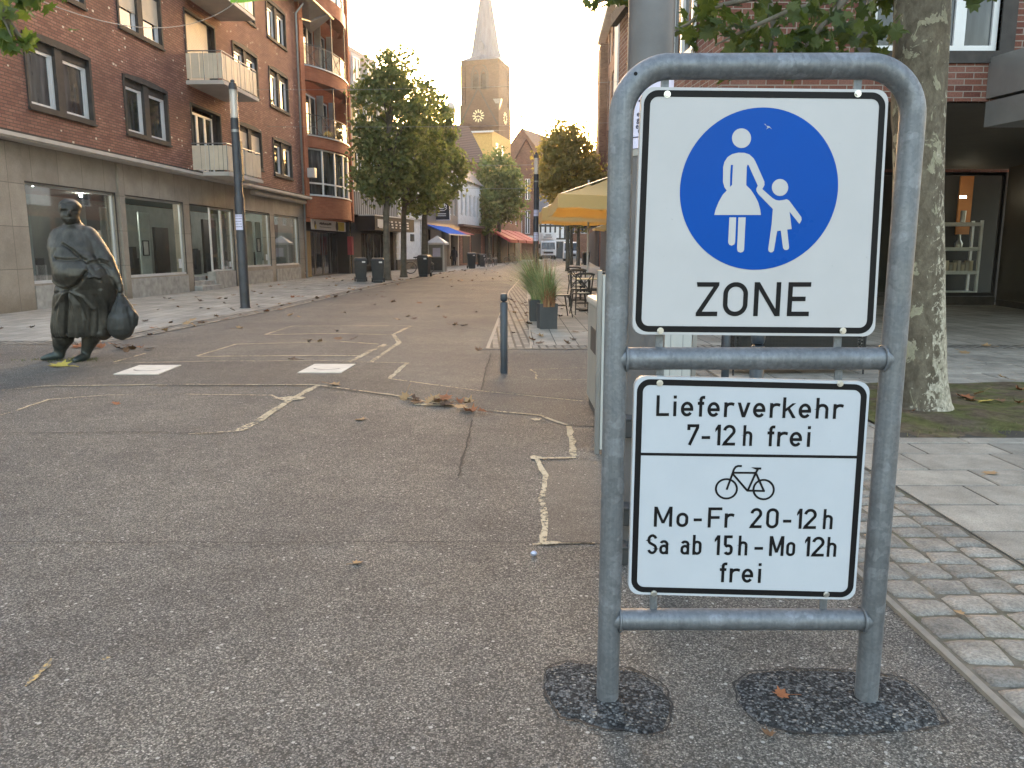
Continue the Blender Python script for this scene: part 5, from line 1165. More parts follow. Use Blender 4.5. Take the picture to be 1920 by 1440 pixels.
def bollard(label, loc):
    t = thing('bollard', label, 'bollard', loc, 0, 'dark steel bollards')
    mb = MB(); mb.lathe([(.042,-.03),(.042,.80),(.039,.805),(.039,.815),(.030,.82)], 20); mb.build('post', M_BOLL, t, smooth=True)
    mb = MB(); mb.lathe([(.02,.82),(.037,.83),(.042,.85),(.042,.885),(.036,.905),(.018,.915),(.001,.917)], 20); mb.build('knob', M_BOLL, t, smooth=True)
    return t
bo = bollard('dark blue-grey bollard with ball top beside the darker asphalt patch', (*G(945,700),0))
again(bo, 'dark bollard half hidden behind the white times plate', (1.52,4.85,0)); again(bo, 'dark bollard seen in the gap under the zone sign beside the pavement', (2.35,8.6,0))
wb = thing('wire_basket_planter', 'black wire mesh planter box glimpsed between the sign and its right post', 'planter', (3.2,8.95,0), R(4))
m = Mat('wire_mesh', rough=.5); sp = m.n('ShaderNodeSeparateXYZ'); m.lk(m.co(), sp.inputs[0])
u = m.math('GREATER_THAN', m.math('FRACT', m.math('MULTIPLY', m.math('ADD', sp.outputs[0], sp.outputs[1]), 26.)), .62); v = m.math('GREATER_THAN', m.math('FRACT', m.math('MULTIPLY', sp.outputs[2], 26.)), .62)
m.set('Base Color', (.014,.014,.014)); m.set('Alpha', m.math('MAXIMUM', u, v)); M_MESH = m.m
mb = MB(); x0, x1 = -.75, .75
mb.quad((x0,-.2,.1),(x1,-.2,.1),(x1,-.2,.75),(x0,-.2,.75)); mb.quad((x0,.2,.1),(x1,.2,.1),(x1,.2,.75),(x0,.2,.75)); mb.quad((x0,-.2,.1),(x0,.2,.1),(x0,.2,.75),(x0,-.2,.75)); mb.quad((x1,-.2,.1),(x1,.2,.1),(x1,.2,.75),(x1,-.2,.75)); mb.build('mesh_side', M_MESH, wb)
mb = MB()
for z in (.1,.75): mb.tube([(x0,-.2,z),(x1,-.2,z),(x1,.2,z),(x0,.2,z)], .012, 6, closed=True)
for x in (x0,x1):
    for y in (-.2,.2): mb.tube([(x,y,0),(x,y,.75)], .012, 6)
mb.build('wire_frame', M_BLACK, wb); mb = MB(); mb.box(x0+.06,x1-.06,-.15,.15,.12,.5); mb.build('liner', M_INTD, wb)

# ------------------------------------------------------------------ planters with grasses
m = Mat('reed_green', rough=.6); rn = m.n('ShaderNodeNewGeometry').outputs['Random Per Island']; m.set('Base Color', m.ramp(rn, [(0., (.14,.21,.075)), (.55, (.26,.33,.13)), (.85, (.38,.40,.19)), (1., (.55,.49,.29))])); M_REED = m.m
m = Mat('reed_rust', rough=.7); rn = m.n('ShaderNodeNewGeometry').outputs['Random Per Island']; m.set('Base Color', m.ramp(rn, [(0., (.16,.075,.035)), (.6, (.28,.13,.06)), (1., (.38,.25,.12))])); M_RUST = m.m
def arched(mb, n, h, spread, r, w=.004, up=.6, base=.1, bias=0):
    for _ in range(n):
        a = r.uniform(0,6.283); bx, by = base*r.uniform(-1,1), base*r.uniform(-1,1); L = h*r.uniform(.55,1.12); out = spread*r.uniform(.1,1.)
        px, py = -math.sin(a)*w, math.cos(a)*w; vs = []
        for k in range(6):
            t = k/5; d = out*(t**1.8); z = L*(t - .62*max(0,out/spread-.2)*t**2.4); ww = 1-t*.9
            x, y = bx+d*math.cos(a)+bias*t*t, by+d*math.sin(a); vs += [(x-px*ww,y-py*ww,z),(x+px*ww,y+py*ww,z)]
        mb.add(vs, [(2*k,2*k+1,2*k+3,2*k+2) for k in range(5)])
def planter(label, loc, rz, glabel, seed, rust, h=.75, spread=.5, hb=.45, n=480, bias=0):
    t = thing('planter', label, 'planter', loc, rz, 'square dark planters along the cafe'); s = .165
    mb = MB(); mb.add([(-s*.92,-s*.92,0),(s*.92,-s*.92,0),(s*.92,s*.92,0),(-s*.92,s*.92,0),(-s,-s,hb),(s,-s,hb),(s,s,hb),(-s,s,hb),(-s+.02,-s+.02,hb),(s-.02,-s+.02,hb),(s-.02,s-.02,hb),(-s+.02,s-.02,hb),(-s+.02,-s+.02,hb-.05),(s-.02,-s+.02,hb-.05),(s-.02,s-.02,hb-.05),(-s+.02,s-.02,hb-.05)],
        [(0,3,2,1),(0,1,5,4),(1,2,6,5),(2,3,7,6),(3,0,4,7),(4,5,9,8),(5,6,10,9),(6,7,11,10),(7,4,8,11),(8,9,13,12),(9,10,14,13),(10,11,15,14),(11,8,12,15)]); mb.build('pot', M_ANTHR, t)
    mb = MB(); mb.quad((-s+.02,-s+.02,hb-.045),(s-.02,-s+.02,hb-.045),(s-.02,s-.02,hb-.045),(-s+.02,s-.02,hb-.045)); mb.build('soil', M_SOIL, t)
    gr = thing('ornamental_grass', glabel, 'grass plant', (loc[0],loc[1],hb-.05), rz, 'ornamental grasses in the planters'); r = random.Random(seed)
    mb = MB(); arched(mb, n, h, spread, r, .0075, bias=bias); mb.build('blades', M_REED, gr, recalc=False)
    mb = MB(); arched(mb, n//7, h*1.35, spread*.8, r, .006, bias=bias*.5); mb.build('seed_stems', M_RUST, gr, recalc=False)
    if rust: mb = MB(); arched(mb, 260, .42, .18, r, .008, base=.10); mb.v = [(x, y-.09, z) for x, y, z in mb.v]; mb.build('rust_blades', M_RUST, gr, recalc=False)
    return t
pp = G(1024,618)
planter('square anthracite planter nearest the bollard, holding a rust-red and green grass', (pp[0]+.02,pp[1]+.16,.008), R(9), 'tall arching grass with rust-brown heart in the nearer planter', 5, True, .80, .62)
planter('dark planter standing just behind the rust-red grass planter', (.50,15.7,.008), R(3), 'big pale green arching grass in the planter behind', 9, False, 1.0, .95, .42, 700, -.22)

# ------------------------------------------------------------------ cafe furniture
M_WOODB = plain('bentwood_black', (.022,.018,.015), .45); M_CANE = plain('cane_seat', (.50,.44,.30), .7, 0, .15, 20); M_TTOP = plain('table_top', (.52,.42,.26), .5, 0, .15, 5)
def chair(label, loc, rz):
    t = thing('bistro_chair', label, 'chair', loc, rz, 'black bistro chairs at the cafe')
    mb = MB(); mb.lathe([(.001,.44),(.185,.44),(.185,.462),(.17,.468),(.001,.468)], 20); mb.build('seat', M_CANE, t, smooth=True)
    mb = MB(); mb.tube([(.195*math.cos(i*math.pi/12),.195*math.sin(i*math.pi/12),.452) for i in range(24)], .015, 6, closed=True); mb.build('seat_ring', M_WOODB, t, smooth=True)
    for sx in (-1,1):
        mb = MB(); mb.tube([(sx*.21,-.21,0),(sx*.165,-.13,.44)], [.012,.016], 7); mb.build('leg', M_WOODB, t, smooth=True)
        mb = MB(); mb.tube([(sx*.20,.24,0),(sx*.165,.15,.44),(sx*.18,.19,.66),(sx*.19,.235,.86)], [.012,.016,.015,.014], 7); mb.build('leg', M_WOODB, t, smooth=True)
    mb = MB(); mb.tube([(-.21,.235,.86),(-.12,.265,.885),(0,.275,.89),(.12,.265,.885),(.21,.235,.86)], .022, 7); mb.build('back_rail', M_WOODB, t, smooth=True)
    mb = MB(); mb.tube([(-.165,.16,.47),(0,.225,.66),(.165,.25,.86)], .011, 6); mb.tube([(.165,.16,.47),(0,.235,.66),(-.165,.25,.86)], .011, 6); mb.build('cross_back', M_WOODB, t, smooth=True)
    mb = MB(); mb.tube([(.13*math.cos(i*math.pi/10),.13*math.sin(i*math.pi/10)-.0,.24) for i in range(20)], .009, 6, closed=True); mb.build('stretcher', M_WOODB, t, smooth=True)
    return t
ch = chair('black bistro chair nearest the planter, turned side-on to the street', (1.02,16.6,.008), R(100))
for L, p, a in (('black bistro chair with cream seat in the middle of the cafe group', (1.52,17.3,.008), 190), ('black bistro chair tucked behind the front cafe table', (1.62,19.2,.008), 5), ('black bistro chair behind the grey left sign post', (2.15,17.6,.008), 170), ('black bistro chair at the back table under the parasol', (1.75,21.0,.008), 175), ('black bistro chair farthest back under the parasol', (1.85,23.0,.008), 10)):
    again(ch, L, p, R(a))
def table(label, loc, rz):
    t = thing('cafe_table', label, 'table', loc, rz, 'square cafe tables')
    mb = MB(); mb.box(-.34,.34,-.34,.34,.715,.745); mb.build('tabletop', M_TTOP, t, bevel=.004); mb = MB(); mb.tube([(0,0,.03),(0,0,.714)], .03, 10); mb.build('column', M_WOODB, t, smooth=True)
    mb = MB(); mb.bar((-.26,-.26,.02),(.26,.26,.02),.06,.035); mb.bar((-.26,.26,.021),(.26,-.26,.021),.06,.033); mb.build('foot', M_WOODB, t)
    return t
tb = table('square cafe table with pale wooden top in front of the chairs', (1.78,18.3,.008), R(5)); again(tb, 'square cafe table farther back under the yellow parasol', (1.9,22.0,.008), R(-8))
m = Mat('parasol_cloth', (.72,.54,.24), .8); tl = m.n('ShaderNodeBsdfTranslucent'); tl.inputs['Color'].default_value = (.72,.42,.10,1); mx = m.n('ShaderNodeMixShader'); mx.inputs[0].default_value = .4
m.lk(m.b.outputs[0], mx.inputs[1]); m.lk(tl.outputs[0], mx.inputs[2]); m.lk(mx.outputs[0], m.t.nodes['Material Output'].inputs['Surface']); M_PARA = m.m
def parasol(label, c, hx, hy, zb, zt, zap, seed):
    t = thing('parasol', label, 'parasol', (c[0],c[1],0), 0, 'yellow cafe parasols'); r = random.Random(seed)
    mb = MB(); P = []
    cor = [(-hx,-hy),(hx,-hy),(hx,hy),(-hx,hy)]
    for i in range(4):
        a, b = cor[i], cor[(i+1) % 4]
        for k in range(10): u = k/10; P.append((a[0]+(b[0]-a[0])*u, a[1]+(b[1]-a[1])*u, -.10*math.sin(math.pi*u)*.6))
    n = len(P); vs = []; fs = []
    for k in range(7):
        u = k/6
        for x, y, s_ in P: vs.append((x*u, y*u, zap+(zt-zap)*u + s_*u*(1 if 0 < u < 1 else (1 if u == 1 else 0)) - .12*math.sin(math.pi*u)))
    for k in range(6):
        for j in range(n): fs.append((k*n+j, k*n+(j+1)%n, (k+1)*n+(j+1)%n, (k+1)*n+j))
    mb.add(vs, fs); mb.build('canopy', M_PARA, t, smooth=True, angle=50)
    mb = MB(); vs = []; 
    for k in range(4):
        u = k/3
        for x, y, s_ in P: w_ = .02*u*math.sin(x*9+y*7+seed); vs.append((x*(1+.004)+w_*(y>0), y*(1+.004)+w_, zt+s_+(zb-zt)*u+.015*math.sin(x*6+y*6)*u))
    mb.add(vs, [(k*n+j, k*n+(j+1)%n, (k+1)*n+(j+1)%n, (k+1)*n+j) for k in range(3) for j in range(n)]); mb.build('valance', M_PARA, t, smooth=True, angle=60)
    mb = MB(); mb.tube([(0,0,0),(0,0,zap+.12)], .035, 10); mb.build('pole', M_ALU, t, smooth=True)
    for x, y in cor: mb = MB(); mb.bar((0,0,zap-.1),(x,y,zt-.02),.03,.02); mb.build('rib', M_ALU, t)
    mb = MB(); mb.box(-.4,.4,-.4,.4,.0,.09); mb.build('base', M_CONC, t)
    return t
parasol('large yellow parasol spread over the cafe tables', (2.95,20.0), 1.94, 2.4, 2.31, 2.60, 3.45, 3)
parasol('smaller yellow parasol farther back, only its corner showing', (2.6,27.5), 1.62, 1.6, 2.32, 2.72, 3.6, 8)
parasol('small pale far parasol under the dark trees', (6.3,52), 1.0, 1.0, 2.65, 2.78, 3.25, 5)
# ------------------------------------------------------------------ bronze statue
m = Mat('bronze', rough=.42, metal=.55); co = m.co(); f = m.noise(3.5, 6, .65, co=co); g_ = m.noise(22, 5, .65, co=co); st = m.noise(1., 6, .6, co=m.co('Object', scale=(16,16,2.)))
base = m.ramp(f, [(.3, (.030,.029,.025)), (.55, (.062,.059,.050)), (.75, (.095,.09,.075))]); base = m.mix(.6, base, m.ramp(st, [(.3, .22), (.7, .72)]), 'OVERLAY')
sp = m.n('ShaderNodeSeparateXYZ'); m.lk(co, sp.inputs[0]); base = m.mix(m.ramp(m.math('ADD', sp.outputs[2], m.math('MULTIPLY', f, .3)), [(.20, .45), (.34, 0.)]), base, (.05,.085,.085))
m.set('Base Color', base); m.set('Roughness', m.ramp(g_, [(.3, .36), (.7, .58)])); m.bump(g_, .25, .01); M_BRONZE = m.m
def sculpt(name, shapes, voxel, mat, parent, it=4, disp=None):
    mb = MB()
    for s in shapes:
        if s[0] == 'm': mb.add(s[1], s[2])
        elif s[0] == 'e': mb.ell(s[1], s[2], 20, 14, rot=s[3] if len(s) > 3 else None)
        else:
            P = [Vector(p[:3]) for p in s[1]]; rr_ = [p[3] for p in s[1]]
            mb.tube(P, rr_, 14)
            for p, r in zip(P, rr_): mb.ell(p, (r,r,r), 14, 9)
    o = mb.build('tmp', None); md = o.modifiers.new('r', 'REMESH'); md.mode = 'VOXEL'; md.voxel_size = voxel
    sm_ = o.modifiers.new('s', 'SMOOTH'); sm_.iterations = it; sm_.factor = .5
    dg = bpy.context.evaluated_depsgraph_get(); me = bpy.data.meshes.new_from_object(o.evaluated_get(dg)); bpy.data.objects.remove(o)
    if disp:
        ns = [v.normal.copy() for v in me.vertices]
        for v, n in zip(me.vertices, ns): v.co += n*disp(v.co, n)
    me.name = name; me.polygons.foreach_set('use_smooth', [True]*len(me.polygons)); me.materials.clear(); me.materials.append(mat)
    q = bpy.data.objects.new(name, me); COL.objects.link(q); q.parent = parent; return q
ss = .001545; SY = 10.05
sx_, sy_, _ = D(128.75, 674.4, SY)
stt = thing('statue', 'bronze statue of a stout barefoot woman carrying a tied bag beside the street', 'statue', (sx_, SY, 0), 0)
def q(zx, zy, y, r=None):
    p = D(60+zx*.22917, 360+zy*.22917, SY); return (p[0]-sx_, y, max(p[2], .01)) + ((r*ss,) if r else ())
def unq(p):
    x, z = p.x+sx_, p.z; d = SY*math.cos(CP)-(z-CH)*math.sin(CP); return (960+CF*x/d-60)/.22917, (720-CF*(SY*math.sin(CP)+(z-CH)*math.cos(CP))/d-360)/.22917
def E_(zx, zy, y, rx, rz, ry, rot=None): return ('e', q(zx,zy,y), (rx*ss, ry, rz*ss), rot) if rot else ('e', q(zx,zy,y), (rx*ss, ry, rz*ss))
rotH = Matrix.Rotation(R(-8), 3, 'Y')
PROF = [(262,275,388,.10,.0),(285,225,425,.15,.02),(310,182,462,.185,.02),(345,162,492,.205,.01),(400,152,525,.235,.0),(450,158,545,.255,-.02),(500,178,562,.27,-.03),(560,200,590,.295,-.05),(620,222,640,.325,-.07),(680,230,678,.33,-.07),(740,228,698,.30,-.05),(790,220,704,.275,-.03),(840,204,702,.265,-.02),(900,192,690,.255,-.01),(960,186,676,.25,0),(1030,177,662,.245,0),(1090,170,656,.24,0),(1140,171,656,.235,0),(1176,182,650,.22,0)]
def torso():
    mb = MB(); N = 40; vs = []; fs = []
    for zy, l, r, dp, off in PROF:
        c, _, z = q((l+r)/2, zy, 0); w = (r-l)/2*ss
        for k in range(N):
            a = 2*math.pi*k/N; e = .86; ca, sa = math.cos(a), math.sin(a)
            vs.append((c+w*math.copysign(abs(ca)**e, ca), off+dp*math.copysign(abs(sa)**e, sa), z))
    for i in range(len(PROF)-1):
        for k in range(N): fs.append((i*N+k, i*N+(k+1)%N, (i+1)*N+(k+1)%N, (i+1)*N+k))
    fs += [tuple(range(N)), tuple(range((len(PROF)-1)*N, len(PROF)*N))]
    return vs, fs
shapes = [('m', *torso()), E_(322,150,-.05,76,93,.135,rotH), E_(336,205,-.085,62,62,.115,rotH), E_(318,126,-.02,82,70,.145), ('t',[q(322,200,-.02,60),q(332,275,.0,68),q(340,320,.02,90)]),
 E_(374,178,-.185,10,24,.032), E_(360,222,-.165,24,10,.026), E_(345,243,-.14,30,15,.04), E_(243,168,.0,10,24,.03), E_(430,560,-.16,150,95,.16), E_(410,660,-.16,165,115,.25),
 ('t',[q(440,370,.02,92),q(540,470,.0,74),q(620,560,-.04,64),q(690,680,-.06,48),q(722,735,-.07,36)]), E_(738,770,-.07,30,42,.045), E_(748,800,-.08,24,28,.05),
 ('t',[q(228,360,.06,72),q(180,430,.12,56),q(154,500,.17,44),q(188,560,.2,40),q(240,620,.22,42)]),
 ('t',[q(264,1100,.0,92),q(256,1190,.0,84),q(238,1240,.0,66),q(226,1295,.01,46),q(222,1330,.01,44)]), ('t',[q(222,1335,.0,42),q(165,1345,-.04,32),q(105,1358,-.06,17)]),
 ('t',[q(486,1100,.02,90),q(478,1190,.02,72),q(456,1250,.02,54),q(438,1305,.02,42),q(432,1340,.02,40)]), ('t',[q(432,1345,.0,38),q(428,1352,-.12,32),q(424,1360,-.2,22)]),
 ('t',[q(585,1080,-.02,76),q(588,1150,-.02,66)])]
# creases and ridges drawn on the cloth: (points, half width, height)
FOLD = [([(385,795),(372,900),(358,1040),(352,1190)],14,-.050),([(385,795),(300,808),(228,832)],10,-.020),([(385,800),(330,860),(268,940)],11,.018),([(378,800),(320,900),(300,1040),(310,1150)],12,.014),([(388,800),(430,920),(452,1060),(450,1170)],12,.016),
 ([(392,800),(480,900),(520,1040),(520,1180)],13,-.018),([(395,795),(510,850),(575,950)],12,.016),([(560,960),(552,1080),(540,1190)],12,-.020),([(640,800),(655,930),(640,1100)],13,.016),([(600,840),(610,980),(600,1130)],11,-.014),([(230,1000),(225,1100),(235,1170)],10,-.014),
 ([(232,745),(290,782),(385,795),(470,765),(540,700),(565,650)],13,-.034),([(255,720),(320,760),(390,772)],9,.010),
 ([(342,425),(400,455),(470,510),(540,560),(610,620)],10,-.026),([(365,420),(440,465),(500,515)],8,.014),([(300,545),(400,552),(500,545)],12,-.020),([(285,470),(272,520),(300,545)],9,-.008),
 ([(548,562),(610,535),(660,560)],8,.014),([(552,575),(640,585),(690,620)],8,-.014),([(560,590),(650,640),(690,690)],8,.014),([(560,600),(610,680),(640,720)],8,-.012),([(585,690),(615,685),(640,695)],8,.02),
 ([(310,160),(345,158)],6,-.022),([(385,158),(398,160)],5,-.018),([(335,212),(360,214),(385,211)],4,-.014),([(300,140),(345,140)],5,.008),([(250,130),(300,95),(370,100)],6,-.008),([(330,205),(345,190)],5,-.006)]
def segd(px, pz, a, b):
    dx, dz = b[0]-a[0], b[1]-a[1]; t = max(0, min(1, ((px-a[0])*dx+(pz-a[1])*dz)/(dx*dx+dz*dz))); return math.hypot(px-a[0]-t*dx, pz-a[1]-t*dz)
def fold(p, n):
    d = .004*mnoise.noise(p*5) + .0016*mnoise.noise(p*22)
    zx, zy = unq(p); fr = max(0., min(1., -n.y*1.4+.25))
    if fr > 0:
        for L, w, h in FOLD:
            if min(c[0] for c in L)-3*w < zx < max(c[0] for c in L)+3*w and min(c[1] for c in L)-3*w < zy < max(c[1] for c in L)+3*w:
                t = min(segd(zx, zy, L[i], L[i+1]) for i in range(len(L)-1))/w
                if t < 3: d += 1.3*h*math.exp(-t*t)*fr
    if zy > 830 and zy < 1190: d += .006*math.sin(math.atan2(p.y, p.x-.1)*17+2*mnoise.noise(p*3))*min(1,(zy-830)/150)
    return d
sculpt('body', shapes, .012, M_BRONZE, stt, 2, fold)
bagm = plain('bronze_bag', (.040,.042,.041), .55, .45, .3, 6, .2)
bsh = [('t',[q(742,830,-.08,20),q(748,880,-.08,34),q(752,960,-.09,68),q(752,1040,-.09,96),q(752,1100,-.08,104),q(755,1135,-.08,70)]), ('t',[q(762,850,-.05,12),q(810,930,-.03,18),q(855,1020,-.02,24),q(852,1080,-.02,20)]), ('t',[q(770,870,-.06,14),q(830,990,-.05,34),q(820,1090,-.06,44)]), E_(745,835,-.08,26,16,.04)]
bsh += [('t',[q(735,860,-.13,6),q(715,960,-.17,10),q(700,1050,-.16,6)]),('t',[q(748,860,-.13,6),q(755,960,-.20,10),q(765,1050,-.22,6)]),('t',[q(752,860,-.12,6),q(790,970,-.17,9),q(805,1060,-.18,6)])]
sculpt('bag', bsh, .010, bagm, stt, 3, lambda p, n: .004*mnoise.noise(p*14))
tag(stt, None, None)

# ------------------------------------------------------------------ trees
def leafmat(name, cols, trans=(.30,.42,.05), k=.45):
    m = Mat(name, rough=.6, spec=.3); rn = m.n('ShaderNodeNewGeometry').outputs['Random Per Island']
    m.set('Base Color', m.ramp(rn, [(i/(len(cols)-1), c) for i, c in enumerate(cols)]))
    tl = m.n('ShaderNodeBsdfTranslucent'); tl.inputs['Color'].default_value = (*trans, 1); mx = m.n('ShaderNodeMixShader'); mx.inputs[0].default_value = k
    m.lk(m.b.outputs[0], mx.inputs[1]); m.lk(tl.outputs[0], mx.inputs[2]); m.lk(mx.outputs[0], m.t.nodes['Material Output'].inputs['Surface']); return m.m
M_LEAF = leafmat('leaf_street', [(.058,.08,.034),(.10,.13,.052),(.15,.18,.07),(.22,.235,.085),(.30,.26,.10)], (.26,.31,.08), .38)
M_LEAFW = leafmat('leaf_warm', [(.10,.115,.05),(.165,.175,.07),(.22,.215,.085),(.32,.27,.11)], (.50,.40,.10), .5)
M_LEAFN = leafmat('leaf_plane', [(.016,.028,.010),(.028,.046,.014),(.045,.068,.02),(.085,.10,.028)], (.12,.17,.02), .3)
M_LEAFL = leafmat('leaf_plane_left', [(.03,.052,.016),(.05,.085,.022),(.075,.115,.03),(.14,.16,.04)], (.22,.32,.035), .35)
M_BARK = plain('bark_street', (.13,.115,.085), .9, 0, .35, 5, .5)
m = Mat('bark_plane', rough=.85, spec=.2); co = m.co('Object', scale=(1,1,.62)); n1 = m.noise(7, 5, .62, co=co, dist=.6); n2 = m.noise(11, 5, .6, co=co, dist=.5); n3 = m.noise(40, 4, .7, co=co)
base = m.ramp(n2, [(.3, (.075,.062,.045)), (.55, (.13,.112,.082)), (.75, (.175,.155,.115))])
base = m.mix(m.ramp(n1, [(.595, 0.), (.607, 1.)]), base, m.ramp(n2, [(.35, (.27,.25,.185)), (.6, (.25,.24,.165)), (.7, (.36,.335,.25))]))
sp = m.n('ShaderNodeSeparateXYZ'); m.lk(m.co(), sp.inputs[0]); n4 = m.noise(22, 5, .62, co=co, dist=.8)
side = m.math('ADD', m.math('MULTIPLY', sp.outputs[0], 1.1), n4)
base = m.mix(m.ramp(side, [(.47, 0.), (.482, 1.)]), base, m.ramp(n3, [(.35, (.25,.225,.17)), (.6, (.40,.375,.30))]))
base = m.mix(.4, base, m.ramp(n3, [(.3, .2), (.7, .75)]), 'OVERLAY'); m.set('Base Color', base); m.bump(m.math('ADD', n2, m.math('ADD', m.math('MULTIPLY', n3, .4), m.math('MULTIPLY', n1, .8))), .7, .02); M_BARKP = m.m
def leafcard(mb, c, s, r, shape='q'):
    n = Vector((r.gauss(0,1), r.gauss(0,1), r.gauss(.5,.8))).normalized(); u = n.orthogonal().normalized(); a = r.uniform(0,6.283); v = n.cross(u); u, v = u*math.cos(a)+v*math.sin(a), v*math.cos(a)-u*math.sin(a)
    if shape == 'q':
        mb.add([c-u*s*.5, c+v*s*.38+n*s*.1, c+u*s*.5-n*s*.08, c-v*s*.38+n*s*.1], [(0,1,2),(0,2,3)])
    else:
        P = [(0,-.5),(.18,-.28),(.46,-.30),(.36,-.02),(.58,.14),(.30,.20),(.28,.34),(.10,.30),(0,.62),(-.10,.30),(-.28,.34),(-.30,.20),(-.58,.14),(-.36,-.02),(-.46,-.30),(-.18,-.28)]
        vs = [c+v*(.02*s)] + [c + u*(x*s) + v*(y*s) - n*(s*.35*x*x + s*.12*max(0,y)*y) + n*(s*.03*math.sin(9*x+7*y)) for x, y in P]
        mb.add(vs, [(0,i+1,(i+1) % len(P)+1) for i in range(len(P))])
def crown_leaves(mb, ells, n, s, r, shape='q', clump=22, sig=.30, core=.55, zmin=None):
    vol = [e[1][0]*e[1][1]*e[1][2] for e in ells]; tot = sum(vol); cl = []
    for e, v in zip(ells, vol):
        for _ in range(int(n/clump*v/tot)+1):
            d = Vector((r.gauss(0,1), r.gauss(0,1), r.gauss(0,1))).normalized(); k = core + (1.04-core)*r.random()**.55
            cl.append((Vector(e[0]) + Vector((d.x*e[1][0], d.y*e[1][1], d.z*e[1][2]))*k, sig*r.uniform(.55,1.35)))
    for c, sg in cl:
        for _ in range(clump):
            p = c + Vector((r.gauss(0,sg), r.gauss(0,sg), r.gauss(0,sg*.7)))
            if zmin and p.z < zmin: continue
            leafcard(mb, p, s*r.uniform(.6,1.3), r, shape)
    return cl
def tree(label, base, trunk, r0, ells, n, s, lmat, bmat, seed, group=None, name='tree', clump=22, sig=.3):
    """trunk: list of world points; ells: crown ellipsoids in world space"""
    t = thing(name, label, 'tree', base, 0, group); r = random.Random(seed); b = Vector(base)
    P = [Vector(p)-b for p in trunk]; mb = MB(); k = len(P)
    mb.tube([P[0]-Vector((0,0,.05)), P[0]+Vector((0,0,.10)), P[0]+Vector((0,0,.3))]+P[1:], [r0*1.5,r0*1.18,r0*1.04]+[r0*(1-.62*(i/(k-1))) for i in range(1,k)], 12)
    mb.build('trunk', bmat, t, smooth=True, angle=0)
    L = [(Vector(e[0])-b, e[1]) for e in ells]; mb = MB(); cl = crown_leaves(mb, L, n, s, r, clump=clump, sig=sig); mb.build('crown', lmat, t, recalc=False)
    mb = MB()
    for c, _ in r.sample(cl, min(26, len(cl))):
        z0 = P[1].z*.92 + (P[-1].z-P[1].z)*.75*r.random(); q0 = None
        for i in range(k-1):
            if P[i].z <= z0 <= P[i+1].z: u = (z0-P[i].z)/(P[i+1].z-P[i].z); q0 = P[i].lerp(P[i+1], u)
        if q0 is None: q0 = P[-1]
        if c.z < q0.z-.2: c = c + Vector((0,0,q0.z-c.z+.2))
        mid = q0.lerp(c, .5)+Vector((0,0,.15)); mb.tube([q0, mid, c], [r0*.26, r0*.16, r0*.05], 5, caps=False)
    mb.build('limb', bmat, t, smooth=True, angle=0); return t
def px_ell(px, py, Y, rx, ry, rd=None):
    c = D(px, py, Y); k = (Y*math.cos(CP)-(c[2]-CH)*math.sin(CP))/CF; return (c, (rx*k, (rd or rx)*k, ry*k))
def px_tree(label, bpx, Y, tops, ells, r0, n, s, lmat, seed, **kw):
    x, _, _ = D(bpx[0], bpx[1], Y); base = (x, Y, 0)
    return tree(label, base, [base] + [D(px, py, Y) for px, py in tops], r0, [px_ell(px, py, Y, rx, ry, rd) for px, py, rx, ry, rd in ells], n, s, lmat, M_BARK, seed, 'street trees', **kw)
px_tree('tall street tree with pointed crown nearest the wheelie bins', (726,526), 36.6, [(724,400),(728,280),(733,160)], [(718,305,54,80,54),(728,215,64,90,60),(735,140,40,55,40),(700,345,42,45,40)], .17, 6800, .22, M_LEAF, 3, sig=.21)
px_tree('slimmer street tree in the middle of the left row', (757,520), 40.8, [(757,400),(766,300),(775,200)], [(775,290,58,95,55),(772,200,42,65,40),(785,350,52,45,48)], .16, 4600, .23, M_LEAF, 4, sig=.23)
px_tree('broad street tree behind the left row beside the info kiosk', (797,513), 48.3, [(796,410),(806,320),(815,240)], [(822,310,48,75,44),(805,235,44,60,40),(838,330,32,50,32),(792,370,45,32,40)], .21, 5800, .26, M_LEAF, 6, sig=.26)
px_tree('round street tree in front of the ochre building', (936,492), 84, [(936,425),(934,380),(932,330)], [(932,350,44,62,44),(910,375,32,42,30),(955,370,28,48,28)], .26, 5000, .42, M_LEAF, 8, sig=.4)
px_tree('thin street tree beside the red awnings', (918,494), 80, [(917,440),(915,400)], [(905,395,26,40,26)], .16, 1800, .4, M_LEAF, 10, sig=.4)
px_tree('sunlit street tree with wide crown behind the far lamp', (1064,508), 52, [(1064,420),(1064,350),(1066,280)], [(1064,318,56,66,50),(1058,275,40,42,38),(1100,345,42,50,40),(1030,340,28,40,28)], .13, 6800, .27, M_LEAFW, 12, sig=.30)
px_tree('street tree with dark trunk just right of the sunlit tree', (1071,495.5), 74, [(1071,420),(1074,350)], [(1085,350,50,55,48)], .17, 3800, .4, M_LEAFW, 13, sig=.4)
px_tree('street tree closest to the yellow parasol edge on the right', (1084,496.5), 71, [(1084,420),(1090,350)], [(1112,345,40,55,44),(1098,400,45,28,40)], .17, 3600, .4, M_LEAFW, 14, sig=.4)
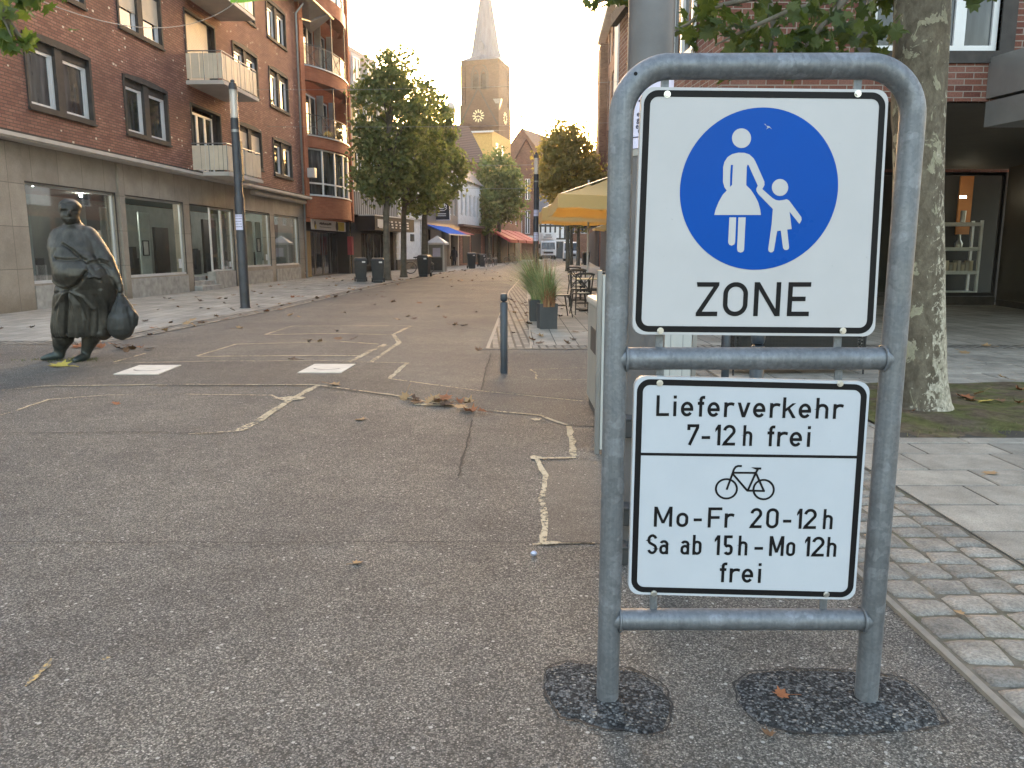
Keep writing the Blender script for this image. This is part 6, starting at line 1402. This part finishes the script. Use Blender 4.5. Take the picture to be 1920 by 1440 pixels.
# near plane tree at the right
TYc = 6.68
tp = [D(px, py, TYc) for px, py in ((1729,772),(1728,700),(1724,560),(1721,400),(1721,250),(1725,120),(1730,0))]
pt = thing('plane_tree', 'mottled plane tree trunk rising right beside the traffic sign', 'tree', (tp[0][0], TYc, 0))
bx = Vector((tp[0][0], TYc, 0)); P = [Vector((tp[0][0],TYc,-.05)),Vector((tp[0][0],TYc,.03)),Vector((tp[0][0]-.005,TYc,.10))] + [Vector(p) for p in tp[1:]]
P += [Vector((P[-1].x+.06, TYc+.02, 5.2)), Vector((P[-1].x+.1, TYc+.05, 7.0))]
P = [p-bx for p in P]; rad_ = [.30,.26,.225,.20,.192,.193,.198,.203,.207,.17,.09]
PP = []; RRr = []
for i in range(len(P)-1):
    for k in range(5): u = k/5; PP.append(P[i].lerp(P[i+1], u)); RRr.append(rad_[i]+(rad_[i+1]-rad_[i])*u)
PP.append(P[-1]); RRr.append(rad_[-1]); mb = MB(); mb.tube(PP, RRr, 28)
for i, v in enumerate(mb.v): 
    w_ = Vector(v); a = .018*mnoise.noise(Vector((w_.x*5,w_.y*5,w_.z*1.6))) + .008*mnoise.noise(w_*14); d_ = Vector((w_.x,w_.y,0)).normalized(); mb.v[i] = tuple(w_+d_*a)
mb.build('trunk', M_BARKP, pt, smooth=True, angle=0)
r7 = random.Random(31); mb = MB()
def bough(px0, py0, Y0, px1, py1, Y1, n, spread):
    a = Vector(D(px0,py0,Y0))-bx; b = Vector(D(px1,py1,Y1))-bx
    for _ in range(n):
        u = r7.random(); c = a.lerp(b, u) + Vector((r7.gauss(0,spread), r7.gauss(0,spread*1.4), r7.gauss(0,spread*.55)))
        leafcard(mb, c, r7.uniform(.085,.155), r7, 'p')
# hanging boughs read from the photograph, then the crown above them
for a in ((1290,40,6.3,1330,10,6.4,16,.10),(1345,70,6.2,1420,20,6.5,34,.13),(1400,95,6.4,1530,60,6.3,60,.15),(1420,30,6.8,1520,0,6.6,60,.2),(1480,110,6.0,1520,60,6.2,26,.1),(1540,60,6.4,1610,30,6.3,36,.14),(1560,90,6.5,1660,70,6.6,26,.10),(1600,20,6.9,1660,-20,6.9,30,.15),(1345,120,6.9,1480,130,7.,22,.08),(1270,75,6.2,1300,90,6.2,7,.05),(1258,55,6.,1270,60,6.,3,.03)): bough(*a)
for a in ((1100,10,5.6,1122,12,5.6,4,.03),(1150,-5,5.6,1160,-12,5.7,7,.05),(1815,-8,6.2,1850,-15,6.2,7,.07),(1900,-20,6.2,1960,-30,6.2,8,.1)): bough(*a)
crown_leaves(mb, [((-.3,-.1,5.3),(2.5,2.2,1.35)),((-1.6,.1,5.6),(1.6,1.8,1.3)),((.4,.2,6.8),(2.0,2.0,1.4))], 1500, .16, r7, 'p', clump=14, sig=.3, core=.2, zmin=4.15)
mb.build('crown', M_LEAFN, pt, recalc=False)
mb = MB()
for a in ([(1715,-30,6.7),(1600,-10,6.6),(1480,20,6.4),(1390,60,6.3),(1340,85,6.3)],[(1715,-80,6.8),(1560,-60,6.7),(1440,-10,6.7),(1330,15,6.4),(1290,45,6.3),(1262,58,6.1)],[(1590,-10,6.6),(1540,50,6.4),(1500,100,6.1)],[(1640,-40,6.8),(1625,40,6.5),(1600,80,6.5)],[(1440,-5,6.7),(1452,60,6.5),(1440,100,6.4)],[(1400,-60,6.6),(1230,-40,6.),(1165,-10,5.7),(1110,8,5.6)]):
    W = [Vector(D(*p))-bx for p in a]; mb.tube(W, [.035*(1-.8*i/(len(W)-1)) for i in range(len(W))], 6, caps=False)
mb.build('limb', M_BARK, pt, smooth=True, angle=0)
# tree standing out of frame on the left, its leaves reaching in at the corner
lt = thing('plane_tree', 'plane tree leaves reaching in at the upper left corner', 'tree', (-6.6,6.2,0)); bx = Vector((-6.6,6.2,0)); r7 = random.Random(12)
mb = MB(); mb.tube([(0,0,-.05),(0,0,.3),(.03,0,2.5),(.1,.05,6)], [.26,.2,.18,.1], 14); mb.build('trunk', M_BARKP, lt, smooth=True, angle=0)
mb = MB()
for a in ((-20,20,6.0,18,78,6.0,24,.07),(-10,0,6.2,30,40,6.1,16,.08),(20,85,6.0,26,92,6.0,3,.02),(45,10,6.3,85,-4,6.3,9,.05),(40,85,6.1,62,78,6.1,5,.02),(-60,-20,6.2,60,-30,6.4,40,.15)): bough(*a)
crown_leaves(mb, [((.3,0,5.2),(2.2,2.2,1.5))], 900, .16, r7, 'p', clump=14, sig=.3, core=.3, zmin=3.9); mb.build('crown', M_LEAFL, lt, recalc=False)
mb = MB()
for a in ([(-500,-100,6.2),(-60,-20,6.1),(0,20,6.),(22,70,6.)],[(-500,-160,6.2),(-20,-40,6.3),(45,0,6.3),(85,-2,6.3)],[(0,20,6.),(40,75,6.1),(62,80,6.1)]): W = [Vector(D(*p))-bx for p in a]; mb.tube(W, [.03*(1-.85*i/(len(W)-1)) for i in range(len(W))], 6, caps=False)
mb.build('limb', M_BARK, lt, smooth=True, angle=0)
# ------------------------------------------------------------------ wheelie bins, kiosk, bicycles
M_BIN = plain('bin_plastic', (.028,.032,.034), .5, 0, .2, 5)
def wbin(label, loc, rz):
    t = thing('wheelie_bin', label, 'rubbish bin', loc, rz, 'black wheelie bins along the street')
    mb = MB(); mb.add([(-.22,-.25,.10),(.22,-.25,.10),(.22,.26,.10),(-.22,.26,.10),(-.28,-.33,.93),(.28,-.33,.93),(.28,.33,.93),(-.28,.33,.93)], [(0,3,2,1),(4,5,6,7),(0,1,5,4),(1,2,6,5),(2,3,7,6),(3,0,4,7)])
    mb.box(-.2,.2,-.24,-.1,.0,.099); mb.build('bin_body', M_BIN, t, bevel=.02)
    mb = MB(); mb.box(-.30,.30,-.36,.34,.932,.965); mb.add([(-.27,-.32,.966),(.27,-.32,.966),(.27,.34,.966),(-.27,.34,.966),(-.22,-.26,1.03),(.22,-.26,1.03),(.24,.34,1.05),(-.24,.34,1.05)], [(4,5,6,7),(0,1,5,4),(1,2,6,5),(2,3,7,6),(3,0,4,7)]); mb.build('lid', M_BIN, t, bevel=.015)
    mb = MB(); mb.tube([(-.26,.40,.97),(.26,.40,.97)], .018, 6); mb.build('handle', M_BIN, t, smooth=True)
    for x in (-.25,.25): mb = MB(); mb.tube([(x-.03,.27,.10),(x+.03,.27,.10)], .10, 14); mb.build('wheel', M_BLACK, t, smooth=True)
    mb = MB(); mb.box(.06,.20,-.327,-.318,.83,.90); mb.build('sticker', M_WHITEP, t)
    return t
b = wbin('black wheelie bin standing left of its twin at the trees', (*G(677,528.5),.008), R(12))
again(b, 'black wheelie bin standing right against the first tree trunk', (*G(709,530),.008), R(8)); again(b, 'black wheelie bin at the kerb in front of the leaning bicycle', (*G(796,519),.008), R(-10), 1.08)
again(b, 'black wheelie bin near the parked bicycles', (*G(884,503.5),.008), R(10), 1.12); again(b, 'black wheelie bin half hidden beside the parked bicycles', (*G(903,500),.008), R(20), 1.0); again(b, 'black wheelie bin under the dark trees on the right', (*G(1098,497),.008), R(5), 1.15)
ks = thing('info_kiosk', 'grey information pillar with white pyramid roof behind the wheelie bin', 'kiosk', (*G(821,509.5),.008), R(-8))
boxpart(ks, 'body', M_GREYMET, (-.48,.48,-.48,.48,0,1.72)); mb = MB(); mb.add([(-.62,-.62,1.82),(.62,-.62,1.82),(.62,.62,1.82),(-.62,.62,1.82),(0,0,2.28)], [(0,1,4),(1,2,4),(2,3,4),(3,0,4)]); mb.box(-.62,.62,-.62,.62,1.70,1.818); mb.build('roof', M_WHPL, ks)
for x in (-.5,.5): boxpart(ks, 'corner_tube', M_ALU, (x-.04,x+.04,-.54,-.46,0,1.69))
boxpart(ks, 'notice', M_PAPER, (-.2,.3,-.49,-.481,.95,1.5)); boxpart(ks, 'dark_panel', M_ANTHR, (-.34,.4,-.488,-.481,.1,.9))
def bicycle(label, loc, rz, lean=.1):
    t = thing('bicycle', label, 'bicycle', loc, rz, 'parked bicycles'); t.rotation_euler = (0, lean, rz) if False else (lean, 0, rz)
    for x in (-.52,.52):
        mb = MB(); mb.tube([(x+.33*math.cos(i*math.pi/14),0,.35+.33*math.sin(i*math.pi/14)) for i in range(28)], .018, 6, closed=True); w_ = mb.build('wheel', M_BLACK, t, smooth=True)
        mb = MB(); mb.tube([(x+.305*math.cos(i*math.pi/14),0,.35+.305*math.sin(i*math.pi/14)) for i in range(28)], .009, 5, closed=True)
        for i in range(10): mb.tube([(x,0,.35),(x+.3*math.cos(i*math.pi/5),0,.35+.3*math.sin(i*math.pi/5))], .003, 4, caps=False)
        mb.build('rim', M_GREYMET, w_)
        mb = MB(); mb.tube([(x+.37*math.cos(R(a)),0,.35+.37*math.sin(R(a))) for a in range(30,160,12)], .02, 5); mb.build('mudguard', M_GREYMET, t, smooth=True)
    mb = MB(); mb.tube([(-.52,0,.35),(-.08,0,.30),(-.2,0,.82),(-.52,0,.35)], .014, 6); mb.tube([(-.08,0,.30),(.36,0,.78)], .018, 6); mb.tube([(-.17,0,.70),(.35,0,.84)], .016, 6); mb.tube([(.52,0,.35),(.36,0,.80),(.33,0,1.0)], .016, 6); mb.build('frame', M_ANTHR, t, smooth=True)
    mb = MB(); mb.tube([(.15,-.27,1.05),(.30,-.2,1.08),(.34,0,1.03),(.30,.2,1.08),(.15,.27,1.05)], .014, 6); mb.build('handlebar', M_BLACK, t, smooth=True)
    mb = MB(); mb.ell((-.24,0,.95), (.13,.08,.04), 10, 6); mb.tube([(-.2,0,.8),(-.23,0,.94)], .014, 6); mb.build('saddle', M_BLACK, t, smooth=True); return t
bk = bicycle('bicycle leaning behind the wheelie bin in front of the white house', (*G(787,513.5),.008), R(8))
again(bk, 'first of the bicycles parked beside the far wheelie bins', (*G(912,501),.008), R(80)); again(bk, 'bicycle parked in the middle of the far bicycle rack', (*G(921,500),.008), R(72)); again(bk, 'last bicycle of the far rack, next to the tree', (*G(930,499),.008), R(84)); again(bk, 'bicycle standing under the first red awning', (*G(958,496),.008), R(40))
# ------------------------------------------------------------------ pedestrian
M_SKIN = plain('skin', (.45,.30,.22), .6); M_COAT = plain('coat_navy', (.035,.038,.055), .8); M_TROU = plain('trousers', (.03,.03,.035), .8); M_HAIR = plain('hair_dark', (.03,.02,.014), .7)
pe = thing('person', 'pedestrian in a dark coat walking away with a bag on the left pavement', 'person', (*G(852,499.5),.008), R(4))
bs = [('e',(0,-.01,1.50),(.075,.095,.115)), ('t',[(0,0,1.30,.05),(0,0,1.44,.05)]), ('t',[(0,0,.85,.13),(0,.0,1.1,.13),(0,0,1.28,.14)]), ('t',[(-.17,0,1.28,.055),(-.24,.02,1.02,.042),(-.23,-.08,.80,.032),(-.23,-.1,.73,.035)]), ('t',[(.17,0,1.28,.055),(.23,.0,1.02,.042),(.24,-.03,.78,.032),(.24,-.04,.71,.035)]),
      ('t',[(-.09,0,.82,.085),(-.09,-.1,.45,.06),(-.09,.04,.09,.042),(-.09,-.08,.035,.035)]), ('t',[(.09,0,.82,.085),(.09,.06,.45,.06),(.09,.26,.12,.042),(.09,.2,.045,.035)])]
sculpt('body', bs, .018, M_SKIN, pe, 2)
sculpt('coat', [('t',[(0,0,.62,.20),(0,0,.9,.175),(0,0,1.15,.165),(0,0,1.30,.15)]), ('t',[(-.17,0,1.28,.08),(-.245,.02,1.02,.065),(-.235,-.07,.82,.055)]), ('t',[(.17,0,1.28,.08),(.235,.0,1.02,.065),(.24,-.03,.80,.055)])], .02, M_COAT, pe, 3)
sculpt('trousers', [('t',[(-.09,0,.80,.11),(-.09,-.1,.45,.08),(-.09,.03,.12,.06)]), ('t',[(.09,0,.80,.11),(.09,.06,.45,.08),(.09,.24,.15,.06)])], .02, M_TROU, pe, 2)
sculpt('hair', [('e',(0,-.025,1.54),(.09,.10,.10)), ('e',(0,-.06,1.45),(.075,.05,.09))], .018, M_HAIR, pe, 2)
hb = thing('shoulder_bag', 'dark shoulder bag hanging at the left side of the walking pedestrian', 'bag', (pe.location.x-.30, pe.location.y-.02, .60)); mb = MB(); mb.box(-.06,.06,-.14,.14,0,.26); mb.build('bag_body', M_BLACK, hb, bevel=.02); mb = MB(); mb.tube([(0,-.1,.26),(.1,-.03,.7),(.1,.03,.7),(0,.1,.26)], .012, 5); mb.build('strap', M_BLACK, hb)
# ------------------------------------------------------------------ vehicles
M_TRUCK = plain('truck_white', (.62,.63,.64), .35, 0, .05); M_TYRE = plain('tyre', (.02,.02,.02), .8); M_LIGHT = plain('headlight', (.75,.75,.72), .15)
def wheels(t, xs, ys, r, w):
    for x in xs:
        for y in ys:
            mb = MB(); mb.tube([(x-w/2,y,r),(x+w/2,y,r)], r, 18); o = mb.build('wheel', M_TYRE, t, smooth=True); mb = MB(); mb.tube([(x-w/2-.01,y,r),(x+w/2+.01,y,r)], r*.55, 12); mb.build('rim', M_GREYMET, o, smooth=True)
tr = thing('box_truck', 'white box lorry parked facing us at the far end of the street', 'lorry', (*G(1028,486.5),0), R(2))
boxpart(tr, 'cargo_box', M_TRUCK, (-1.28,1.28,1.6,7.5,.95,3.85)); boxpart(tr, 'cooler', M_TRUCK, (-.75,.75,1.1,1.58,3.0,3.7)); boxpart(tr, 'cooler_grille', M_GREYMET, (-.6,.6,1.07,1.098,3.1,3.3),(-.35,.5,1.07,1.098,3.4,3.6))
mb = MB(); mb.add([(-1.12,-.15,.45),(1.12,-.15,.45),(1.12,1.5,.45),(-1.12,1.5,.45),(-1.12,-.2,1.35),(1.12,-.2,1.35),(1.12,1.5,1.35),(-1.12,1.5,1.35),(-1.05,.08,2.55),(1.05,.08,2.55),(1.05,1.5,2.7),(-1.05,1.5,2.7)], [(0,3,2,1),(0,1,5,4),(1,2,6,5),(2,3,7,6),(3,0,4,7),(4,5,9,8),(5,6,10,9),(6,7,11,10),(7,4,8,11),(8,9,10,11)]); cab = mb.build('cab', M_TRUCK, tr, bevel=.05)
mb = MB(); mb.add([(-.98,-.215,1.42),(.98,-.215,1.42),(.92,.03,2.42),(-.92,.03,2.42)], [(0,1,2,3)]); mb.build('windscreen', M_WING, cab); boxpart(cab, 'grille', M_BLACK, (-.7,.7,-.235,-.205,.85,1.12),(-1.0,1.0,-.2,-.16,.46,.6)); boxpart(cab, 'headlight', M_LIGHT, (-1.08,-.75,-.21,-.16,.62,.82),(.75,1.08,-.21,-.16,.62,.82)); boxpart(cab, 'mirror', M_BLACK, (-1.4,-1.18,-.1,.02,1.6,2.2),(1.18,1.4,-.1,.02,1.6,2.2)); boxpart(cab, 'number_plate', M_WHITEP, (-.26,.26,-.225,-.202,.62,.73))
wheels(tr, (-.95,.95), (.5,5.6), .45, .3)
vn = thing('delivery_van', 'white delivery van mostly hidden behind the tree trunks', 'van', (*G(1072,489.5),0), R(-2))
mb = MB(); mb.add([(-.98,0,.3),(.98,0,.3),(.98,5,.3),(-.98,5,.3),(-.98,-.05,1.05),(.98,-.05,1.05),(.95,1.0,1.2),(-.95,1.0,1.2),(.88,1.7,2.3),(-.88,1.7,2.3),(.92,5,2.4),(-.92,5,2.4)], [(0,1,5,4),(4,5,6,7),(7,6,8,9),(9,8,10,11),(1,2,10,8,6,5),(0,4,7,9,11,3),(2,3,11,10),(0,3,2,1)]); vb = mb.build('body', M_TRUCK, vn, bevel=.04)
mb = MB(); mb.add([(-.86,1.03,1.27),(.86,1.03,1.27),(.82,1.62,2.2),(-.82,1.62,2.2)], [(0,1,2,3)]); 
for v in range(4): x, y, z = mb.v[v]; mb.v[v] = (x, y-.02, z+.01)
mb.build('windscreen', M_WING, vb); boxpart(vb, 'grille', M_BLACK, (-.5,.5,-.07,-.02,.6,.85)); boxpart(vb, 'headlight', M_LIGHT, (-.9,-.6,-.06,-.01,.75,.95),(.6,.9,-.06,-.01,.75,.95)); wheels(vn, (-.85,.85), (.8,4.1), .34, .22)
# ------------------------------------------------------------------ paving stones with rings, overhead wires, banner
M_LID = plain('pale_stone', (.52,.49,.43), .8, 0, .12, 6)
for P, L in (([(213,703),(262,686),(340,686),(297,703)], 'pale square stone cover lying in the road nearer the statue'), ([(558,700),(590,684),(667,684),(640,700)], 'pale square stone cover lying in the road nearer the middle')):
    Q_ = [G(*p) for p in P]; c = (sum(p[0] for p in Q_)/4, sum(p[1] for p in Q_)/4); t = thing('cover_slab', L, 'stone slab', (*c,0), 0, 'pale cover slabs in the road')
    mb = MB(); mb.poly([(p[0]-c[0],p[1]-c[1]) for p in Q_], lambda a, b, d: (a, b, d), 0, .012); mb.build('slab', M_LID, t)
    mb = MB(); mb.ribbon([(.16*math.cos(R(a)), -.0+.13*math.sin(R(a))) for a in range(200,345,12)], .022, lambda a, b: (a, b, .0135)); mb.build('ring_mark', M_CRACK, t)
M_WIRE = plain('wire_steel', (.25,.25,.25), .5)
def wire(label, a, b, sag, r=.007, n=14):
    A, B = Vector(a), Vector(b); mb = MB(); c = (A+B)/2; mb.tube([A.lerp(B, i/n)-c-Vector((0,0,sag*4*(i/n)*(1-i/n))) for i in range(n+1)], r, 5)
    o = mb.build('overhead_wire', M_WIRE); o.location = c; return tag(o, label, 'wire', 'overhead wires across the street')
wire('pale overhead wire sagging from the left corner to the lime banner', D(60,-5,9.5), D(445,2,17.5), .42, .006)
wire('upper overhead wire crossing the street in front of the pointed tree', (-10.6,32.5,D(520,168,32.5)[2]), (5.5,33,D(800,150,33)[2]), .12)
wire('lower overhead wire crossing the street in front of the pointed tree', (-10.5,35,D(520,237,35)[2]), (5.5,35,D(800,228,35)[2]), .1)
wire('far overhead wire crossing in front of the round tree', (-7,60,D(800,352,60)[2]), (6.0,60,D(1000,350,60)[2]), .1, .012)
wire('far overhead wire in front of the sunlit tree', (-4.5,60,D(870,308,60)[2]), (6.0,60,D(1120,303,60)[2]), .15, .012)
bn = thing('street_banner', 'lime green cloth banner hanging over the street at the top edge', 'banner', D(520,-20,17.5), 0)
c = Vector(D(520,-20,17.5)); W = [Vector(D(*p))-c for p in ((432,5,17.5),(600,-5,18.2),(602,-70,18.2),(430,-60,17.5))]
mb = MB(); n = 10; vs = []
for j in (0, 1):
    for i in range(n+1):
        p = W[0].lerp(W[1], i/n) if j == 0 else W[3].lerp(W[2], i/n); vs.append(p+Vector((0,.05*math.sin(i*1.3),0)))
mb.add(vs, [(i,i+1,n+2+i,n+1+i) for i in range(n)]); cl = mb.build('cloth', plain('banner_lime', (.22,.48,.04), .7), bn)
sd_ = cl.modifiers.new('s','SOLIDIFY'); sd_.thickness = .004
mb = MB(); mb.tube([W[3]+Vector((-.1,0,0)), W[2]+Vector((.1,0,0))], .015, 6); mb.build('rod', M_ALU, bn)
# ------------------------------------------------------------------ fallen leaves, each a thing of its own
def leafcol(name, c): return plain(name, c, .8, 0, .3, 30)
LM = [leafcol('leaf_brown', (.16,.085,.04)), leafcol('leaf_dark', (.075,.042,.025)), leafcol('leaf_tan', (.30,.19,.09)), leafcol('leaf_yellow', (.42,.33,.06)), leafcol('leaf_rust', (.24,.085,.03))]
def leaf_mesh(seed, curl):
    r = random.Random(seed); mb = MB(); s = 1.
    P = [(0,-.5),(.18,-.28),(.46,-.30),(.36,-.02),(.58,.14),(.30,.20),(.28,.34),(.10,.30),(0,.62),(-.10,.30),(-.28,.34),(-.30,.20),(-.58,.14),(-.36,-.02),(-.46,-.30),(-.18,-.28)]
    rings = [(0,0)]; vs = [(0,0,.02)]; fs = []
    def z(x, y): return .03 + curl*(x*x*1.1*(1 if seed % 2 else .5) + .5*max(0,y)*y) + curl*.16*mnoise.noise(Vector((x*3,y*3,seed)))
    for k in (.5, 1.):
        for x, y in P: vs.append((x*k*(1-curl*.25), y*k*(1-curl*.2), z(x*k, y*k)))
    n = len(P)
    for i in range(n): fs += [(0,1+i,1+(i+1)%n), (1+i,1+n+i,1+n+(i+1)%n,1+(i+1)%n)]
    mb.add(vs, fs); mb.tube([(0,-.45,.03),(.03,-.75,.05),(.02,-1.0,.03)], .015, 4)
    me = mb.build('fallen_leaf', None, smooth=True, angle=0, recalc=False); d = me.data; bpy.data.objects.remove(me); return d
LME = [leaf_mesh(k, c) for k, c in enumerate((.15,.35,.6,.9,.45,.75))]
LMM = [[d.copy() for d in LME] for _ in LM]
for k, col in enumerate(LMM):
    for d in col: d.materials.append(LM[k])
rl = random.Random(77)
def leaf(label, x, y, z, s, k, shape=None, group=None, rx=None):
    o = bpy.data.objects.new('fallen_leaf', LMM[k][rl.randrange(6) if shape is None else shape]); COL.objects.link(o)
    o.location = (x, y, z); o.scale = (s, s, s); o.rotation_euler = (rx if rx is not None else rl.gauss(0,.12), rl.gauss(0,.12), rl.uniform(0,6.283)); return tag(o, label, 'leaf', group)
leaf('curled orange-brown leaf lying on the fresh asphalt between the sign posts', *G(1465,1311), .016, .062, 4, 2)
leaf('limp grey-green leaf on the asphalt in front of the sign', *G(1440,1380), .006, .05, 0, 3)
leaf('yellow-tan leaf lying alone in the road below the leaf heap', *G(676,788), .005, .10, 2, 1)
leaf('pale leaf lying on the bare asphalt left of the long seam', *G(670,1057), .004, .055, 2, 1)
leaf('small orange leaf on the asphalt near the left arc joint', *G(217,758), .005, .09, 4, 1)
leaf('tan leaf resting on a slab joint of the right pavement', *G(1856,893), .02, .10, 2, 0)
leaf('small tan leaf caught between the granite setts', *G(1797,1158), .02, .05, 2, 1)
leaf('large yellow-green leaf lying at the feet of the statue', *G(112,687), .006, .28, 3, 1)
leaf('single leaf on the dark band of road beside the stone cover', *G(549,675), .008, .16, 1, 2)
leaf('brown leaf on the sand joint left of the leaf heap', *G(627,723), .01, .15, 2, 1)
leaf('brown leaf lying left of the bollard', *G(898,657), .006, .16, 0, 3)
leaf('green plane leaf on the soil of the tree pit', *G(1848,762), .05, .16, 3, 0); leaf('broad rust leaf on the soil of the tree pit', *G(1808,755), .05, .19, 4, 1)
leaf('large tan leaf on the right pavement behind the tree pit', *G(1849,651), .02, .17, 2, 2); leaf('pale leaf on the right pavement left of the larger tan leaf', *G(1808,664), .02, .16, 2, 0); leaf('dark red leaf at the far right edge of the pavement', *G(1914,737), .02, .16, 4, 3)
for i in range(18):
    px = rl.gauss(822,38); py = 742+(px-745)*.20+rl.gauss(4,5); leaf('withered brown leaf in the small heap on the road joint', *G(px, py), .008+rl.random()*.03, rl.uniform(.10,.17), rl.choice((0,1,2,4,2)), None, 'leaves heaped on the road joint', rl.gauss(0,.4))
for i in range(14):
    px = rl.gauss(190,50); leaf('brown leaf lying in the gutter behind the statue', *G(px, 655-(px-100)*.02+rl.gauss(0,4)), .02, rl.uniform(.13,.2), rl.choice((0,1,4,4)), None, 'leaves in the gutter by the statue', rl.gauss(0,.3))
for i in range(12):
    leaf('withered leaf lying on the mossy tree pit', PIT[0]+.2+rl.random()*2.7, PIT[1]+.3+rl.random()*2.4, .05, rl.uniform(.09,.16), rl.choice((0,1,2,4)), None, 'leaves in the tree pit', rl.gauss(0,.3))
def along(P, u):
    L = [math.hypot(P[i+1][0]-P[i][0], P[i+1][1]-P[i][1]) for i in range(len(P)-1)]; d = u*sum(L)
    for i, l in enumerate(L):
        if d <= l or i == len(L)-1: k = d/l; return (P[i][0]+(P[i+1][0]-P[i][0])*k, P[i][1]+(P[i+1][1]-P[i][1])*k)
        d -= l
GL = LEFT[2:7]
for i in range(70):
    x, y = along(GL, rl.random()**1.2); leaf('brown leaf lying along the cobbled gutter on the left', x-.1+rl.gauss(0,.22), y, .02, rl.uniform(.11,.2), rl.choice((0,1,1,2,4)), None, 'leaves along the left gutter', rl.gauss(0,.3))
for i in range(70):
    y = 13+rl.random()**1.2*32; x = -6.2-rl.random()*4.2+.028*(y-13); leaf('brown leaf scattered on the left pavement', x, y, .016, rl.uniform(.10,.2), rl.choice((0,1,1,2,4)), None, 'leaves on the left pavement', rl.gauss(0,.3))
for i in range(62):
    y = 12+rl.random()**1.4*46; x = -5.0+.02*(y-12)+rl.random()*4.6; leaf('dry leaf scattered on the open roadway', x, y, .008, rl.uniform(.10,.19), rl.choice((0,1,1,2,2)), None, 'leaves on the roadway', rl.gauss(0,.3))
for i in range(34):
    y = 11.6+rl.random()*12; x = -.25+rl.random()*1.6; leaf('dark leaf lying on the cafe cobbles and slabs', x, y, .02, rl.uniform(.10,.18), rl.choice((0,1,1,2)), None, 'leaves on the cafe paving', rl.gauss(0,.3))
# small litter
lt_ = MB(); lt_.ell((0,0,.014), (.016,.011,.013), 8, 6); o = lt_.build('crumpled_foil', plain('foil', (.45,.5,.65), .3, .6), smooth=True); o.location = (*G(1001,1044),.002); tag(o, 'small crumpled silver scrap lying just below the sand joint', 'litter')
# ------------------------------------------------------------------ morning haze
mb = MB(); mb.box(-260, 260, -40, 330, -1.1, 75); hz = mb.build('haze', None)
m = bpy.data.materials.new('haze_air'); m.use_nodes = True; t_ = m.node_tree; t_.nodes.remove(t_.nodes['Principled BSDF'])
v = t_.nodes.new('ShaderNodeVolumePrincipled'); v.inputs['Color'].default_value = (1,.95,.86,1); v.inputs['Density'].default_value = .00038; v.inputs['Anisotropy'].default_value = .35
t_.links.new(v.outputs[0], t_.nodes['Material Output'].inputs['Volume']); hz.data.materials.append(m); tag(hz, kind='stuff', label='thin warm morning haze over the street', cat='haze')
